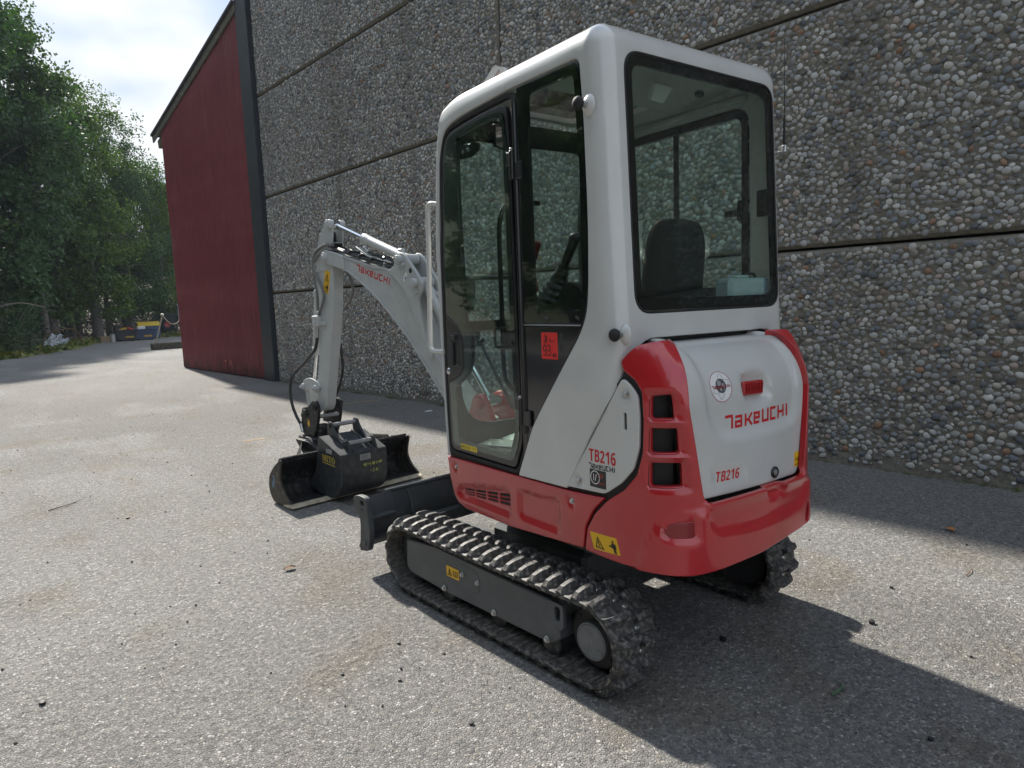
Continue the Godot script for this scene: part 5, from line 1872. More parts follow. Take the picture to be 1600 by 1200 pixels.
	panel(gr, shifted(side, 0.0005), rp(v2s([0.462, 1.317, 0.483, 1.317, 0.481, 1.245, 0.462, 1.245]), 0.009, 3), [], 1.0, 0.05, 0.002, 0.003)
	part(lpo, "panel_clip", gr, M.plastic)
	for q in [[0.395, 1.368], [0.573, 1.372]]:
		var cb := Tri.new()
		box(cb, Vector3(-0.489, q[1], q[0]), Vector3(0.006, 0.010, 0.026), 0.002, Basis(Vector3.RIGHT, 0.4))
		part(lpo, "window_catch", cb, M.black)
	# noise label
	var nl := Tri.new()
	panel(nl, shifted(side, 0.0004), oblong_at(0.352, 1.214, 0.099, 0.103, 0.006), [], 1.0, 0.2, 0.0002, 0.0005)
	var nlo := part(lpo, "noise_label", nl, M.label_red)
	var nt := Tri.new()
	var on := func(p: Vector2) -> Vector3: return Vector3(-0.4853, 1.214 + p.y, 0.352 + p.x)
	text_on(nt, "93", 0.046, 0.044, func(p: Vector2) -> Vector3: return on.call(p + Vector2(0.012, 0.012)), false)
	text_on(nt, "dB", 0.022, 0.015, func(p: Vector2) -> Vector3: return on.call(p + Vector2(0.068, 0.009)))
	text_on(nt, "L", 0.010, 0.013, func(p: Vector2) -> Vector3: return on.call(p + Vector2(0.054, 0.066)))
	text_on(nt, "WA", 0.010, 0.006, func(p: Vector2) -> Vector3: return on.call(p + Vector2(0.066, 0.066)))
	for k in 3:
		var a := []
		for j in 9:
			var w := -1.9 + 3.4 * j / 8.0
			a.append_array([0.022 + cos(w) * (0.006 + 0.005 * k), 0.078 + sin(w) * (0.006 + 0.0045 * k)])
		strokes(nt, [a], 0.0022, Vector2.ONE, on)
	part(nlo, "printed_noise_level", nt, M.print_black, 0)
	# --- door
	var gk := Tri.new()
	var d_out := rp([Vector3(-0.404, 0.712, 0.05), Vector3(0.150, 0.712, 0.02), Vector3(0.180, 0.730, 0.02), Vector3(0.237, 0.845, 0.02), Vector3(0.237, 2.255, 0.06), Vector3(0.0, 2.250, 0.1), Vector3(-0.158, 2.240, 0.1), Vector3(-0.315, 2.223, 0.06), Vector3(-0.360, 2.125, 0.08), Vector3(-0.398, 1.69, 0.1), Vector3(-0.409, 1.013, 0.1)], 0.02, 5)
	var d_mid := rp([Vector3(-0.386, 0.732, 0.05), Vector3(0.142, 0.732, 0.02), Vector3(0.162, 0.745, 0.02), Vector3(0.214, 0.855, 0.02), Vector3(0.214, 2.235, 0.05), Vector3(0.0, 2.231, 0.1), Vector3(-0.158, 2.222, 0.1), Vector3(-0.300, 2.206, 0.05), Vector3(-0.342, 2.120, 0.08), Vector3(-0.380, 1.69, 0.1), Vector3(-0.391, 1.013, 0.1)], 0.02, 5)
	panel(gk, shifted(side, -0.002), d_out, [d_mid], 1.0, 0.1, 0.006, 0.02)
	upart("door_gasket", gk, M.seal)
	var df := Tri.new()
	var d_edge := rp([Vector3(-0.379, 0.740, 0.05), Vector3(0.138, 0.740, 0.02), Vector3(0.156, 0.752, 0.02), Vector3(0.205, 0.862, 0.03), Vector3(0.196, 1.40, 0.2), Vector3(0.186, 2.06, 0.1), Vector3(0.176, 2.215, 0.045), Vector3(0.0, 2.218, 0.1), Vector3(-0.158, 2.210, 0.1), Vector3(-0.292, 2.195, 0.05), Vector3(-0.333, 2.110, 0.08), Vector3(-0.372, 1.69, 0.1), Vector3(-0.384, 1.013, 0.1)], 0.02, 5)
	var d_glass := rp([Vector3(-0.300, 0.792, 0.02), Vector3(0.062, 0.788, 0.02), Vector3(0.112, 0.795, 0.02), Vector3(0.158, 0.905, 0.02), Vector3(0.147, 1.40, 0.2), Vector3(0.141, 2.15, 0.04), Vector3(0.10, 2.180, 0.03), Vector3(-0.02, 2.180, 0.1), Vector3(-0.212, 2.166, 0.02), Vector3(-0.222, 1.90, 0.1), Vector3(-0.212, 1.55, 0.1), Vector3(-0.206, 1.39, 0.02), Vector3(-0.200, 1.345, 0.03), Vector3(-0.160, 1.296, 0.04), Vector3(-0.163, 1.180, 0.04), Vector3(-0.200, 1.118, 0.03), Vector3(-0.262, 1.080, 0.02), Vector3(-0.309, 1.055, 0.01)], 0.02, 4)
	panel(df, shifted(side, 0.001), d_edge, [d_glass], 1.0, 0.04, 0.004, 0.022, NONE, true)
	var door := upart("cab_door", df, M.black)
	var dgp := Tri.new()
	panel(dgp, shifted(side, 0.0035), rp([Vector3(-0.355, 0.765, 0.03), Vector3(0.125, 0.765, 0.02), Vector3(0.150, 0.785, 0.02), Vector3(0.190, 0.872, 0.03), Vector3(0.174, 2.06, 0.1), Vector3(0.160, 2.197, 0.045), Vector3(0.0, 2.200, 0.1), Vector3(-0.158, 2.193, 0.1), Vector3(-0.280, 2.178, 0.05), Vector3(-0.318, 2.105, 0.08), Vector3(-0.356, 1.69, 0.1), Vector3(-0.366, 1.393, 0.01), Vector3(-0.262, 1.338, 0.04), Vector3(-0.222, 1.282, 0.04), Vector3(-0.222, 1.150, 0.04), Vector3(-0.252, 1.105, 0.03), Vector3(-0.366, 1.062, 0.01)], 0.02, 4), [], 1.0, 0.2, 0.0006, 0.0025, NONE, true)
	part(door, "door_pane", dgp, M.glass, 30)
	var hp := Tri.new()
	panel(hp, shifted(side, 0.004), rp([Vector3(-0.372, 1.385, 0.01), Vector3(-0.265, 1.330, 0.05), Vector3(-0.230, 1.278, 0.04), Vector3(-0.230, 1.152, 0.04), Vector3(-0.257, 1.112, 0.03), Vector3(-0.376, 1.068, 0.01)], 0.02, 5), [], 1.0, 0.05, 0.004, 0.010)
	part(door, "lock_plate", hp, M.black)
	var dh := Tri.new()
	var hs := flat(Vector3(-0.487, 0, 0), Vector3(0, 0, 1), Vector3.UP)
	panel(dh, shifted(hs, 0.004), rp(v2s([-0.330, 1.304, -0.276, 1.304, -0.258, 1.148, -0.338, 1.146]), 0.010), [rp(v2s([-0.322, 1.270, -0.280, 1.270, -0.266, 1.160, -0.328, 1.158]), 0.008)], 1.0, 0.1, 0.004, 0.008)
	box(dh, Vector3(-0.495, 1.283, -0.302), Vector3(0.012, 0.024, 0.046), 0.004)
	box(dh, Vector3(-0.492, 1.205, -0.314), Vector3(0.014, 0.11, 0.018), 0.004, Basis(Vector3.RIGHT, 0.04))
	part(door, "door_handle", dh, M.plastic)
	var dl := Tri.new()
	lathe(dl, [Vector2(0.016, 0), Vector2(0.016, 0.004), Vector2(0.013, 0.007), Vector2(0, 0.0075)], Transform3D(rot_to(Vector3(-1, 0, 0)), Vector3(-0.488, 1.121, -0.362)), 20)
	part(door, "door_lock", dl, M.chrome)
	var ms := Tri.new()
	panel(ms, shifted(side, 0.0042), oblong_at(-0.286, 0.757, 0.141, 0.025, 0.003), [], 1.0, 0.2, 0.0002, 0.0005)
	part(door, "yellow_sticker", ms, mat(lin(0.80, 0.60, 0.04), 0.45))
	var mt := Tri.new()
	text_on(mt, "MASKIN 177", 0.128, 0.015, func(p: Vector2) -> Vector3: return Vector3(-0.4894, 0.762 + p.y, -0.280 + p.x), true, 0.0, "Droid Sans Mono")
	part(door, "printed_name", mt, M.print_black, 0)
	# hinges on the post between door and window
	for y in [1.97, 0.99]:
		var hg := Tri.new()
		cyl(hg, Vector3(-0.497, y - 0.055, 0.216), Vector3(-0.497, y + 0.055, 0.216), 0.011, 14, 0.003)
		box(hg, Vector3(-0.491, y + 0.03, 0.196), Vector3(0.010, 0.05, 0.04), 0.003)
		box(hg, Vector3(-0.491, y - 0.025, 0.250), Vector3(0.012, 0.065, 0.055), 0.004)
		var hgo := upart("door_hinge", hg, M.black)
		var pn := Tri.new()
		cyl(pn, Vector3(-0.497, y + 0.055, 0.216), Vector3(-0.497, y + 0.066, 0.216), 0.008, 10, 0.002)
		part(hgo, "hinge_pin", pn, M.zinc)
	var post := Tri.new()
	box(post, Vector3(-0.468, 1.50, 0.226), Vector3(0.035, 1.48, 0.035), 0.004)
	tube(post, [Vector3(-0.489, 0.90, 0.231), Vector3(-0.489, 2.20, 0.231)], 0.009, 8)
	upart("door_post", post, M.black)
	# rubber door stops on the corner post
	for q in [[0.672, 2.088], [0.772, 1.313]]:
		var c: Vector3 = S_cab(Vector2(u_left(q[0]), q[1]))
		var ds := Tri.new()
		lathe(ds, [Vector2(0.030, -0.003), Vector2(0.026, 0.004), Vector2(0.016, 0.012), Vector2(0.010, 0.016), Vector2(0, 0.016)], Transform3D(rot_to(Vector3(-1, 0, 0.0)).scaled(Vector3(1, 1.25, 1)), c), 24)
		var dso := upart("door_stop", ds, M.white)
		var sc := Tri.new()
		cyl(sc, c + Vector3(-0.012, 0, 0), c + Vector3(-0.030, 0, 0), 0.009, 6, 0.001)
		cyl(sc, c + Vector3(-0.015, 0, 0), c + Vector3(-0.019, 0, 0), 0.014, 16, 0.001)
		part(dso, "stop_screw", sc, M.zinc)
		var rbk := Tri.new()
		ball(rbk, c + Vector3(-0.046, 0, 0), 0.021, Vector3(0.85, 1.1, 1.1), 18)
		part(dso, "rubber_knob", rbk, M.seal)
	# grab handle at the left front post
	var gh := Tri.new()
	tube(gh, smooth3([Vector3(-0.482, 1.905, -0.405), Vector3(-0.495, 1.912, -0.445), Vector3(-0.498, 1.900, -0.464), Vector3(-0.498, 1.86, -0.472), Vector3(-0.498, 1.55, -0.492), Vector3(-0.498, 1.26, -0.512), Vector3(-0.498, 1.225, -0.505), Vector3(-0.495, 1.212, -0.475), Vector3(-0.482, 1.212, -0.405)], 5), 0.0125, 12)
	upart("grab_handle", gh, M.white)
	# --- front screen
	var ff := Tri.new()
	var front := func(p: Vector2) -> Vector3:
		var y: float = p.y
		return Vector3(-p.x, y, -0.425 + 0.075 * smoothstep(1.75, 2.30, y) - 0.010 * (1.0 - pow(p.x / 0.48, 2.0)))
	panel(ff, front, rp(v2s([-0.532, 0.70, 0.482, 0.70, 0.482, 2.30, -0.532, 2.30]), 0.03), [rp([Vector3(-0.415, 0.832, 0.2), Vector3(0.400, 0.832, 0.2), Vector3(0.400, 1.300, 0.02), Vector3(-0.415, 1.300, 0.02)], 0.1, 7), rp([Vector3(-0.415, 1.350, 0.02), Vector3(0.395, 1.350, 0.02), Vector3(0.380, 2.20, 0.08), Vector3(-0.39, 2.20, 0.08)], 0.05, 5)], 1.0, 0.06, 0.004, 0.03, NONE, true)
	upart("front_frame", ff, M.black)
	pane("front_window", shifted(front, -0.010), rp(v2s([-0.44, 0.80, 0.43, 0.80, 0.41, 2.23, -0.42, 2.23]), 0.1), M.glass, 0.1)
	var hb := Tri.new()
	tube(hb, smooth3([Vector3(0.02, 0.90, -0.395), Vector3(-0.06, 0.965, -0.395), Vector3(-0.128, 1.03, -0.395), Vector3(-0.146, 1.12, -0.395), Vector3(-0.144, 1.34, -0.395), Vector3(-0.150, 1.74, -0.385), Vector3(-0.148, 1.84, -0.375), Vector3(-0.125, 1.905, -0.365), Vector3(-0.06, 1.925, -0.355), Vector3(0.08, 1.93, -0.345)], 6), 0.013, 10)
	upart("front_rail", hb, M.black)
	var lf2 := Tri.new()
	box(lf2, Vector3(-0.12, 1.262, -0.385), Vector3(0.052, 0.13, 0.02), 0.012)
	tube(lf2, smooth3([Vector3(-0.14, 1.31, -0.375), Vector3(-0.205, 1.308, -0.36), Vector3(-0.215, 1.295, -0.36), Vector3(-0.215, 1.23, -0.36), Vector3(-0.205, 1.217, -0.36), Vector3(-0.14, 1.215, -0.375)], 5), 0.007, 8)
	upart("screen_latch", lf2, M.black)
	# mirrors and lamps at the front
	var mr := Tri.new()
	panel(mr, flat(Vector3(0, 0, -0.66), Vector3(1, 0, 0), Vector3.UP), rp([Vector3(-0.232, 1.395, 0.04), Vector3(-0.13, 1.385, 0.05), Vector3(-0.118, 1.50, 0.09), Vector3(-0.125, 1.598, 0.03), Vector3(-0.232, 1.585, 0.05)], 0.05, 5), [], 1.0, 0.05, 0.018, 0.05, NONE, true)
	var mro := upart("outside_mirror", mr, M.plastic)
	var ma := Tri.new()
	tube(ma, smooth3([Vector3(-0.18, 1.42, -0.68), Vector3(-0.20, 1.34, -0.66), Vector3(-0.22, 1.28, -0.60), Vector3(-0.24, 1.25, -0.44)], 5), 0.012, 8)
	tube(ma, [Vector3(-0.14, 1.575, -0.67), Vector3(0.05, 1.565, -0.50)], 0.014, 8)
	part(mro, "mirror_arm", ma, M.black)
	var ib := Tri.new()
	panel(ib, flat(Vector3(0, 0, -0.385), Vector3(1, 0, 0), Vector3.UP), rp(v2s([-0.395, 2.105, -0.29, 2.134, -0.245, 2.166, -0.238, 2.205, -0.275, 2.228, -0.30, 2.232, -0.29, 2.195, -0.33, 2.186, -0.395, 2.17]), 0.012), [], 1.0, 0.05, 0.004, 0.03, NONE, true)
	var ibo := upart("mirror_bracket", ib, M.black)
	for q in [[-0.350, 2.150], [-0.318, 2.163]]:
		var b2 := Tri.new()
		ball(b2, Vector3(q[0], q[1], -0.378), 0.010, Vector3(1, 1, 0.8), 12)
		part(ibo, "bolt", b2, M.zinc)
	var im := Tri.new()
	panel(im, flat(Vector3(0, 0.0, -0.30), Vector3(0.97, 0, -0.24), Vector3.UP), rp([Vector3(-0.262, 2.155, 0.01), Vector3(-0.185, 2.148, 0.03), Vector3(-0.145, 2.185, 0.03), Vector3(-0.142, 2.245, 0.01), Vector3(-0.262, 2.262, 0.01)], 0.02, 4), [], 1.0, 0.05, 0.003, 0.012, NONE, true)
	var imo := upart("inside_mirror", im, M.black)
	var ig := Tri.new()
	panel(ig, flat(Vector3(0, 0.0, -0.2985), Vector3(0.97, 0, -0.24), Vector3.UP), rp([Vector3(-0.256, 2.161, 0.01), Vector3(-0.188, 2.154, 0.03), Vector3(-0.151, 2.188, 0.03), Vector3(-0.148, 2.240, 0.01), Vector3(-0.256, 2.256, 0.01)], 0.02, 4), [], 1.0, 0.05, 0.0005, 0.001)
	part(imo, "mirror_glass", ig, M.mirror)
	var wl := Tri.new()
	box(wl, Vector3(-0.43, 2.275, -0.365), Vector3(0.04, 0.035, 0.035), 0.008)
	upart("marker_lamp", wl, M.black)
	# antenna at the right rear
	var an := Tri.new()
	cyl(an, Vector3(0.565, 2.02, 0.715), Vector3(0.565, 2.05, 0.715), 0.012, 12, 0.003)
	box(an, Vector3(0.547, 2.02, 0.70), Vector3(0.05, 0.012, 0.03), 0.003)
	var ano := upart("antenna", an, M.zinc)
	var aw := Tri.new()
	tube(aw, [Vector3(0.565, 2.05, 0.715), Vector3(0.567, 2.16, 0.713)], 0.0055, 6)
	tube(aw, [Vector3(0.567, 2.16, 0.713), Vector3(0.570, 2.48, 0.708)], 0.0022, 6, 0.0012)
	part(ano, "antenna_whip", aw, M.seal)

func cab_inside() -> void:
	# floor, pedestal, rear shelf, linings
	var fl := Tri.new()
	box(fl, Vector3(0, 0.735, -0.05), Vector3(0.93, 0.02, 0.74), 0.003)
	var fm := worn(mat(Color.WHITE, 0.75), ramp_tex(noise(26, 0.03), 256, [[0.0, lin(0.02, 0.02, 0.02)], [0.6, lin(0.035, 0.035, 0.034)], [1.0, lin(0.09, 0.085, 0.075)]]), 3.0)
	upart("cab_floor", fl, fm)
	var sh := Tri.new()
	box(sh, Vector3(0.0, 1.15, 0.60), Vector3(0.92, 0.50, 0.24), 0.02)
	box(sh, Vector3(0.10, 0.98, 0.24), Vector3(0.56, 0.50, 0.50), 0.03)
	upart("engine_cover", sh, M.plastic)
	var hl := Tri.new()
	box(hl, Vector3(0.02, 2.308, 0.43), Vector3(0.94, 0.03, 0.50), 0.01)
	box(hl, Vector3(-0.36, 2.308, -0.06), Vector3(0.17, 0.03, 0.48), 0.01)
	box(hl, Vector3(0.40, 2.308, -0.06), Vector3(0.17, 0.03, 0.48), 0.01)
	upart("roof_lining", hl, M.liner)
	var rl := Tri.new()
	box(rl, Vector3(0.500, 1.82, 0.655), Vector3(0.02, 0.86, 0.10), 0.008)
	box(rl, Vector3(0.500, 2.272, 0.1), Vector3(0.02, 0.03, 0.95), 0.006)
	box(rl, Vector3(0.500, 1.24, 0.1), Vector3(0.02, 0.36, 1.0), 0.006)
	box(rl, Vector3(-0.452, 1.82, 0.66), Vector3(0.02, 0.86, 0.08), 0.008)
	upart("side_lining", rl, M.liner)
	var spk := Tri.new()
	box(spk, Vector3(0.488, 1.815, 0.672), Vector3(0.012, 0.11, 0.075), 0.01)
	upart("loudspeaker", spk, M.black)
	var lamp := Tri.new()
	panel(lamp, flat(Vector3(-0.02, 2.215, 0.56), Vector3(1, 0, 0), Vector3(0, 0.85, 0.5)), rp([Vector2(-0.045, -0.03), Vector2(0.03, -0.035), Vector2(0.05, 0.03), Vector2(-0.05, 0.035)], 0.012), [], 1.0, 0.1, 0.004, 0.02, NONE, true)
	upart("cab_lamp", lamp, M.print_white)
	var hk := Tri.new()
	box(hk, Vector3(0.13, 2.22, 0.62), Vector3(0.04, 0.025, 0.03), 0.008)
	upart("coat_hook", hk, M.black)
	# seat
	var st := Tri.new()
	var bxf := Transform3D(Basis(Vector3.RIGHT, 0.13), Vector3(0.135, 1.30, 0.405))
	prism(st, rp([Vector3(-0.172, 0, 0.04), Vector3(0.172, 0, 0.04), Vector3(0.176, 0.20, 0.2), Vector3(0.166, 0.37, 0.1), Vector3(0.13, 0.452, 0.05), Vector3(0.0, 0.468, 0.1), Vector3(-0.13, 0.452, 0.05), Vector3(-0.166, 0.37, 0.1), Vector3(-0.176, 0.20, 0.2)], 0.06, 5), bxf, 0.085, 0.028)
	var seat := upart("seat", st, M.seat_cloth, 60)
	var cu := Tri.new()
	box(cu, Vector3(0.135, 1.285, 0.20), Vector3(0.42, 0.11, 0.42), 0.035)
	part(seat, "seat_cushion", cu, M.seat_cloth, 60)
	var bp := Tri.new()
	prism(bp, rp([Vector3(-0.165, -0.03, 0.02), Vector3(0.165, -0.03, 0.02), Vector3(0.168, 0.16, 0.02), Vector3(-0.168, 0.10, 0.02)], 0.02, 4), Transform3D(Basis(Vector3.RIGHT, 0.13), Vector3(0.135, 1.30, 0.488)), 0.02, 0.008)
	part(seat, "back_shell", bp, M.plastic)
	# left console with the control lever and its bellows
	var co := Tri.new()
	prism(co, rp(v2s([0.05, 1.30, 0.42, 1.30, 0.47, 1.40, 0.44, 1.44, 0.30, 1.425, 0.10, 1.41]), 0.02), Transform3D(Basis(Vector3(0, 0, 1), Vector3.UP, Vector3(-1, 0, 0)), Vector3(-0.20, 0, 0)), 0.15, 0.012)
	prism(co, rp([Vector3(0.26, 1.42, 0.01), Vector3(0.45, 1.42, 0.01), Vector3(0.41, 1.485, 0.04), Vector3(0.345, 1.512, 0.03), Vector3(0.305, 1.49, 0.03)], 0.03, 4), Transform3D(Basis(Vector3(0, 0, 1), Vector3.UP, Vector3(-1, 0, 0)), Vector3(-0.22, 0, 0)), 0.11, 0.015)
	var con := upart("control_console", co, M.plastic)
	var jb := Tri.new()
	var a := Vector3(-0.28, 1.43, 0.155)
	var b := Vector3(-0.28, 1.57, 0.262)
	var prof := [Vector2(0.0, 0.0)]
	for k in 6:
		var u := k / 6.0
		var rr := lerpf(0.066, 0.022, u)
		prof.append_array([Vector2(rr, u * 0.176), Vector2(rr * 1.04, u * 0.176 + 0.010), Vector2(rr * 0.82, u * 0.176 + 0.020)])
	prof.append_array([Vector2(0.026, 0.174), Vector2(0.026, 0.182), Vector2(0.0, 0.184)])
	lathe(jb, prof, Transform3D(rot_to(b - a), a), 20)
	part(con, "lever_bellows", jb, M.black)
	var jg := Tri.new()
	tube(jg, smooth3([b, Vector3(-0.28, 1.61, 0.285), Vector3(-0.28, 1.655, 0.318), Vector3(-0.28, 1.685, 0.335)], 4), 0.017, 10, 0.025)
	ball(jg, Vector3(-0.28, 1.685, 0.336), 0.026, Vector3(1, 0.8, 1.2), 12)
	part(con, "control_lever", jg, M.black)
	var rh := Tri.new()
	tube(rh, smooth3([Vector3(-0.25, 1.42, 0.07), Vector3(-0.25, 1.52, 0.02), Vector3(-0.25, 1.60, 0.012), Vector3(-0.25, 1.64, 0.025), Vector3(-0.25, 1.692, 0.055)], 4), 0.012, 8, 0.018)
	part(con, "safety_lever", rh, mat(lin(0.20, 0.012, 0.014), 0.5))
	var wt := Tri.new()
	box(wt, Vector3(-0.33, 1.48, 0.07), Vector3(0.004, 0.13, 0.075), 0.001)
	part(con, "hanging_tag", wt, mat(lin(0.30, 0.36, 0.36), 0.5))
	# right console, travel levers, pedals
	var rc := Tri.new()
	prism(rc, rp(v2s([-0.05, 1.02, 0.42, 1.02, 0.47, 1.36, 0.42, 1.40, 0.10, 1.36, -0.02, 1.20]), 0.03), Transform3D(Basis(Vector3(0, 0, 1), Vector3.UP, Vector3(-1, 0, 0)), Vector3(0.445, 0, 0)), 0.10, 0.012)
	upart("side_console", rc, M.plastic)
	for x in [0.02, 0.12]:
		var tv := Tri.new()
		tube(tv, smooth3([Vector3(x, 0.75, -0.24), Vector3(x, 0.95, -0.25), Vector3(x, 1.12, -0.20), Vector3(x, 1.20, -0.17)], 4), 0.009, 8)
		tube(tv, [Vector3(x, 1.18, -0.18), Vector3(x, 1.27, -0.15)], 0.016, 8)
		box(tv, Vector3(x, 0.78, -0.29), Vector3(0.06, 0.012, 0.10), 0.003, Basis(Vector3.RIGHT, 0.35))
		upart("travel_lever", tv, M.black)
	var gs := Tri.new()
	box(gs, Vector3(0.30, 1.275, -0.392), Vector3(0.10, 0.07, 0.002), 0.0005)
	# loose things: a can of screen wash, film over the seat, papers on the floor
	var can := thing("wash_canister", "white translucent canister of blue screen wash behind the rear window of the cab", "canister")
	can.transform = UF * Transform3D(Basis.IDENTITY, Vector3(0.335, 1.402, 0.675))
	var cb := Tri.new()
	box(cb, Vector3(0, 0.049, 0), Vector3(0.27, 0.098, 0.085), 0.016)
	box(cb, Vector3(-0.03, 0.103, 0), Vector3(0.09, 0.014, 0.05), 0.006)
	part(can, "body", cb, M.tank)
	var cf := Tri.new()
	box(cf, Vector3(0, 0.018, 0.001), Vector3(0.272, 0.034, 0.087), 0.012)
	part(can, "fluid", cf, M.fluid)
	var hd := Tri.new()
	tube(hd, smooth3([Vector3(0.02, 0.10, 0), Vector3(0.03, 0.113, 0), Vector3(0.07, 0.116, 0), Vector3(0.09, 0.10, 0)], 4), 0.005, 6)
	part(can, "carrying_handle", hd, M.black)
	var tx := Tri.new()
	for k in 5:
		box(tx, Vector3(0.10, 0.088 - 0.010 * k, 0.0432), Vector3(0.022 + 0.006 * (k % 2), 0.003, 0.0006), 0.0)
	part(can, "printed_label", tx, mat(lin(0.02, 0.10, 0.35), 0.5))
	var film := Tri.new()
	var fn := noise(27, 7.0, FastNoiseLite.TYPE_SIMPLEX_SMOOTH, 3)
	var sheet := func(p: Vector2, side: float) -> Vector3:
		# hangs from the top of the back rest and sticks out sideways
		var drop := p.y
		var out := p.x * (0.19 if side > 0 else 0.05) * sin(clampf(drop * 1.25 + 0.12, 0, 1) * PI) ** 0.8
		var w := fn.get_noise_2d(p.x * 2.0, drop * 2.0 + side * 5.0)
		return Vector3(0.135 + side * (0.160 + out), 1.752 - drop * 0.27 - 0.02 * p.x, 0.46 + 0.05 * w - 0.06 * p.x)
	for side in [1.0, -1.0]:
		for i in 10:
			for j in 12:
				var q := func(a2: int, b2: int) -> Vector3: return sheet.call(Vector2(a2 / 10.0, b2 / 12.0), side)
				film.quad(q.call(i, j), q.call(i + 1, j), q.call(i + 1, j + 1), q.call(i, j + 1))
	var fo := solo("plastic_film", "clear crinkled plastic film draped over the black seat back", "plastic film", film, M.film, 40)
	fo.transform = UF
	var bk := thing("paper_booklet", "open pale booklet lying on the dark cab floor", "booklet")
	bk.transform = UF * Transform3D(Basis(Vector3.UP, 0.5), Vector3(-0.27, 0.747, -0.26))
	var pg := Tri.new()
	box(pg, Vector3(0, 0.004, 0), Vector3(0.15, 0.008, 0.2), 0.001)
	part(bk, "cover", pg, mat(lin(0.25, 0.27, 0.26), 0.6))
	var pg2 := Tri.new()
	box(pg2, Vector3(0.13, 0.012, 0.02), Vector3(0.11, 0.004, 0.12), 0.001, Basis(Vector3.UP, -0.5) * Basis(Vector3.BACK, 0.15))
	part(bk, "page", pg2, M.paper)
	var ex := Tri.new()
	box(ex, Vector3(-0.300, 1.262, -0.418), Vector3(0.066, 0.072, 0.002), 0.0004)
	var exo := upart("escape_sign", ex, M.green_sign)
	var man := Tri.new()
	strokes(man, [[0.52, 0.86, 0.56, 0.74], [0.50, 0.68, 0.44, 0.42, 0.30, 0.30, 0.20, 0.12], [0.44, 0.42, 0.60, 0.30, 0.58, 0.08], [0.28, 0.56, 0.48, 0.64, 0.66, 0.54], [0.70, 0.40, 0.95, 0.40]], 0.006, Vector2(0.066, 0.072), func(p: Vector2) -> Vector3: return Vector3(-0.333 + p.x, 1.226 + p.y, -0.4163))
	part(exo, "printed_symbol", man, M.print_white, 0)

# ------------------------------------------------------------------ boom, arm and attachments, in the boom's own plane
# s runs forward along the boom, o to its right, y up
func B(s: float, o: float, y: float) -> Vector3: return Vector3(o, y, -s)
func bplane(o: float) -> Transform3D: return Transform3D(Basis(Vector3(0, 0, -1), Vector3.UP, Vector3(1, 0, 0)), Vector3(o, 0, 0))
func bside(o: float) -> Callable:      # print on the left face: reads rearwards to forwards from the left, so x runs towards the tail
	return func(p: Vector2) -> Vector3: return Vector3(o, p.y, -p.x)

func pin(t: Tri, s: float, y: float, o0: float, o1: float, r: float, ring := 0.012) -> void:
	cyl(t, B(s, o0, y), B(s, o1, y), r, 20, 0.003)
	for e in [[o0, -1.0], [o1, 1.0]]:
		cyl(t, B(s, e[0] - 0.004 * e[1], y), B(s, e[0] + 0.003 * e[1], y), r * 0.62, 16, 0.002)

func hose_b(parent: Node, called: String, pts: Array, r: float, m: Material, n := 5) -> MeshInstance3D:
	var t := Tri.new()
	tube(t, smooth3(pts, n), r, 8)
	return part(parent, called, t, m)

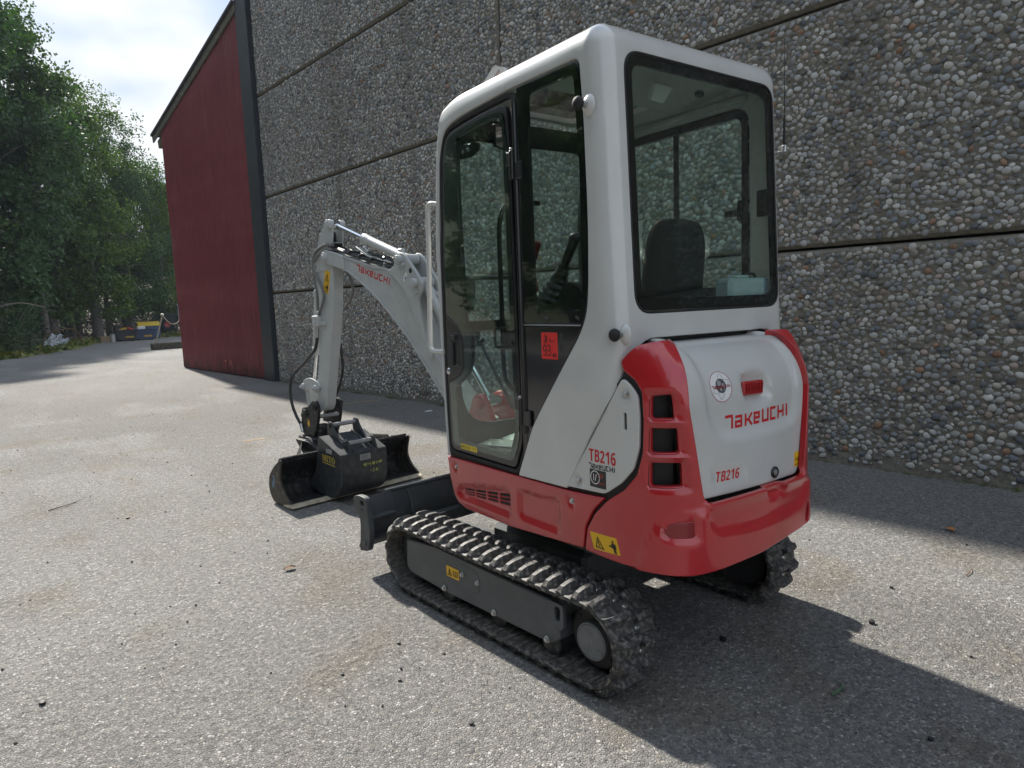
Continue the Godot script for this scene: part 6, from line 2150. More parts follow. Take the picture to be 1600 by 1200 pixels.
func boom_and_arm() -> void:
	# swing post, in the slewed body's front, painted red
	var sw := Tri.new()
	for o in [-0.105, 0.065]:
		prism(sw, rp([Vector3(0.10, 0.50, 0.03), Vector3(0.36, 0.50, 0.06), Vector3(0.345, 0.72, 0.05), Vector3(0.27, 0.90, 0.05), Vector3(0.19, 0.915, 0.05), Vector3(0.13, 0.82, 0.05), Vector3(0.06, 0.66, 0.05)], 0.04, 5), bplane(o), 0.04, 0.008)
	box(sw, B(0.20, 0, 0.58), Vector3(0.20, 0.20, 0.22), 0.02)
	box(sw, B(0.04, 0, 0.56), Vector3(0.26, 0.24, 0.14), 0.03)
	var swo := bpart("swing_post", sw, M.red)
	var swp := Tri.new()
	pin(swp, 0.215, 0.845, -0.125, 0.125, 0.034)
	pin(swp, 0.265, 0.70, -0.125, 0.125, 0.032)
	part(swo, "pin", swp, M.red)
	# boom: a box section bent forwards
	var bm := Tri.new()
	var low := smooth2(v2s([0.205, 0.700, 0.30, 0.640, 0.42, 0.690, 0.630, 0.881, 0.946, 1.212, 1.225, 1.442, 1.406, 1.563, 1.657, 1.699, 1.80, 1.745]), 5)
	var upp := smooth2(v2s([1.85, 1.850, 1.516, 1.765, 1.354, 1.722, 1.197, 1.698, 1.10, 1.670, 1.015, 1.632, 0.94, 1.574, 0.902, 1.522, 0.853, 1.447, 0.775, 1.28, 0.66, 1.10, 0.50, 0.94, 0.36, 0.80, 0.26, 0.765]), 5)
	var poly := PackedVector2Array()
	for p in low:
		poly.append(p)
	poly.append_array(PackedVector2Array([Vector2(1.86, 1.762), Vector2(1.90, 1.80)]))
	for p in upp:
		poly.append(p)
	poly.append(Vector2(0.21, 0.745))
	prism(bm, poly, bplane(-0.052), 0.104, 0.004)
	var boom := bpart("boom", bm, M.boom, 30)
	# flanges: top and bottom plates stand a little proud of the web
	var fl := Tri.new()
	for e in [[upp, 1.0], [low, -1.0]]:
		var q: PackedVector2Array = e[0]
		for i in q.size() - 1:
			var d := (q[i + 1] - q[i]).normalized()
			var nrm := Vector2(-d.y, d.x) * -1.0
			var a := q[i]
			var b := q[i + 1]
			var a2 := a + nrm * 0.006
			var b2 := b + nrm * 0.006
			var a3 := a - nrm * 0.008
			var b3 := b - nrm * 0.008
			for sd in [-1.0, 1.0]:
				var oo: float = 0.060 * sd
				var w := [B(a3.x, oo, a3.y), B(b3.x, oo, b3.y), B(b2.x, oo, b2.y), B(a2.x, oo, a2.y)]
				if sd > 0:
					fl.quad(w[0], w[3], w[2], w[1]) if false else fl.quad(w[0], w[1], w[2], w[3])
				else:
					fl.quad(w[3], w[2], w[1], w[0])
			fl.quad(B(a2.x, -0.060, a2.y), B(b2.x, -0.060, b2.y), B(b2.x, 0.060, b2.y), B(a2.x, 0.060, a2.y))
			fl.quad(B(b3.x, -0.060, b3.y), B(a3.x, -0.060, a3.y), B(a3.x, 0.060, a3.y), B(b3.x, 0.060, b3.y))
	part(boom, "boom_flange", fl, M.boom, 30)
	# fork that holds the arm
	for o in [-0.068, 0.050]:
		var fk := Tri.new()
		prism(fk, rp([Vector3(1.70, 1.715, 0.02), Vector3(1.86, 1.755, 0.03), Vector3(1.955, 1.775, 0.06), Vector3(2.02, 1.83, 0.05), Vector3(1.985, 1.885, 0.05), Vector3(1.90, 1.868, 0.03), Vector3(1.72, 1.826, 0.01)], 0.03, 5), bplane(o), 0.018, 0.003)
		part(boom, "boom_fork", fk, M.boom)
	var tp := Tri.new()
	pin(tp, 1.965, 1.828, -0.088, 0.088, 0.036)
	cyl(tp, B(1.965, -0.088, 1.828), B(1.965, -0.098, 1.828), 0.022, 6, 0.002)
	part(boom, "pin", tp, M.boom)
	# bracket on the back of the boom for both cylinders
	for o in [-0.078, 0.056]:
		var bk := Tri.new()
		prism(bk, rp([Vector3(1.13, 1.672, 0.02), Vector3(1.045, 1.705, 0.04), Vector3(1.012, 1.765, 0.03), Vector3(0.965, 1.792, 0.035), Vector3(0.915, 1.765, 0.03), Vector3(0.79, 1.635, 0.05), Vector3(0.742, 1.575, 0.03), Vector3(0.755, 1.525, 0.03), Vector3(0.800, 1.485, 0.03), Vector3(0.795, 1.40, 0.05), Vector3(0.745, 1.23, 0.05), Vector3(0.68, 1.10, 0.02), Vector3(0.735, 1.12, 0.02), Vector3(0.86, 1.40, 0.1), Vector3(0.95, 1.55, 0.1), Vector3(1.06, 1.63, 0.1)], 0.02, 4), bplane(o), 0.022, 0.003)
		part(boom, "cylinder_bracket", bk, M.boom)
	var bp := Tri.new()
	pin(bp, 0.968, 1.738, -0.112, 0.112, 0.031)
	pin(bp, 0.815, 1.578, -0.112, 0.112, 0.032)
	cyl(bp, B(0.925, -0.078, 1.705), B(0.925, -0.096, 1.705), 0.010, 8, 0.003)
	cyl(bp, B(0.80, -0.078, 1.522), B(0.80, -0.098, 1.522), 0.010, 8, 0.003)
	part(boom, "pin", bp, M.boom)
	var hole := Tri.new()
	cyl(hole, B(0.862, -0.0775, 1.662), B(0.862, -0.0785, 1.662), 0.017, 20, 0.0)
	part(boom, "bracket_hole", hole, M.black_matt)
	var lb := Tri.new()
	box(lb, B(0.925, -0.0786, 1.625), Vector3(0.001, 0.062, 0.022), 0.0002, Basis(Vector3.RIGHT, 0.62))
	var lbo := part(boom, "small_label", lb, M.print_white)
	var lb2 := Tri.new()
	box(lb2, B(0.922, -0.0793, 1.618), Vector3(0.0008, 0.016, 0.010), 0.0002, Basis(Vector3.RIGHT, 0.62))
	part(lbo, "printed_mark", lb2, M.blue_mark)
	var wm := Tri.new()
	maker_name(wm, 0.425, 0.046, func(p: Vector2) -> Vector3:
		var w := Vector2(-p.x, p.y).rotated(0.287) + Vector2(1.553, 1.703)
		return Vector3(-0.0532, w.y, -w.x))
	part(boom, "maker_name", wm, M.print_red, 0)
	# boom cylinder in front of the boom foot
	var c0 := Vector2(0.215, 0.845)
	var c1 := Vector2(0.815, 1.578)
	var dd := (c1 - c0).normalized()
	var at := func(u: float) -> Vector3:
		var q: Vector2 = c0 + dd * u
		return B(q.x, 0, q.y)
	var L := c0.distance_to(c1)
	var rod := Tri.new()
	cyl(rod, at.call(0.04), at.call(0.36), 0.020, 20, 0.002)
	cyl(rod, B(c0.x, -0.055, c0.y), B(c0.x, 0.055, c0.y), 0.040, 24, 0.006)
	var bc := Tri.new()
	cyl(bc, at.call(0.33), at.call(L - 0.03), 0.037, 28, 0.004)
	cyl(bc, at.call(0.325), at.call(0.385), 0.043, 28, 0.005)
	cyl(bc, at.call(0.385), at.call(0.41), 0.040, 28, 0.003)
	box(bc, at.call(0.42) + Vector3(0.0, 0.03, 0.035), Vector3(0.03, 0.03, 0.05), 0.006)
	cyl(bc, B(c1.x, -0.05, c1.y), B(c1.x, 0.05, c1.y), 0.042, 24, 0.006)
	tube(bc, [at.call(0.43) + Vector3(0.0, 0.035, 0.045), at.call(L - 0.12) + Vector3(0.0, 0.035, 0.04)], 0.007, 8)
	var bco := bpart("boom_cylinder", bc, M.boom)
	part(bco, "piston_rod", rod, M.chrome)
	hose_b(bco, "hydraulic_hose", [at.call(0.42) + Vector3(0.01, 0.05, 0.05), at.call(0.50) + Vector3(0.03, 0.10, 0.06), at.call(0.46) + Vector3(0.06, 0.05, 0.10), B(0.12, 0.08, 0.80)], 0.010, M.hose)
	# --- arm
	var am := Tri.new()
	prism(am, rp([Vector3(1.905, 1.72, 0.05), Vector3(1.93, 1.447, 0.1), Vector3(2.155, 0.66, 0.03), Vector3(2.19, 0.615, 0.04), Vector3(2.25, 0.615, 0.04), Vector3(2.285, 0.66, 0.03), Vector3(2.275, 0.85, 0.1), Vector3(2.215, 1.04, 0.2), Vector3(2.150, 1.45, 0.2), Vector3(2.160, 1.70, 0.1), Vector3(2.13, 1.83, 0.06), Vector3(2.10, 1.90, 0.05), Vector3(1.92, 1.86, 0.05)], 0.03, 6), bplane(-0.045), 0.090, 0.006)
	var arm := bpart("arm", am, M.boom, 30)
	for o in [-0.050, 0.036]:
		var ea := Tri.new()
		prism(ea, rp([Vector3(1.905, 1.74, 0.02), Vector3(2.150, 1.72, 0.03), Vector3(2.146, 1.80, 0.1), Vector3(2.112, 1.905, 0.1), Vector3(2.06, 1.995, 0.08), Vector3(1.97, 2.085, 0.05), Vector3(1.90, 2.112, 0.04), Vector3(1.858, 2.075, 0.04), Vector3(1.862, 2.00, 0.05), Vector3(1.895, 1.88, 0.1)], 0.03, 5), bplane(o), 0.014, 0.003)
		part(arm, "arm_ear", ea, M.boom)
	var ei := Tri.new()
	prism(ei, rp(v2s([1.95, 1.84, 2.13, 1.82, 2.09, 1.93, 2.0, 2.04, 1.96, 2.02]), 0.03), bplane(-0.035), 0.070, 0.003)
	part(arm, "ear_filler", ei, M.black_matt)
	var ap := Tri.new()
	pin(ap, 1.905, 2.068, -0.075, 0.075, 0.034)
	cyl(ap, B(1.87, -0.05, 2.045), B(1.87, -0.064, 2.045), 0.008, 8, 0.002)
	cyl(ap, B(1.965, -0.060, 1.828), B(1.965, 0.060, 1.828), 0.055, 28, 0.006)
	part(arm, "pin", ap, M.boom)
	var sk := Tri.new()
	var sface := func(p: Vector2) -> Vector3:
		var w := Vector2(-p.x, p.y).rotated(0.0) + Vector2(2.012, 1.548)
		w.x += 0.055 - (p.y) * 0.30
		w.y += 0.024 - p.x * 0.32
		return Vector3(-0.0456, w.y, -w.x)
	panel(sk, sface, oblong_at(0, 0, 0.075, 0.165, 0.005), [], 1.0, 0.3, 0.0002, 0.0005)
	var sko := part(arm, "warning_sticker", sk, M.yellow)
	var sp2 := Tri.new()
	var son := func(p: Vector2) -> Vector3: return sface.call(p) + Vector3(-0.0008, 0, 0)
	warning_triangle(sp2, son, Vector2(0.008, 0.092), 0.060)
	strokes(sp2, [[0.02, 0.50, 0.98, 0.50]], 0.003, Vector2(0.075, 0.166), son)
	man_sign(sp2, son, Vector2(0.022, 0.012), 0.058)
	part(sko, "printed_symbol", sp2, M.print_black, 0)
	# arm cylinder over the boom
	var p0 := Vector2(1.905, 2.068)
	var p1 := Vector2(0.968, 1.738)
	var pd := (p1 - p0).normalized()
	var PL := p0.distance_to(p1)
	var pt := func(u: float) -> Vector3: return B(p0.x + pd.x * u, 0, p0.y + pd.y * u)
	var ar := Tri.new()
	cyl(ar, pt.call(0.03), pt.call(0.50), 0.0165, 20, 0.002)
	cyl(ar, B(p0.x, -0.03, p0.y), B(p0.x, 0.03, p0.y), 0.036, 24, 0.005)
	var ab := Tri.new()
	cyl(ab, pt.call(0.425), pt.call(PL - 0.03), 0.034, 28, 0.004)
	cyl(ab, pt.call(0.418), pt.call(0.47), 0.039, 28, 0.005)
	cyl(ab, pt.call(0.47), pt.call(0.49), 0.0365, 28, 0.003)
	cyl(ab, B(p1.x, -0.05, p1.y), B(p1.x, 0.05, p1.y), 0.040, 24, 0.006)
	box(ab, pt.call(PL - 0.10) + Vector3(0, 0.035, 0), Vector3(0.035, 0.03, 0.05), 0.006)
	cyl(ab, pt.call(0.47) + Vector3(0, -0.028, 0), pt.call(0.47) + Vector3(-0.03, -0.062, 0), 0.013, 10, 0.002)
	var aco := bpart("arm_cylinder", ab, M.boom)
	part(aco, "piston_rod", ar, M.chrome)
	var ft := Tri.new()
	cyl(ft, pt.call(0.475) + Vector3(-0.028, -0.062, 0), pt.call(0.53) + Vector3(-0.034, -0.070, 0), 0.012, 6, 0.002)
	cyl(ft, pt.call(0.76) + Vector3(-0.03, -0.05, 0), pt.call(0.80) + Vector3(-0.034, -0.065, 0), 0.013, 6, 0.002)
	part(aco, "hose_fitting", ft, M.zinc)
	hose_b(aco, "hydraulic_hose", [pt.call(0.53) + Vector3(-0.034, -0.070, 0), pt.call(0.60) + Vector3(-0.034, -0.070, 0), pt.call(0.66) + Vector3(-0.036, -0.055, 0), pt.call(0.73) + Vector3(-0.036, -0.070, 0), B(1.19, -0.036, 1.775), B(1.10, -0.034, 1.735), B(1.03, -0.03, 1.69)], 0.012, M.hose)
	# hoses and pipes laid along the boom
	var hz := Tri.new()
	for q in [[-0.046, 0.0], [-0.028, 0.006], [0.012, 0.0], [0.034, 0.006]]:
		tube(hz, smooth3([B(1.93, q[0], 1.905 + q[1]), B(1.80, q[0], 1.868 + q[1]), B(1.64, q[0], 1.826 + q[1]), B(1.48, q[0], 1.788 + q[1]), B(1.335, q[0], 1.752 + q[1]), B(1.18, q[0], 1.718 + q[1]), B(1.05, q[0], 1.682 + q[1]), B(0.95, q[0], 1.62), B(0.88, q[0], 1.53)], 4), 0.010, 8)
	var hzo := part(boom, "hydraulic_hoses", hz, M.hose)
	hzo.set_meta("kind", "stuff")
	var pz := Tri.new()
	for q in [[-0.010, 0.018], [0.022, 0.020], [-0.040, 0.020]]:
		tube(pz, smooth3([B(1.56, q[0], 1.850 + q[1]), B(1.42, q[0], 1.782 + q[1]), B(1.32, q[0], 1.758 + q[1]), B(1.12, q[0], 1.712 + q[1])], 4), 0.008, 8)
		cyl(pz, B(1.34, q[0], 1.762 + q[1]), B(1.29, q[0], 1.752 + q[1]), 0.0115, 6, 0.002)
	part(boom, "steel_pipes", pz, M.zinc)
	var cl := Tri.new()
	for q in [[1.905, 1.900], [1.20, 1.722]]:
		box(cl, B(q[0], 0, q[1]), Vector3(0.11, 0.07 if q[0] > 1.5 else 0.03, 0.02), 0.004, Basis(Vector3.RIGHT, 0.25))
	part(boom, "hose_clamp", cl, M.boom)
	var cl2 := Tri.new()
	for k in 4:
		var q := [[1.64, 1.832], [1.50, 1.798], [1.36, 1.764], [1.885, 1.912]]
		box(cl2, B(q[k][0], -0.01, q[k][1]), Vector3(0.10, 0.034, 0.018), 0.006, Basis(Vector3.RIGHT, 0.25))
	part(boom, "hose_strap", cl2, M.black)
	# loops over the arm's knuckle and down its front
	hose_b(arm, "hydraulic_hose", [B(1.86, -0.052, 1.912), B(1.977, -0.056, 1.921), B(2.115, -0.056, 1.885), B(2.178, -0.056, 1.813), B(2.186, -0.05, 1.72), B(2.180, -0.04, 1.586), B(2.190, -0.036, 1.453), B(2.20, -0.036, 1.39)], 0.0125, M.hose_grey)
	hose_b(arm, "hydraulic_hose", [B(1.86, -0.040, 1.880), B(1.983, -0.058, 1.876), B(2.123, -0.060, 1.832), B(2.172, -0.060, 1.770), B(2.135, -0.062, 1.70), B(2.050, -0.062, 1.595), B(2.040, -0.062, 1.516), B(2.117, -0.062, 1.418), B(2.14, -0.06, 1.39)], 0.011, M.hose_grey)
	hose_b(arm, "hydraulic_hose", [B(1.88, 0.060, 1.72), B(1.835, 0.066, 1.66), B(1.815, 0.066, 1.60), B(1.845, 0.066, 1.52), B(1.93, 0.062, 1.45), B(2.0, 0.058, 1.40)], 0.011, M.hose_grey)
	hose_b(arm, "hydraulic_hose", [B(2.05, 0.058, 1.16), B(2.045, 0.064, 1.05), B(2.050, 0.066, 0.95), B(2.090, 0.064, 0.85), B(2.15, 0.060, 0.76), B(2.25, 0.058, 0.66), B(2.36, 0.06, 0.56)], 0.011, M.hose)
	var vb := Tri.new()
	box(vb, B(2.175, -0.055, 1.345), Vector3(0.055, 0.085, 0.10), 0.008)
	box(vb, B(2.10, -0.052, 1.325), Vector3(0.02, 0.035, 0.10), 0.005)
	cyl(vb, B(2.175, -0.083, 1.33), B(2.175, -0.090, 1.33), 0.016, 16, 0.002)
	cyl(vb, B(2.15, -0.055, 1.385), B(2.15, -0.055, 1.42), 0.014, 10, 0.003)
	part(arm, "hose_valve", vb, M.boom)
	var vf := Tri.new()
	cyl(vf, B(2.19, -0.055, 1.30), B(2.20, -0.055, 1.21), 0.013, 8, 0.002)
	cyl(vf, B(2.225, -0.03, 1.29), B(2.245, -0.03, 1.19), 0.014, 8, 0.002)
	part(arm, "hose_fitting", vf, M.zinc)
	hose_b(arm, "hydraulic_hose", [B(2.20, -0.055, 1.215), B(2.215, -0.058, 1.16), B(2.245, -0.060, 1.112), B(2.33, -0.066, 1.055), B(2.422, -0.072, 0.995), B(2.54, -0.085, 0.93), B(2.610, -0.10, 0.86), B(2.625, -0.112, 0.76), B(2.60, -0.118, 0.65), B(2.53, -0.122, 0.555), B(2.46, -0.122, 0.49)], 0.0125, M.hose)
	var he := Tri.new()
	cyl(he, B(2.462, -0.122, 0.495), B(2.438, -0.122, 0.43), 0.013, 8, 0.002)
	part(arm, "hose_end", he, M.zinc)
	# bucket cylinder along the front of the arm, and its links
	var kc := Tri.new()
	cyl(kc, B(2.235, 0, 1.55), B(2.33, 0, 1.10), 0.032, 24, 0.004)
	cyl(kc, B(2.322, 0, 1.13), B(2.333, 0, 1.07), 0.037, 24, 0.005)
	cyl(kc, B(2.235, -0.03, 1.56), B(2.235, 0.03, 1.56), 0.034, 20, 0.005)
	box(kc, B(2.20, 0, 1.55), Vector3(0.05, 0.12, 0.08), 0.006)
	var kco := bpart("bucket_cylinder", kc, M.boom)
	var kr := Tri.new()
	cyl(kr, B(2.33, 0, 1.09), B(2.42, 0, 0.80), 0.016, 18, 0.002)
	part(kco, "piston_rod", kr, M.chrome)
	for o in [-0.072, 0.058]:
		var lk := Tri.new()
		prism(lk, rp([Vector3(2.205, 0.80, 0.04), Vector3(2.245, 0.752, 0.04), Vector3(2.30, 0.772, 0.03), Vector3(2.40, 0.780, 0.05), Vector3(2.46, 0.765, 0.03), Vector3(2.50, 0.80, 0.04), Vector3(2.455, 0.862, 0.08), Vector3(2.34, 0.885, 0.1), Vector3(2.24, 0.858, 0.06)], 0.03, 5), bplane(o), 0.014, 0.003)
		bpart("arm_link", lk, M.boom)
	var l2 := Tri.new()
	prism(l2, rp([Vector3(2.42, 0.815, 0.03), Vector3(2.485, 0.80, 0.03), Vector3(2.47, 0.68, 0.1), Vector3(2.455, 0.57, 0.03), Vector3(2.395, 0.57, 0.03), Vector3(2.39, 0.68, 0.1)], 0.02, 4), bplane(-0.052), 0.104, 0.006)
	bpart("bucket_link", l2, M.boom)
	var lp := Tri.new()
	pin(lp, 2.248, 0.802, -0.092, 0.092, 0.025)
	pin(lp, 2.455, 0.805, -0.092, 0.092, 0.024)
	for q in [[2.248, 0.802], [2.455, 0.805]]:
		cyl(lp, B(q[0], -0.092, q[1]), B(q[0], -0.112, q[1]), 0.012, 10, 0.003)
	bpart("link_pin", lp, M.boom)
	# --- tilting hitch
	for o in [-0.112, 0.086]:
		var hp := Tri.new()
		prism(hp, rp([Vector3(2.165, 0.665, 0.04), Vector3(2.20, 0.708, 0.03), Vector3(2.255, 0.705, 0.03), Vector3(2.33, 0.648, 0.03), Vector3(2.395, 0.640, 0.03), Vector3(2.445, 0.60, 0.03), Vector3(2.475, 0.50, 0.03), Vector3(2.47, 0.425, 0.02), Vector3(2.40, 0.395, 0.02), Vector3(2.27, 0.40, 0.02), Vector3(2.215, 0.49, 0.03), Vector3(2.18, 0.57, 0.03)], 0.02, 4), bplane(o), 0.026, 0.004)
		var ho := bpart("hitch_plate", hp, M.iron)
		var hb := Tri.new()
		var oo: float = o + (0.0 if o < 0 else 0.026)
		var sd: float = -1.0 if o < 0 else 1.0
		for q in [[2.218, 0.658, 0.034], [2.388, 0.588, 0.034]]:
			cyl(hb, B(q[0], oo, q[1]), B(q[0], oo + sd * 0.016, q[1]), q[2], 24, 0.004)
			cyl(hb, B(q[0], oo + sd * 0.016, q[1]), B(q[0], oo + sd * 0.024, q[1]), q[2] * 0.5, 16, 0.003)
		part(ho, "hitch_pin", hb, M.iron)
	var ys := Tri.new()
	panel(ys, func(p: Vector2) -> Vector3: return Vector3(-0.1128, p.y, p.x), rp(v2s([-2.345, 0.545, -2.318, 0.515, -2.335, 0.475, -2.365, 0.50]), 0.006), [], 1.0, 0.3, 0.0002, 0.0005)
	bpart("yellow_mark", ys, M.yellow)
	var hc := Tri.new()
	box(hc, B(2.33, 0, 0.44), Vector3(0.18, 0.10, 0.24), 0.012)
	box(hc, B(2.31, -0.005, 0.392), Vector3(0.30, 0.022, 0.30), 0.006)
	box(hc, B(2.46, -0.04, 0.46), Vector3(0.07, 0.12, 0.05), 0.008)
	box(hc, B(2.51, -0.06, 0.57), Vector3(0.03, 0.10, 0.06), 0.010, Basis(Vector3.RIGHT, 0.5))
	box(hc, B(2.42, -0.122, 0.40), Vector3(0.03, 0.014, 0.10), 0.003)
	var hco := bpart("tilt_hitch", hc, M.iron)
	var hr := Tri.new()
	cyl(hr, B(2.205, -0.088, 0.575), B(2.205, 0.088, 0.575), 0.017, 18, 0.003)
	part(hco, "hitch_rod", hr, M.pin_steel)
	# wide grading bucket on the hitch, resting on the pavement
	var bs := Tri.new()
	var prof := smooth2(v2s([1.80, 0.022, 1.92, 0.006, 2.02, 0.004, 2.085, 0.030, 2.125, 0.085, 2.13, 0.15, 2.105, 0.215, 2.03, 0.283, 1.945, 0.338]), 4)
	var inner := PackedVector2Array()
	var k := prof.size()
	for i in k:
		var d := (prof[mini(i + 1, k - 1)] - prof[maxi(i - 1, 0)]).normalized()
		inner.append(prof[i] + Vector2(-d.y, d.x) * 0.014)
	var ring := prof.duplicate()
	inner.reverse()
	ring.append_array(inner)
	prism(bs, ring, bplane(-0.56), 1.12, 0.001)
	box(bs, B(1.955, 0, 0.345), Vector3(1.12, 0.022, 0.06), 0.006, Basis(Vector3.RIGHT, -0.35))
	var wb := bpart("wide_bucket", bs, M.iron)
	for o in [-0.578, 0.560]:
		var sp3 := Tri.new()
		var q := []
		for p in prof:
			q.append(Vector3(p.x, p.y - 0.001, 0.0))
		q.append(Vector3(1.915, 0.350, 0.01))
		q.append(Vector3(1.905, 0.325, 0.0))
		q.append_array([Vector3(1.93, 0.26, 0.05), Vector3(1.945, 0.19, 0.05), Vector3(1.90, 0.11, 0.05), Vector3(1.80, 0.050, 0.02)])
		prism(sp3, rp(q, 0.0, 3), bplane(o), 0.018, 0.003)
		if o > 0:
			prism(sp3, rp([Vector3(1.96, 0.30, 0.02), Vector3(2.14, 0.25, 0.02), Vector3(2.13, 0.33, 0.03), Vector3(2.08, 0.335, 0.03)], 0.02, 4), bplane(o - 0.03), 0.03, 0.003)
		part(wb, "bucket_side_plate", sp3, M.iron_worn)
	var ce := Tri.new()
	prism(ce, PackedVector2Array([Vector2(1.755, 0.014), Vector2(1.86, 0.004), Vector2(1.90, 0.004), Vector2(1.90, 0.020), Vector2(1.80, 0.036), Vector2(1.758, 0.022)]), bplane(-0.583), 1.166, 0.002)
	part(wb, "cutting_edge", ce, M.edge_bare)
	var bl := Tri.new()
	panel(bl, func(p: Vector2) -> Vector3: return Vector3(-0.5785, p.y, p.x), smooth2(v2s([-2.07, 0.16, -2.04, 0.185, -2.055, 0.21, -2.03, 0.22, -2.02, 0.19, -2.03, 0.15, -2.05, 0.12, -2.07, 0.13]), 3, true), [], 1.0, 0.3, 0.0002, 0.0005)
	part(wb, "blue_mark", bl, mat(lin(0.12, 0.20, 0.30), 0.6))
	var ad := Tri.new()
	for o in [-0.20, 0.17]:
		prism(ad, rp(v2s([2.20, 0.385, 2.42, 0.385, 2.24, 0.22, 2.05, 0.295, 1.99, 0.315]), 0.01), bplane(o), 0.02, 0.003)
	for e in [[-0.20, -0.36], [0.19, 0.34]]:
		var a := Tri.new()
		ad.quad(B(2.30, e[0], 0.385), B(2.03, e[1], 0.31), B(2.19, e[1], 0.22), B(2.38, e[0], 0.30))
	box(ad, B(2.19, 0, 0.33), Vector3(0.40, 0.10, 0.20), 0.02, Basis(Vector3.RIGHT, 0.35))
	part(wb, "bucket_bracket", ad, M.iron)
	var sc := Tri.new()
	tube(sc, [B(2.12, 0.50, 0.315), B(2.20, 0.30, 0.345)], 0.030, 12)
	part(wb, "tilt_cylinder", sc, M.iron_worn)

# ------------------------------------------------------------------ the narrow bucket that lies in the wide one
func buckets() -> void:
	var mb := thing("digging_bucket", "dark grey narrow digging bucket with two pins on top, lying inside the wide bucket", "bucket")
	mb.transform = BF
	var prof := smooth2(v2s([2.065, 0.078, 2.00, 0.056, 1.90, 0.036, 1.78, 0.026, 1.69, 0.042, 1.615, 0.095, 1.580, 0.175, 1.570, 0.26, 1.568, 0.358]), 5)
	var shell := Tri.new()
	var outer := PackedVector2Array(prof)
	outer.append_array(PackedVector2Array([Vector2(1.570, 0.372), Vector2(1.580, 0.380), Vector2(1.865, 0.482)]))
	var inner := PackedVector2Array()
	var k := outer.size()
	for i in k:
		var d := (outer[mini(i + 1, k - 1)] - outer[maxi(i - 1, 0)]).normalized()
		inner.append(outer[i] + Vector2(d.y, -d.x) * 0.010)
	inner.reverse()
	var ring := outer.duplicate()
	ring.append_array(inner)
	prism(shell, ring, bplane(-0.265), 0.37, 0.001)
	part(mb, "bucket_shell", shell, M.bucket, 30)
	for o in [-0.277, 0.105]:
		var sp4 := Tri.new()
		var q := []
		for p in outer:
			q.append(Vector3(p.x, p.y, 0))
		q.append_array([Vector3(1.885, 0.478, 0.005), Vector3(1.90, 0.42, 0.06), Vector3(1.915, 0.33, 0.08), Vector3(1.945, 0.25, 0.08), Vector3(1.99, 0.17, 0.06), Vector3(2.085, 0.100, 0.01), Vector3(2.085, 0.080, 0.005)])
		prism(sp4, rp(q, 0.0, 4), bplane(o), 0.013, 0.003)
		part(mb, "bucket_side_plate", sp4, M.bucket, 30)
	var lip := Tri.new()
	box(lip, B(2.045, -0.08, 0.072), Vector3(0.372, 0.016, 0.10), 0.004, Basis(Vector3.RIGHT, 0.26))
	part(mb, "cutting_edge", lip, M.iron_worn)
	for o in [-0.192, 0.028]:
		var hg := Tri.new()
		prism(hg, rp([Vector3(1.570, 0.372, 0.0), Vector3(1.600, 0.435, 0.02), Vector3(1.612, 0.468, 0.025), Vector3(1.650, 0.474, 0.025), Vector3(1.675, 0.44, 0.03), Vector3(1.73, 0.458, 0.03), Vector3(1.79, 0.52, 0.04), Vector3(1.835, 0.582, 0.025), Vector3(1.875, 0.586, 0.025), Vector3(1.895, 0.545, 0.02), Vector3(1.890, 0.484, 0.0), Vector3(1.58, 0.372, 0.0)], 0.02, 4), bplane(o), 0.018, 0.003)
		var ho := part(mb, "hanger_plate", hg, M.bucket)
		var bs := Tri.new()
		var sd: float = -1.0 if o < 0 else 1.0
		var oo: float = o if o < 0 else o + 0.018
		for q in [[1.637, 0.440], [1.855, 0.555]]:
			cyl(bs, B(q[0], oo, q[1]), B(q[0], oo + sd * 0.010, q[1]), 0.022, 16, 0.003)
		part(ho, "pin_boss", bs, M.iron)
		var rail := Tri.new()
		box(rail, B(1.72, o + sd * -0.03, 0.437), Vector3(0.012, 0.02, 0.30), 0.003, Basis(Vector3.RIGHT, 0.342))
		part(mb, "top_rail", rail, M.blade_grey)
	for q in [[1.637, 0.440], [1.855, 0.555]]:
		var pn := Tri.new()
		cyl(pn, B(q[0], -0.176, q[1]), B(q[0], 0.03, q[1]), 0.0165, 20, 0.002)
		part(mb, "bucket_pin", pn, M.pin_steel)
	var tx := Tri.new()
	text_on(tx, "MITO", 0.185, 0.048, func(p: Vector2) -> Vector3: return Vector3(-0.2785, 0.306 + p.y - 0.055 * p.x, -1.838 + p.x), true, 0.0, "Droid Serif")
	box(tx, B(1.745, -0.2785, 0.287), Vector3(0.001, 0.005, 0.19), 0.0002, Basis(Vector3.RIGHT, 0.055))
	part(mb, "maker_name", tx, M.yellow_paint, 0)
	var l1 := Tri.new()
	box(l1, B(1.730, -0.2782, 0.387), Vector3(0.001, 0.034, 0.085), 0.0002)
	part(mb, "small_label", l1, M.print_grey)
	var l2 := Tri.new()
	box(l2, B(1.5672, -0.072, 0.332), Vector3(0.090, 0.044, 0.001), 0.0002)
	var l2o := part(mb, "type_plate", l2, M.print_grey)
	var l3 := Tri.new()
	for j in 4:
		box(l3, B(1.5663, -0.080 + 0.006 * (j % 2), 0.344 - 0.008 * j), Vector3(0.05 + 0.012 * (j % 2), 0.0022, 0.0006), 0.0)
	part(l2o, "printed_lines", l3, M.print_black)
	# the number chalked on its back, by hand
	var ck := Tri.new()
	var con := func(p: Vector2) -> Vector3: return Vector3(-0.092 + p.x, 0.245 + p.y, -1.5690)
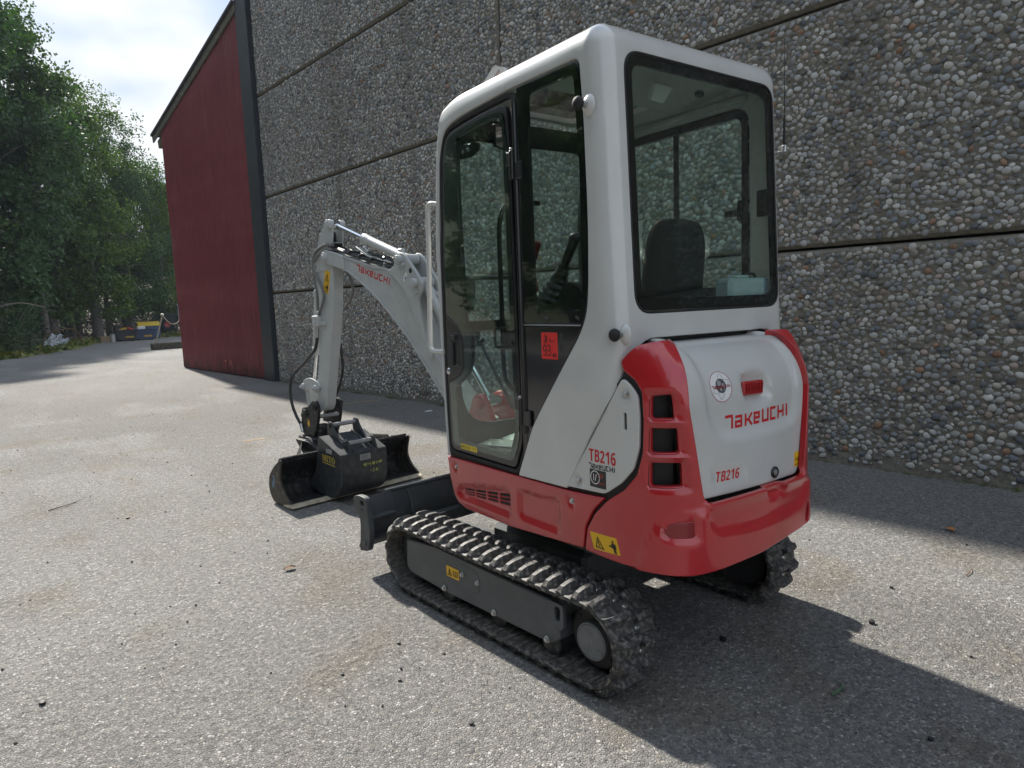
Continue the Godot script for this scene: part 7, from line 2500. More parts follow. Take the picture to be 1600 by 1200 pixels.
	strokes(ck, [
		[0.10, 0.30, 0.02, 0.55, 0.06, 0.90, 0.13, 0.85, 0.16, 0.45, 0.11, 0.27],
		[0.24, 0.95, 0.23, 0.52, 0.38, 0.55], [0.40, 0.98, 0.37, 0.20],
		[0.50, 0.82, 0.47, 0.45, 0.55, 0.28, 0.62, 0.55, 0.58, 0.85, 0.51, 0.80],
		[0.66, 0.80, 0.75, 0.88, 0.70, 0.62, 0.78, 0.45, 0.66, 0.34],
		[0.88, 0.86, 0.82, 0.55, 0.90, 0.36, 0.99, 0.60, 0.94, 0.84, 0.87, 0.84]], 0.0050, Vector2(0.165, 0.05), con)
	strokes(ck, [[0.34, -0.55, 0.44, -0.55], [0.48, -0.40, 0.56, -0.30, 0.50, -0.55, 0.58, -0.70, 0.48, -0.78], [0.68, -0.34, 0.63, -0.60, 0.70, -0.76, 0.76, -0.52, 0.69, -0.32]], 0.0034, Vector2(0.165, 0.05), con)
	part(mb, "chalked_number", ck, M.chalk, 0)

# ------------------------------------------------------------------ foliage
func leaf_spray(n: int, size: float, spread: float, seed_: int, droop := 0.3) -> ArrayMesh:
	var r := RandomNumberGenerator.new()
	r.seed = seed_
	var t := Tri.new()
	for i in n:
		var c := Vector3(r.randfn(0, 0.5), r.randfn(0, 0.4), r.randfn(0, 0.5)) * spread
		var b := Basis.from_euler(Vector3(r.randf_range(-0.9, 0.9), r.randf() * TAU, r.randf_range(-0.9, 0.9)))
		var s := size * r.randf_range(0.7, 1.25)
		var a0 := c
		var m1 := c + b * Vector3(-0.32 * s, 0.05 * s, 0.5 * s)
		var m2 := c + b * Vector3(0.32 * s, 0.05 * s, 0.5 * s)
		var e := c + b * Vector3(0, -droop * 0.3 * s, s)
		var mid := c + b * Vector3(0, 0, 0.52 * s)
		t.tri(a0, mid, m1)
		t.tri(a0, m2, mid)
		t.tri(mid, e, m1)
		t.tri(mid, m2, e)
	return t.mesh(0)

func leaf_mat() -> StandardMaterial3D:
	var m := mat(Color.WHITE, 0.55)
	m.vertex_color_use_as_albedo = true
	m.backlight_enabled = true
	m.backlight = Color(0.62, 0.70, 0.26)
	m.metallic_specular = 0.4
	return m

func broad_tree(at: Vector3, h: float, r: float, low: float, dark: Color, light: Color, n: int, spray: Mesh, seed_: int, label: String, bark: Material, lm: Material, lean := Vector3.ZERO) -> void:
	var g := RandomNumberGenerator.new()
	g.seed = seed_
	var o := thing("broadleaf_tree", label, "tree", at, 0.0, "trees along the edge of the yard")
	var tr := Tri.new()
	var top := Vector3(lean.x, h * 0.86, lean.z)
	tube(tr, smooth3([Vector3(0, -0.3, 0), Vector3(g.randfn(0, 0.15), h * 0.3, g.randfn(0, 0.15)), Vector3(lean.x * 0.6 + g.randfn(0, 0.25), h * 0.6, lean.z * 0.6 + g.randfn(0, 0.25)), top], 4), 0.20 + h * 0.008, 8, 0.03)
	var nodes := []
	var nl := int(14 + h * 1.6)
	for i in nl:
		var u := (i + 0.5) / nl
		var y := lerpf(low, h * 0.97, u)
		var prof := sin(PI * pow(clampf((y - low) / (h - low), 0.02, 0.98), 0.75)) * 0.80 + 0.22
		var a := i * 2.399 + g.randfn(0, 0.4)
		var rr := r * prof * g.randf_range(0.45, 1.08)
		var st := Vector3(lean.x * u, y * 0.80 + g.randf() * 0.4, lean.z * u)
		var en := Vector3(lean.x * u + cos(a) * rr, y + g.randfn(0, 0.35), lean.z * u + sin(a) * rr)
		tube(tr, smooth3([st, st.lerp(en, 0.5) + Vector3(0, 0.25, 0), en], 3), 0.055, 5, 0.012)
		nodes.append([en, g.randf_range(0.55, 1.15) * (0.55 + r * 0.16)])
		nodes.append([st.lerp(en, 0.62) + Vector3(g.randfn(0, 0.4), g.randfn(0, 0.3), g.randfn(0, 0.4)), g.randf_range(0.5, 0.95) * (0.5 + r * 0.14)])
	part(o, "trunk", tr, bark, 50)
	var xf := []
	var cl := PackedColorArray()
	for i in n:
		var q: Array = nodes[g.randi() % nodes.size()]
		var d := Vector3(g.randfn(), g.randfn() * 0.72, g.randfn())
		d = d.normalized() * pow(g.randf(), 0.45) * float(q[1])
		var p: Vector3 = q[0] + d
		if p.y < low * 0.8:
			continue
		var s := g.randf_range(0.75, 1.35)
		xf.append(Transform3D(Basis.from_euler(Vector3(g.randf() * TAU, g.randf() * TAU, g.randf() * TAU)).scaled(Vector3.ONE * s), p))
		var c := dark.lerp(light, clampf(0.45 + 0.32 * g.randfn(), 0, 1))
		cl.append(c)
	mass(o, "crown", spray, lm, xf, cl)

func conifer(at: Vector3, h: float, r: float, low: float, dark: Color, light: Color, spray: Mesh, seed_: int, label: String, bark: Material, lm: Material, per := 9) -> void:
	var g := RandomNumberGenerator.new()
	g.seed = seed_
	var o := thing("spruce_tree", label, "tree", at, 0.0, "trees along the edge of the yard")
	var tr := Tri.new()
	tube(tr, smooth3([Vector3(0, -0.3, 0), Vector3(g.randfn(0, 0.05), h * 0.5, g.randfn(0, 0.05)), Vector3(0, h, 0)], 4), 0.10 + h * 0.009, 8, 0.02)
	var xf := []
	var cl := PackedColorArray()
	var y := 0.9
	while y < h * 0.985:
		var u := y / h
		var rr := r * (1.0 - u) ** 0.8 * g.randf_range(0.75, 1.1)
		var n := 5 if y > low else 3
		for k in n:
			var a := g.randf() * TAU
			var en := Vector3(cos(a) * rr, y - 0.16 * rr, sin(a) * rr)
			if y < low:
				en = Vector3(cos(a) * rr * 0.55, y - 0.1 * rr, sin(a) * rr * 0.55)
			tube(tr, [Vector3(0, y, 0), en], 0.018, 4, 0.005)
			if y < low:
				continue
			for j in per:
				var w := 0.18 + 0.82 * (j + g.randf()) / per
				var p := Vector3(0, y, 0).lerp(en, w) + Vector3(g.randfn(0, 0.10), g.randfn(-0.06, 0.08), g.randfn(0, 0.10)) * (0.6 + rr * 0.5)
				var s := g.randf_range(0.8, 1.3)
				xf.append(Transform3D(Basis.from_euler(Vector3(g.randfn(0, 0.35), PI / 2 - a, g.randfn(0, 0.35))).scaled(Vector3.ONE * s), p))
				cl.append(dark.lerp(light, g.randf()))
		y += g.randf_range(0.22, 0.42) * (0.6 + 0.5 * r / 2.0)
	part(o, "trunk", tr, bark, 50)
	mass(o, "crown", spray, lm, xf, cl)

func needle_spray(seed_: int) -> ArrayMesh:
	var r := RandomNumberGenerator.new()
	r.seed = seed_
	var t := Tri.new()
	for i in 14:
		var z := r.randf_range(-0.25, 0.28)
		var c := Vector3(r.randfn(0, 0.05), r.randfn(0, 0.03), z)
		var a := r.randf_range(-1.2, 1.2)
		var d := Vector3(sin(a), r.randf_range(-0.5, 0.15), cos(a)).normalized()
		var sd := d.cross(Vector3.UP).normalized() * 0.022
		var l := r.randf_range(0.12, 0.22)
		t.tri(c - sd, c + sd, c + d * l)
		t.tri(c + Vector3(0, 0.02, 0), c - Vector3(0, 0.02, 0), c + d * l)
	return t.mesh(0)

func forest() -> void:
	var bark := worn(mat(Color.WHITE, 0.9), ramp_tex(noise(101, 0.03, FastNoiseLite.TYPE_SIMPLEX_SMOOTH, 5), 256, [[0.0, lin(0.04, 0.035, 0.03)], [0.5, lin(0.10, 0.09, 0.075)], [1.0, lin(0.22, 0.21, 0.19)]]), 1.2)
	var lm := leaf_mat()
	var nm := leaf_mat()
	nm.backlight = Color(0.22, 0.26, 0.12)
	var big := leaf_spray(11, 0.17, 0.30, 1)
	var mid := leaf_spray(11, 0.14, 0.26, 2)
	var needle := needle_spray(3)
	var d := Color(0.036, 0.078, 0.018)
	var l := Color(0.105, 0.185, 0.034)
	var yl := Color(0.160, 0.250, 0.030)
	var gd := Color(0.030, 0.070, 0.028)
	var gl := Color(0.078, 0.150, 0.050)
	# front row from the left edge of the view to the shed
	broad_tree(Vector3(-3.6, 0, -33.5), 23.5, 4.8, 1.6, d, l, 5200, big, 11, "tallest dense green tree, cut by the left edge of the photo", bark, lm)
	broad_tree(Vector3(0.6, 0, -37.0), 18.6, 3.8, 1.5, gd, gl, 4200, big, 12, "tall tree with an open, see-through top, second from the left", bark, lm)
	broad_tree(Vector3(3.2, 0, -41.5), 17.6, 3.5, 1.8, d, l, 3800, big, 13, "tree with bulging right side standing behind the heap of scrap", bark, lm)
	broad_tree(Vector3(5.6, 0, -43.5), 14.6, 3.4, 1.8, d, yl, 3600, mid, 14, "bright yellow-green tree in the middle of the wood's edge", bark, lm)
	broad_tree(Vector3(7.9, 0, -46.5), 13.2, 3.3, 1.6, gd, gl, 3200, mid, 15, "bluish green tree behind the dark skips", bark, lm)
	broad_tree(Vector3(10.4, 0, -48.5), 11.6, 3.2, 1.6, d, yl, 3000, mid, 16, "light green tree that leans towards the red shed's eave", bark, lm)
	broad_tree(Vector3(13.4, 0, -52.0), 11.0, 3.0, 2.4, d, l, 1500, mid, 17, "small green tree half hidden behind the red shed", bark, lm)
	# second row fills the gaps
	broad_tree(Vector3(-8.5, 0.6, -38.0), 20.0, 4.6, 3.0, d, l, 2200, big, 18, "tree behind the tallest tree at the left edge of the photo", bark, lm)
	broad_tree(Vector3(-1.0, 1.4, -42.5), 18.0, 4.2, 3.0, gd, gl, 2200, big, 19, "dark tree glimpsed behind the open-topped tree", bark, lm)
	broad_tree(Vector3(5.0, 1.4, -50.5), 14.5, 3.8, 3.0, gd, gl, 1700, mid, 20, "tree behind the bright yellow-green tree", bark, lm)
	broad_tree(Vector3(9.5, 1.6, -56.0), 12.5, 3.6, 3.0, d, l, 1400, mid, 22, "tree at the back, above the yellow-lidded box", bark, lm)
	# the wood goes on along the open side of the yard, left of the view: it is what the cab's side panes mirror
	var huge := leaf_spray(13, 0.30, 0.45, 4)
	var side_labels := ["tree at the far end of the left side's row, next to the tallest tree", "second tree of the left side's row, counted from its far end", "third tree of the left side's row, counted from its far end", "fourth tree of the left side's row, counted from its far end", "fifth tree of the left side's row, just before its middle", "tree in the middle of the left side's row", "fifth tree of the left side's row, counted from its near end", "fourth tree of the left side's row, counted from its near end", "third tree of the left side's row, counted from its near end", "last tree but one at the near end of the left side's row", "tree at the near end of the left side's row, behind the camera"]
	for q in 11:
		broad_tree(Vector3(-15.5 - 1.5 * (q % 3), 0.3, -27.0 + q * 4.3), 15.0 + (q * 37 % 5), 3.9, 1.0, d if q % 2 else gd, l if q % 2 else gl, 1500, huge, 40 + q, side_labels[q], bark, lm)
	# spruces with bare lower stems
	var k := 0
	for q in [[-1.6, -30.4, 13.0, 2.3, 0.8], [1.4, -38.6, 12.0, 1.9, 3.4], [2.6, -39.6, 12.6, 1.8, 3.8], [4.4, -44.0, 11.5, 1.7, 3.6], [5.0, -45.6, 11.0, 1.7, 3.2], [6.9, -47.5, 10.0, 1.6, 3.0], [10.9, -52.0, 9.8, 1.3, 4.2], [11.7, -53.0, 10.2, 1.3, 4.6], [12.4, -52.4, 9.6, 1.3, 4.4], [3.4, -47.6, 11.0, 1.9, 2.4], [-3.0, -38.6, 12.0, 2.2, 2.0], [8.8, -52.6, 10.5, 1.8, 2.8]]:
		var names := ["pale green spruce with low branches at the left edge of the photo", "spruce with a bare grey stem, left of three bare stems", "spruce with a bare grey stem, middle of three bare stems", "spruce with a bare grey stem, right of three bare stems", "dark spruce just right of the three bare stems", "dark spruce behind the open black skip", "slim bare-stemmed spruce left of the tractor", "slim bare-stemmed spruce just above the tractor's bonnet", "slim bare-stemmed spruce beside the shed's corner", "dark spruce deep in the wood behind the bare stems", "dark spruce behind the heap of scrap", "dark spruce behind the yellow-lidded box"]
		conifer(Vector3(q[0], 0.3 if q[1] < -44 else 0.0, q[1]), q[2], q[3], q[4], Color(0.012, 0.030, 0.012) if k else Color(0.035, 0.065, 0.018), Color(0.035, 0.062, 0.022) if k else Color(0.095, 0.145, 0.035), needle, 200 + k, names[k], bark, nm, 9 if k else 13)
		k += 1
	# a low broken bush in front of the scrap
	var bu := thing("leafy_bush", "low grey-green bush with a broken pale branch in front of the scrap heap", "bush", Vector3(0.3, 0, -31.2))
	var st := Tri.new()
	var g := RandomNumberGenerator.new()
	g.seed = 5
	var xf := []
	var cl := PackedColorArray()
	for i in 16:
		var en := Vector3(g.randf_range(-1.5, 1.5), g.randf_range(0.5, 2.5), g.randf_range(-0.8, 0.8))
		tube(st, smooth3([Vector3(g.randfn(0, 0.2), 0, g.randfn(0, 0.2)), en * 0.5 + Vector3(0, 0.3, 0), en], 3), 0.035, 5, 0.008)
		for j in 34:
			var p := en * g.randf_range(0.35, 1.05) + Vector3(g.randfn(0, 0.25), g.randfn(0, 0.2), g.randfn(0, 0.25))
			if p.y < 0.1:
				continue
			xf.append(Transform3D(Basis.from_euler(Vector3(g.randf() * TAU, g.randf() * TAU, 0)).scaled(Vector3.ONE * g.randf_range(0.5, 0.9)), p))
			cl.append(gd.lerp(Color(0.07, 0.12, 0.06), g.randf()))
	tube(st, smooth3([Vector3(-0.9, 1.2, 0.5), Vector3(-0.3, 1.9, 0.7), Vector3(0.5, 2.1, 0.8), Vector3(1.3, 1.9, 0.7)], 4), 0.04, 6, 0.015)
	part(bu, "branches", st, mat(lin(0.22, 0.19, 0.15), 0.8))
	mass(bu, "foliage", mid, lm, xf, cl)
	# grass and dry weeds along the pavement's far edge
	var blade := leaf_spray(9, 0.26, 0.10, 8, 0.9)
	var gx := []
	var gc := PackedColorArray()
	var edge := [Vector2(-6, -28.6), Vector2(-0.2, -29.0), Vector2(1.35, -32.3), Vector2(3.0, -35.9), Vector2(4.3, -40.3), Vector2(6.2, -43.3), Vector2(9.0, -44.8), Vector2(14.0, -45.3)]
	for i in 1500:
		var s := g.randi() % (edge.size() - 1)
		var p: Vector2 = edge[s].lerp(edge[s + 1], g.randf()) + Vector2(g.randfn(-0.2, 0.35), -absf(g.randfn(0, 0.5)))
		var f := g.randf_range(0.5, 1.25)
		gx.append(Transform3D(Basis.from_euler(Vector3(-1.2 + g.randfn(0, 0.25), g.randf() * TAU, 0)).scaled(Vector3(f, f, f)), Vector3(p.x, 0.02, p.y)))
		gc.append(Color(0.10, 0.14, 0.025).lerp(Color(0.22, 0.20, 0.05), g.randf()))
	mass(self, "grass", blade, lm, gx, gc).set_meta("label", "strip of grass and yellow weeds between the pavement and the wood")
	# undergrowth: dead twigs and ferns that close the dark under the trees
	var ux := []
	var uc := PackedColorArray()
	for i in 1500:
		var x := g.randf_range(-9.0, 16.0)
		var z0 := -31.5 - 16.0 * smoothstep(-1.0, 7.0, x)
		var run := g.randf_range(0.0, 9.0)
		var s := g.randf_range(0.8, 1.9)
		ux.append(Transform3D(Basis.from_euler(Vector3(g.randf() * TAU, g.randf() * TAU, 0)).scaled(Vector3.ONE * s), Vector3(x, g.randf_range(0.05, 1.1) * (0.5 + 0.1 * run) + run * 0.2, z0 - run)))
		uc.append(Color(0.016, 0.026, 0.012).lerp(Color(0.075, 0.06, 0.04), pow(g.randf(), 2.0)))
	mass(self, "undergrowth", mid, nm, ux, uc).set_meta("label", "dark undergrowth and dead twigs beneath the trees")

# ------------------------------------------------------------------ things at the far end of the yard
func yard_things() -> void:
	var navy := mat(lin(0.020, 0.035, 0.075), 0.5)
	var blackish := mat(lin(0.018, 0.018, 0.02), 0.6)
	var blue := mat(lin(0.035, 0.075, 0.16), 0.5)
	var wood := mat(lin(0.20, 0.14, 0.085), 0.85)
	# two open skips
	for k in 2:
		var at := Vector3(6.72, 0, -42.1) if k == 0 else Vector3(7.72, 0, -42.3)
		var o := thing("waste_skip", ["open black skip heaped with rubbish, left of the navy skip", "open navy skip with a yellow plate, in front of the yellow-lidded box"][k], "skip", at, -0.12)
		var t := Tri.new()
		var w := 1.15 if k == 0 else 1.2
		prism(t, rp(v2s([-w / 2 + 0.12, 0.06, w / 2 - 0.12, 0.06, w / 2, 0.62, -w / 2, 0.62]), 0.02), Transform3D(Basis.IDENTITY, Vector3(0, 0, -0.6)), 1.2, 0.01)
		tube(t, [Vector3(-w / 2, 0.62, 0.6), Vector3(w / 2, 0.62, 0.6)], 0.035, 6)
		tube(t, [Vector3(-w / 2, 0.62, 0.6), Vector3(-w / 2, 0.62, -0.6)], 0.035, 6)
		tube(t, [Vector3(w / 2, 0.62, 0.6), Vector3(w / 2, 0.62, -0.6)], 0.035, 6)
		part(o, "skip_body", t, [blackish, navy][k])
		var pl := Tri.new()
		box(pl, Vector3(0.15, 0.24, 0.605), Vector3(0.42, 0.10, 0.012), 0.002)
		part(o, "name_plate", pl, mat(lin(0.36, 0.24, 0.03), 0.6))
		var ft := Tri.new()
		for x in [-0.35, 0.35]:
			box(ft, Vector3(x, 0.03, 0), Vector3(0.1, 0.06, 1.1), 0.01)
		part(o, "skid", ft, blackish)
	for q in [[6.55, 0.68, -42.0, 0.42, 0.12, 0.4, "yellow_board", "yellow board lying on the black skip's rubbish", lin(0.40, 0.25, 0.02), 0.3], [6.95, 0.70, -42.1, 0.36, 0.10, 0.3, "red_board", "red scrap board on the right of the black skip's rubbish", lin(0.40, 0.04, 0.02), -0.35], [6.35, 0.66, -42.2, 0.36, 0.16, 0.6, "dark_bag", "dark bag in the left end of the black skip", lin(0.03, 0.03, 0.03), 0.1], [7.55, 0.68, -42.2, 0.42, 0.2, 0.5, "white_sack", "white sack tipped in the navy skip", lin(0.55, 0.56, 0.58), 0.25], [7.5, 0.79, -42.25, 0.34, 0.08, 0.3, "pale_carton", "pale yellow carton on top of the white sack", lin(0.55, 0.48, 0.20), 0.1], [7.95, 0.66, -42.2, 0.3, 0.14, 0.5, "dark_box", "dark box beside the white sack in the navy skip", lin(0.04, 0.045, 0.05), 0.0]]:
		var t := Tri.new()
		box(t, Vector3(0, 0, 0), Vector3(q[3], q[4], q[5]), minf(0.04, q[4] * 0.4), Basis(Vector3.BACK, q[9]))
		var s := solo(q[6], q[7], "rubbish", t, mat(q[8], 0.7))
		s.position = Vector3(q[0], q[1], q[2])
	# blue box with a yellow lid
	var yb := thing("grit_box", "blue grit box with a sloping yellow lid behind the navy skip", "box", Vector3(8.35, 0, -43.7), -0.12)
	var t1 := Tri.new()
	prism(t1, rp(v2s([-0.54, 0.10, 0.54, 0.10, 0.58, 0.78, -0.58, 0.78]), 0.03), Transform3D(Basis.IDENTITY, Vector3(0, 0, -0.4)), 0.8, 0.02)
	box(t1, Vector3(0.2, 0.55, 0.41), Vector3(0.6, 0.03, 0.02), 0.004)
	part(yb, "box_body", t1, blue)
	var t2 := Tri.new()
	prism(t2, rp(v2s([-0.44, 0.86, 0.44, 1.06, 0.46, 1.0, -0.44, 0.78]), 0.03), Transform3D(Basis(Vector3(0, 0, -1), Vector3.UP, Vector3(1, 0, 0)), Vector3(-0.62, -0.01, 0)), 1.24, 0.015)
	part(yb, "box_lid", t2, mat(lin(0.62, 0.43, 0.05), 0.5))
	var t3 := Tri.new()
	box(t3, Vector3(0, 0.06, 0), Vector3(1.0, 0.12, 0.7), 0.01)
	part(yb, "box_base", t3, blackish)
	# small pale drum and a crate on the left of the skips
	var dr := Tri.new()
	cyl(dr, Vector3.ZERO, Vector3(0, 0.42, 0), 0.15, 16, 0.02)
	var dro := thing("plastic_drum", "small pale grey drum at the left end of the black skip", "drum", Vector3(6.0, 0, -41.8))
	part(dro, "drum_body", dr, mat(lin(0.45, 0.45, 0.42), 0.6))
	var dl := Tri.new()
	cyl(dl, Vector3(0, 0.42, 0), Vector3(0, 0.45, 0), 0.155, 16, 0.01)
	part(dro, "drum_lid", dl, mat(lin(0.35, 0.35, 0.33), 0.6))
	var cr := thing("wooden_crate", "small brown wooden crate left of the pale drum", "crate", Vector3(5.5, 0, -41.6), 0.3)
	for k in 4:
		var c := Tri.new()
		box(c, Vector3(0, 0.06 + 0.085 * k, 0.15), Vector3(0.5, 0.07, 0.02), 0.004)
		box(c, Vector3(0, 0.06 + 0.085 * k, -0.15), Vector3(0.5, 0.07, 0.02), 0.004)
		part(cr, "slat", c, wood)
	var ce := Tri.new()
	box(ce, Vector3(-0.24, 0.17, 0), Vector3(0.02, 0.32, 0.28), 0.004)
	box(ce, Vector3(0.24, 0.17, 0), Vector3(0.02, 0.32, 0.28), 0.004)
	part(cr, "crate_end", ce, wood)
	tractor()
	# a block with a rope on two posts, by the shed's far corner
	var bk := thing("timber_block", "mossy dark timber block with two rope-hung posts beside the shed's corner", "barrier", Vector3(5.55, 0, -28.6), 0.0)
	var bb := Tri.new()
	box(bb, Vector3(0.05, 0.14, 0), Vector3(1.5, 0.28, 0.32), 0.03)
	part(bk, "block", bb, worn(mat(Color.WHITE, 0.95), ramp_tex(noise(111, 0.04), 128, [[0.0, lin(0.03, 0.025, 0.02)], [0.6, lin(0.07, 0.06, 0.04)], [1.0, lin(0.14, 0.13, 0.08)]]), 1.5))
	for q in [[-0.52, -0.30, 0.20], [0.62, 0.62, 0.0]]:
		var pt := Tri.new()
		tube(pt, [Vector3(q[0], 0.26, 0), Vector3(q[0] + 0.34 if q[0] < 0 else 0.58, 1.42, 0.05)], 0.028, 7)
		part(bk, "post", pt, mat(lin(0.30, 0.25, 0.17), 0.8))
		var cp := Tri.new()
		ball(cp, Vector3(q[0] + 0.34 if q[0] < 0 else 0.58, 1.44, 0.05), 0.07, Vector3(1, 0.8, 1), 10)
		part(bk, "post_cap", cp, mat(lin(0.6, 0.57, 0.48), 0.6))
	var rp_ := Tri.new()
	tube(rp_, smooth3([Vector3(-0.18, 1.42, 0.05), Vector3(0.0, 1.16, 0.05), Vector3(0.18, 1.04, 0.05), Vector3(0.38, 1.08, 0.05), Vector3(0.58, 1.40, 0.05)], 5), 0.018, 6)
	part(bk, "rope", rp_, mat(lin(0.38, 0.32, 0.22), 0.85))
	# scrap and logs under the bush at the left
	var g := RandomNumberGenerator.new()
	g.seed = 9
	var lw := mat(lin(0.17, 0.125, 0.08), 0.9)
	for k in 6:
		var lg := Tri.new()
		cyl(lg, Vector3(-0.9, 0, 0), Vector3(0.8 + 0.1 * k, 0, 0), 0.10 + 0.012 * (k % 3), 12, 0.01)
		var lo := solo("log", ["lowest and longest log of the pile at the left edge", "log lying second in the pile at the left edge", "thin log on the left of the pile at the left edge", "log on top of the pile at the left edge", "log leaning on the back of the pile", "short log end nearest the bush"][k], "log", lg, lw)
		lo.position = Vector3(-1.35 + 0.12 * (k % 3), 0.12 + 0.19 * (k / 3), -29.6 - 0.30 * (k % 3))
		lo.rotation = Vector3(0, 0.25 + 0.12 * g.randfn(), 0.02 * g.randfn())
	var jl := ["crumpled white sheet of metal in the scrap heap", "bent pale grey sheet leaning in the scrap heap", "black wheel rim lying in the scrap heap", "dark crushed tank at the left of the scrap heap", "rusty pipe frame on the scrap heap", "black plastic hose coil by the grass"]
	for k in 6:
		var j := Tri.new()
		if k < 2:
			var f := noise(120 + k, 1.6)
			var s2 := func(a2: int, b2: int) -> Vector3: return Vector3(a2 * 0.08 - 0.32, 0.08 + absf(0.5 * f.get_noise_2d(a2 * 0.4, b2 * 0.4)) + 0.09 * b2 * (0.6 if k else 1.0), b2 * -0.12)
			for a in 8:
				for b in 6:
					j.quad(s2.call(a, b), s2.call(a + 1, b), s2.call(a + 1, b + 1), s2.call(a, b + 1))
					j.quad(s2.call(a, b) - Vector3(0, 0.01, 0.01), s2.call(a, b + 1) - Vector3(0, 0.01, 0.01), s2.call(a + 1, b + 1) - Vector3(0, 0.01, 0.01), s2.call(a + 1, b) - Vector3(0, 0.01, 0.01))
		elif k == 2 or k == 5:
			lathe(j, [Vector2(0.16, -0.09), Vector2(0.30, -0.10), Vector2(0.34, -0.05), Vector2(0.34, 0.05), Vector2(0.30, 0.10), Vector2(0.16, 0.09), Vector2(0.15, 0.0), Vector2(0.16, -0.09)], Transform3D(Basis(Vector3.RIGHT, 1.1 if k == 2 else 0.1), Vector3(0, 0.32 if k == 2 else 0.1, 0)), 20)
		elif k == 3:
			cyl(j, Vector3(-0.5, 0.28, 0), Vector3(0.5, 0.30, 0.2), 0.28, 16, 0.08)
			box(j, Vector3(0.2, 0.5, 0.1), Vector3(0.5, 0.12, 0.4), 0.04, Basis(Vector3.BACK, 0.3))
		else:
			tube(j, smooth3([Vector3(-0.9, 0.05, 0), Vector3(-0.6, 0.7, 0.1), Vector3(0.5, 0.9, 0.0), Vector3(0.9, 0.1, -0.1)], 5), 0.025, 6)
			tube(j, [Vector3(-0.7, 0.45, 0.05), Vector3(0.75, 0.5, -0.05)], 0.02, 6)
		var jo := solo(["metal_sheet", "grey_sheet", "wheel_rim", "crushed_tank", "pipe_frame", "hose_coil"][k], jl[k], "scrap", j, [mat(lin(0.34, 0.36, 0.38), 0.45, 0.2), mat(lin(0.30, 0.33, 0.37), 0.5, 0.2), blackish, mat(lin(0.05, 0.05, 0.055), 0.5), mat(lin(0.16, 0.09, 0.05), 0.8), blackish][k], 30)
		jo.position = [Vector3(1.9, 0, -33.9), Vector3(2.35, 0, -34.8), Vector3(0.9, 0, -32.4), Vector3(0.25, 0, -31.7), Vector3(2.9, 0, -36.8), Vector3(3.4, 0, -37.6)][k]
		jo.rotation.y = -0.8 + 0.2 * k

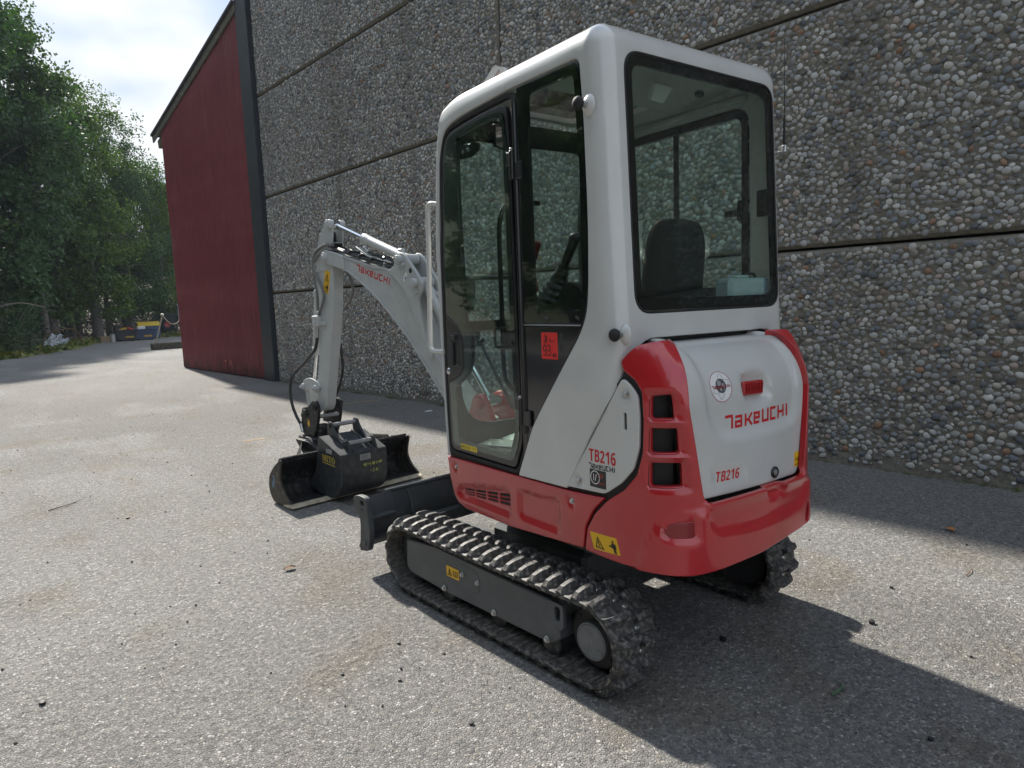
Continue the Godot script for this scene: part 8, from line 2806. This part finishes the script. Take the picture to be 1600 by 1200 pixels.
func tractor() -> void:
	var o := thing("loader_tractor", "dark tractor with raised front loader, half hidden by the shed's corner", "tractor", Vector3(10.9, 0.42, -46.5), 1.35)
	o.scale = Vector3.ONE * 0.62
	var dark := mat(lin(0.020, 0.024, 0.028), 0.45)
	# the tractor's nose points to -Z of its own axes
	for w in [[-0.75, 0.62, -1.2, 0.62, 0.34], [0.75, 0.62, -1.2, 0.62, 0.34], [-0.85, 0.85, 1.0, 0.85, 0.45], [0.85, 0.85, 1.0, 0.85, 0.45]]:
		var sd: float = signf(w[0])
		var ty := Tri.new()
		lathe(ty, [Vector2(w[3] * 0.5, -w[4] / 2), Vector2(w[3] * 0.9, -w[4] / 2), Vector2(w[3], -w[4] * 0.3), Vector2(w[3], w[4] * 0.3), Vector2(w[3] * 0.9, w[4] / 2), Vector2(w[3] * 0.5, w[4] / 2)], Transform3D(rot_to(Vector3.RIGHT), Vector3(w[0], w[1], w[2])), 28)
		for k in 18:
			var a := TAU * k / 18
			box(ty, Vector3(w[0], w[1] + cos(a) * w[3], w[2] + sin(a) * w[3]), Vector3(w[4] * 0.9, 0.05, 0.07), 0.01, Basis(Vector3.RIGHT, a))
		var wo := part(o, "wheel", ty, M.seal)
		var ri := Tri.new()
		lathe(ri, [Vector2(0.0, 0.04), Vector2(w[3] * 0.28, 0.05), Vector2(w[3] * 0.52, w[4] * 0.42), Vector2(w[3] * 0.56, w[4] * 0.42), Vector2(w[3] * 0.56, -w[4] * 0.3)], Transform3D(rot_to(Vector3.RIGHT * sd), Vector3(w[0], w[1], w[2])), 24)
		part(wo, "rim", ri, mat(lin(0.30, 0.03, 0.03), 0.5))
	var bo := Tri.new()
	prism(bo, rp([Vector3(-1.9, 0.75, 0.1), Vector3(-0.1, 0.75, 0.05), Vector3(-0.1, 1.55, 0.08), Vector3(-1.7, 1.42, 0.2)], 0.1, 5), Transform3D(Basis(Vector3(0, 0, 1), Vector3.UP, Vector3(-1, 0, 0)), Vector3(0.38, 0, 0)), 0.76, 0.06)
	part(o, "bonnet", bo, dark)
	var cb := Tri.new()
	for x in [-0.68, 0.68]:
		for z in [-0.05, 1.25]:
			box(cb, Vector3(x, 1.75, z), Vector3(0.07, 1.7, 0.08), 0.02)
	box(cb, Vector3(0, 2.62, 0.6), Vector3(1.5, 0.12, 1.55), 0.05)
	box(cb, Vector3(0, 1.1, 0.6), Vector3(1.35, 0.55, 1.35), 0.06)
	part(o, "cab_frame", cb, mat(lin(0.42, 0.50, 0.52), 0.45))
	var gp := Tri.new()
	for x in [-0.68, 0.68]:
		box(gp, Vector3(x, 1.95, 0.6), Vector3(0.01, 1.1, 1.2), 0.002)
	box(gp, Vector3(0, 1.95, -0.05), Vector3(1.3, 1.1, 0.01), 0.002)
	part(o, "window", gp, mat(lin(0.02, 0.03, 0.035), 0.08))
	for x in [-0.55, 0.55]:
		var la := Tri.new()
		prism(la, rp([Vector3(0.1, 1.35, 0.05), Vector3(-0.6, 1.75, 0.1), Vector3(-2.2, 1.75, 0.2), Vector3(-2.7, 1.15, 0.05), Vector3(-2.55, 1.05, 0.05), Vector3(-2.1, 1.58, 0.2), Vector3(-0.65, 1.58, 0.1), Vector3(0.0, 1.2, 0.05)], 0.1, 5), Transform3D(Basis(Vector3(0, 0, 1), Vector3.UP, Vector3(-1, 0, 0)), Vector3(x + 0.05, 0, 0)), 0.1, 0.015)
		part(o, "loader_arm", la, dark)
	var bu := Tri.new()
	prism(bu, smooth2(v2s([-2.55, 1.55, -2.6, 1.15, -2.8, 0.95, -3.3, 1.05, -3.3, 1.08, -2.84, 1.02, -2.66, 1.2, -2.62, 1.55]), 3, true), Transform3D(Basis(Vector3(0, 0, 1), Vector3.UP, Vector3(-1, 0, 0)), Vector3(0.9, 0, 0)), 1.8, 0.01)
	part(o, "loader_bucket", bu, mat(lin(0.03, 0.032, 0.034), 0.6))

# ------------------------------------------------------------------ small stuff on the pavement
func litter() -> void:
	var g := RandomNumberGenerator.new()
	g.seed = 31
	var t := Tri.new()
	ball(t, Vector3.ZERO, 1.0, Vector3(1, 0.7, 1), 7)
	var n := noise(131, 0.9)
	for i in t.v.size():
		t.v[i] *= 1.0 + 0.5 * n.get_noise_3dv(t.v[i])
	var crumb := t.mesh(30)
	var xf := []
	var cl := PackedColorArray()
	for i in 1500:
		var x := g.randf_range(-6.0, 2.6)
		var z := g.randf_range(-11.0, 2.6)
		var s := 0.0022 + 0.0060 * pow(g.randf(), 3.0)
		xf.append(Transform3D(Basis.from_euler(Vector3(g.randf() * TAU, g.randf() * TAU, 0)).scaled(Vector3.ONE * s), Vector3(x, s * 0.5, z)))
		cl.append(Color(0.03, 0.028, 0.025).lerp(Color(0.22, 0.20, 0.17), pow(g.randf(), 1.6)))
	var cm := mat(Color.WHITE, 0.9)
	cm.vertex_color_use_as_albedo = true
	mass(self, "loose_grit", crumb, cm, xf, cl).set_meta("label", "small dark grit scattered over the pavement")
	# black clods one can tell apart
	var spots := [[-2.13, -0.79, 0.013], [-1.35, -3.16, 0.012], [-1.40, -3.22, 0.007], [-0.93, -0.21, 0.010], [-2.32, -0.55, 0.007], [-1.08, 0.04, 0.009], [-1.22, -0.16, 0.008], [0.05, 0.75, 0.016], [0.62, 1.12, 0.015], [1.05, 1.05, 0.010], [-0.05, 1.55, 0.011], [-2.9, -2.6, 0.009], [0.10, 1.95, 0.012], [-1.05, 0.45, 0.010]]
	for k in spots.size():
		var o := put_mesh(self, "dirt_clod", crumb, M.black_matt)
		o.transform = Transform3D(Basis.from_euler(Vector3(0, k * 1.3, 0)).scaled(Vector3.ONE * spots[k][2]), Vector3(spots[k][0], spots[k][2] * 0.5, spots[k][1]))
		o.set_meta("label", "pea-sized black clod of dirt lying loose on the bare pavement")
		o.set_meta("category", "clod")
		o.set_meta("group", "black clods on the pavement")
	var tw := Tri.new()
	tube(tw, smooth3([Vector3(-0.13, 0.006, 0), Vector3(-0.04, 0.012, 0.02), Vector3(0.05, 0.009, 0.0), Vector3(0.14, 0.016, -0.03)], 5), 0.0042, 6, 0.0015)
	tube(tw, [Vector3(0.0, 0.010, 0.01), Vector3(0.06, 0.02, 0.05)], 0.003, 5, 0.001)
	var a := solo("twig", "thin dark twig on the open pavement left of the buckets", "twig", tw, mat(lin(0.06, 0.045, 0.03), 0.9))
	a.position = Vector3(-1.62, 0, -3.9)
	a.rotation.y = 0.4
	var tw2 := Tri.new()
	tube(tw2, smooth3([Vector3(-0.06, 0.005, 0), Vector3(0.0, 0.009, 0.006), Vector3(0.065, 0.005, 0.0)], 5), 0.003, 6, 0.0012)
	var b := solo("twig", "thin reddish twig on the sunlit pavement near the wall's foot", "twig", tw2, mat(lin(0.16, 0.08, 0.04), 0.9))
	b.position = Vector3(1.50, 0, 1.25)
	b.rotation.y = 0.1
	b = solo("twig", "short pale stick on the pavement right of the far track", "twig", tw2, mat(lin(0.22, 0.12, 0.07), 0.9))
	b.position = Vector3(1.18, 0, 0.40)
	b.rotation.y = 0.6
	var lf := Tri.new()
	var ln := noise(140, 9.0)
	for i in 8:
		for j in 4:
			var q := func(u: int, v: int) -> Vector3:
				var w := sin(PI * u / 8.0) * 0.024
				var y := (v - 2) / 2.0 * w
				return Vector3(u * 0.009 - 0.036, 0.010 + 0.010 * ln.get_noise_2d(u * 0.2, v * 0.3) + absf(y) * 0.4, y)
			lf.quad(q.call(i, j), q.call(i, j + 1), q.call(i + 1, j + 1), q.call(i + 1, j))
	var c := solo("dead_leaf", "curled brown leaf on the pavement beside the dozer blade", "leaf", lf, mat(lin(0.14, 0.08, 0.045), 0.8), 50)
	c.position = Vector3(-0.92, 0.002, -1.36)
	c = solo("dead_leaf", "orange-brown leaf near the wall at the right", "leaf", lf, mat(lin(0.34, 0.15, 0.05), 0.8), 50)
	c.position = Vector3(2.1, 0.002, 1.0)
	c.rotation.y = 0.9
	var gb := Tri.new()
	tube(gb, smooth3([Vector3(-0.05, 0.006, 0), Vector3(-0.01, 0.014, 0.012), Vector3(0.03, 0.014, 0.0), Vector3(0.045, 0.006, -0.035)], 5), 0.004, 6, 0.0015)
	c = solo("grass_blade", "single bent green blade in the excavator's shadow", "grass blade", gb, mat(lin(0.05, 0.13, 0.06), 0.6))
	c.position = Vector3(0.02, 0, 1.23)
	var wt := Tri.new()
	box(wt, Vector3(0, 0.006, 0), Vector3(0.10, 0.008, 0.05), 0.002)
	c = solo("paper_scrap", "small white scrap of paper at the foot of the pebble wall", "scrap", wt, M.print_white)
	c.position = Vector3(2.75, 0, -5.35)
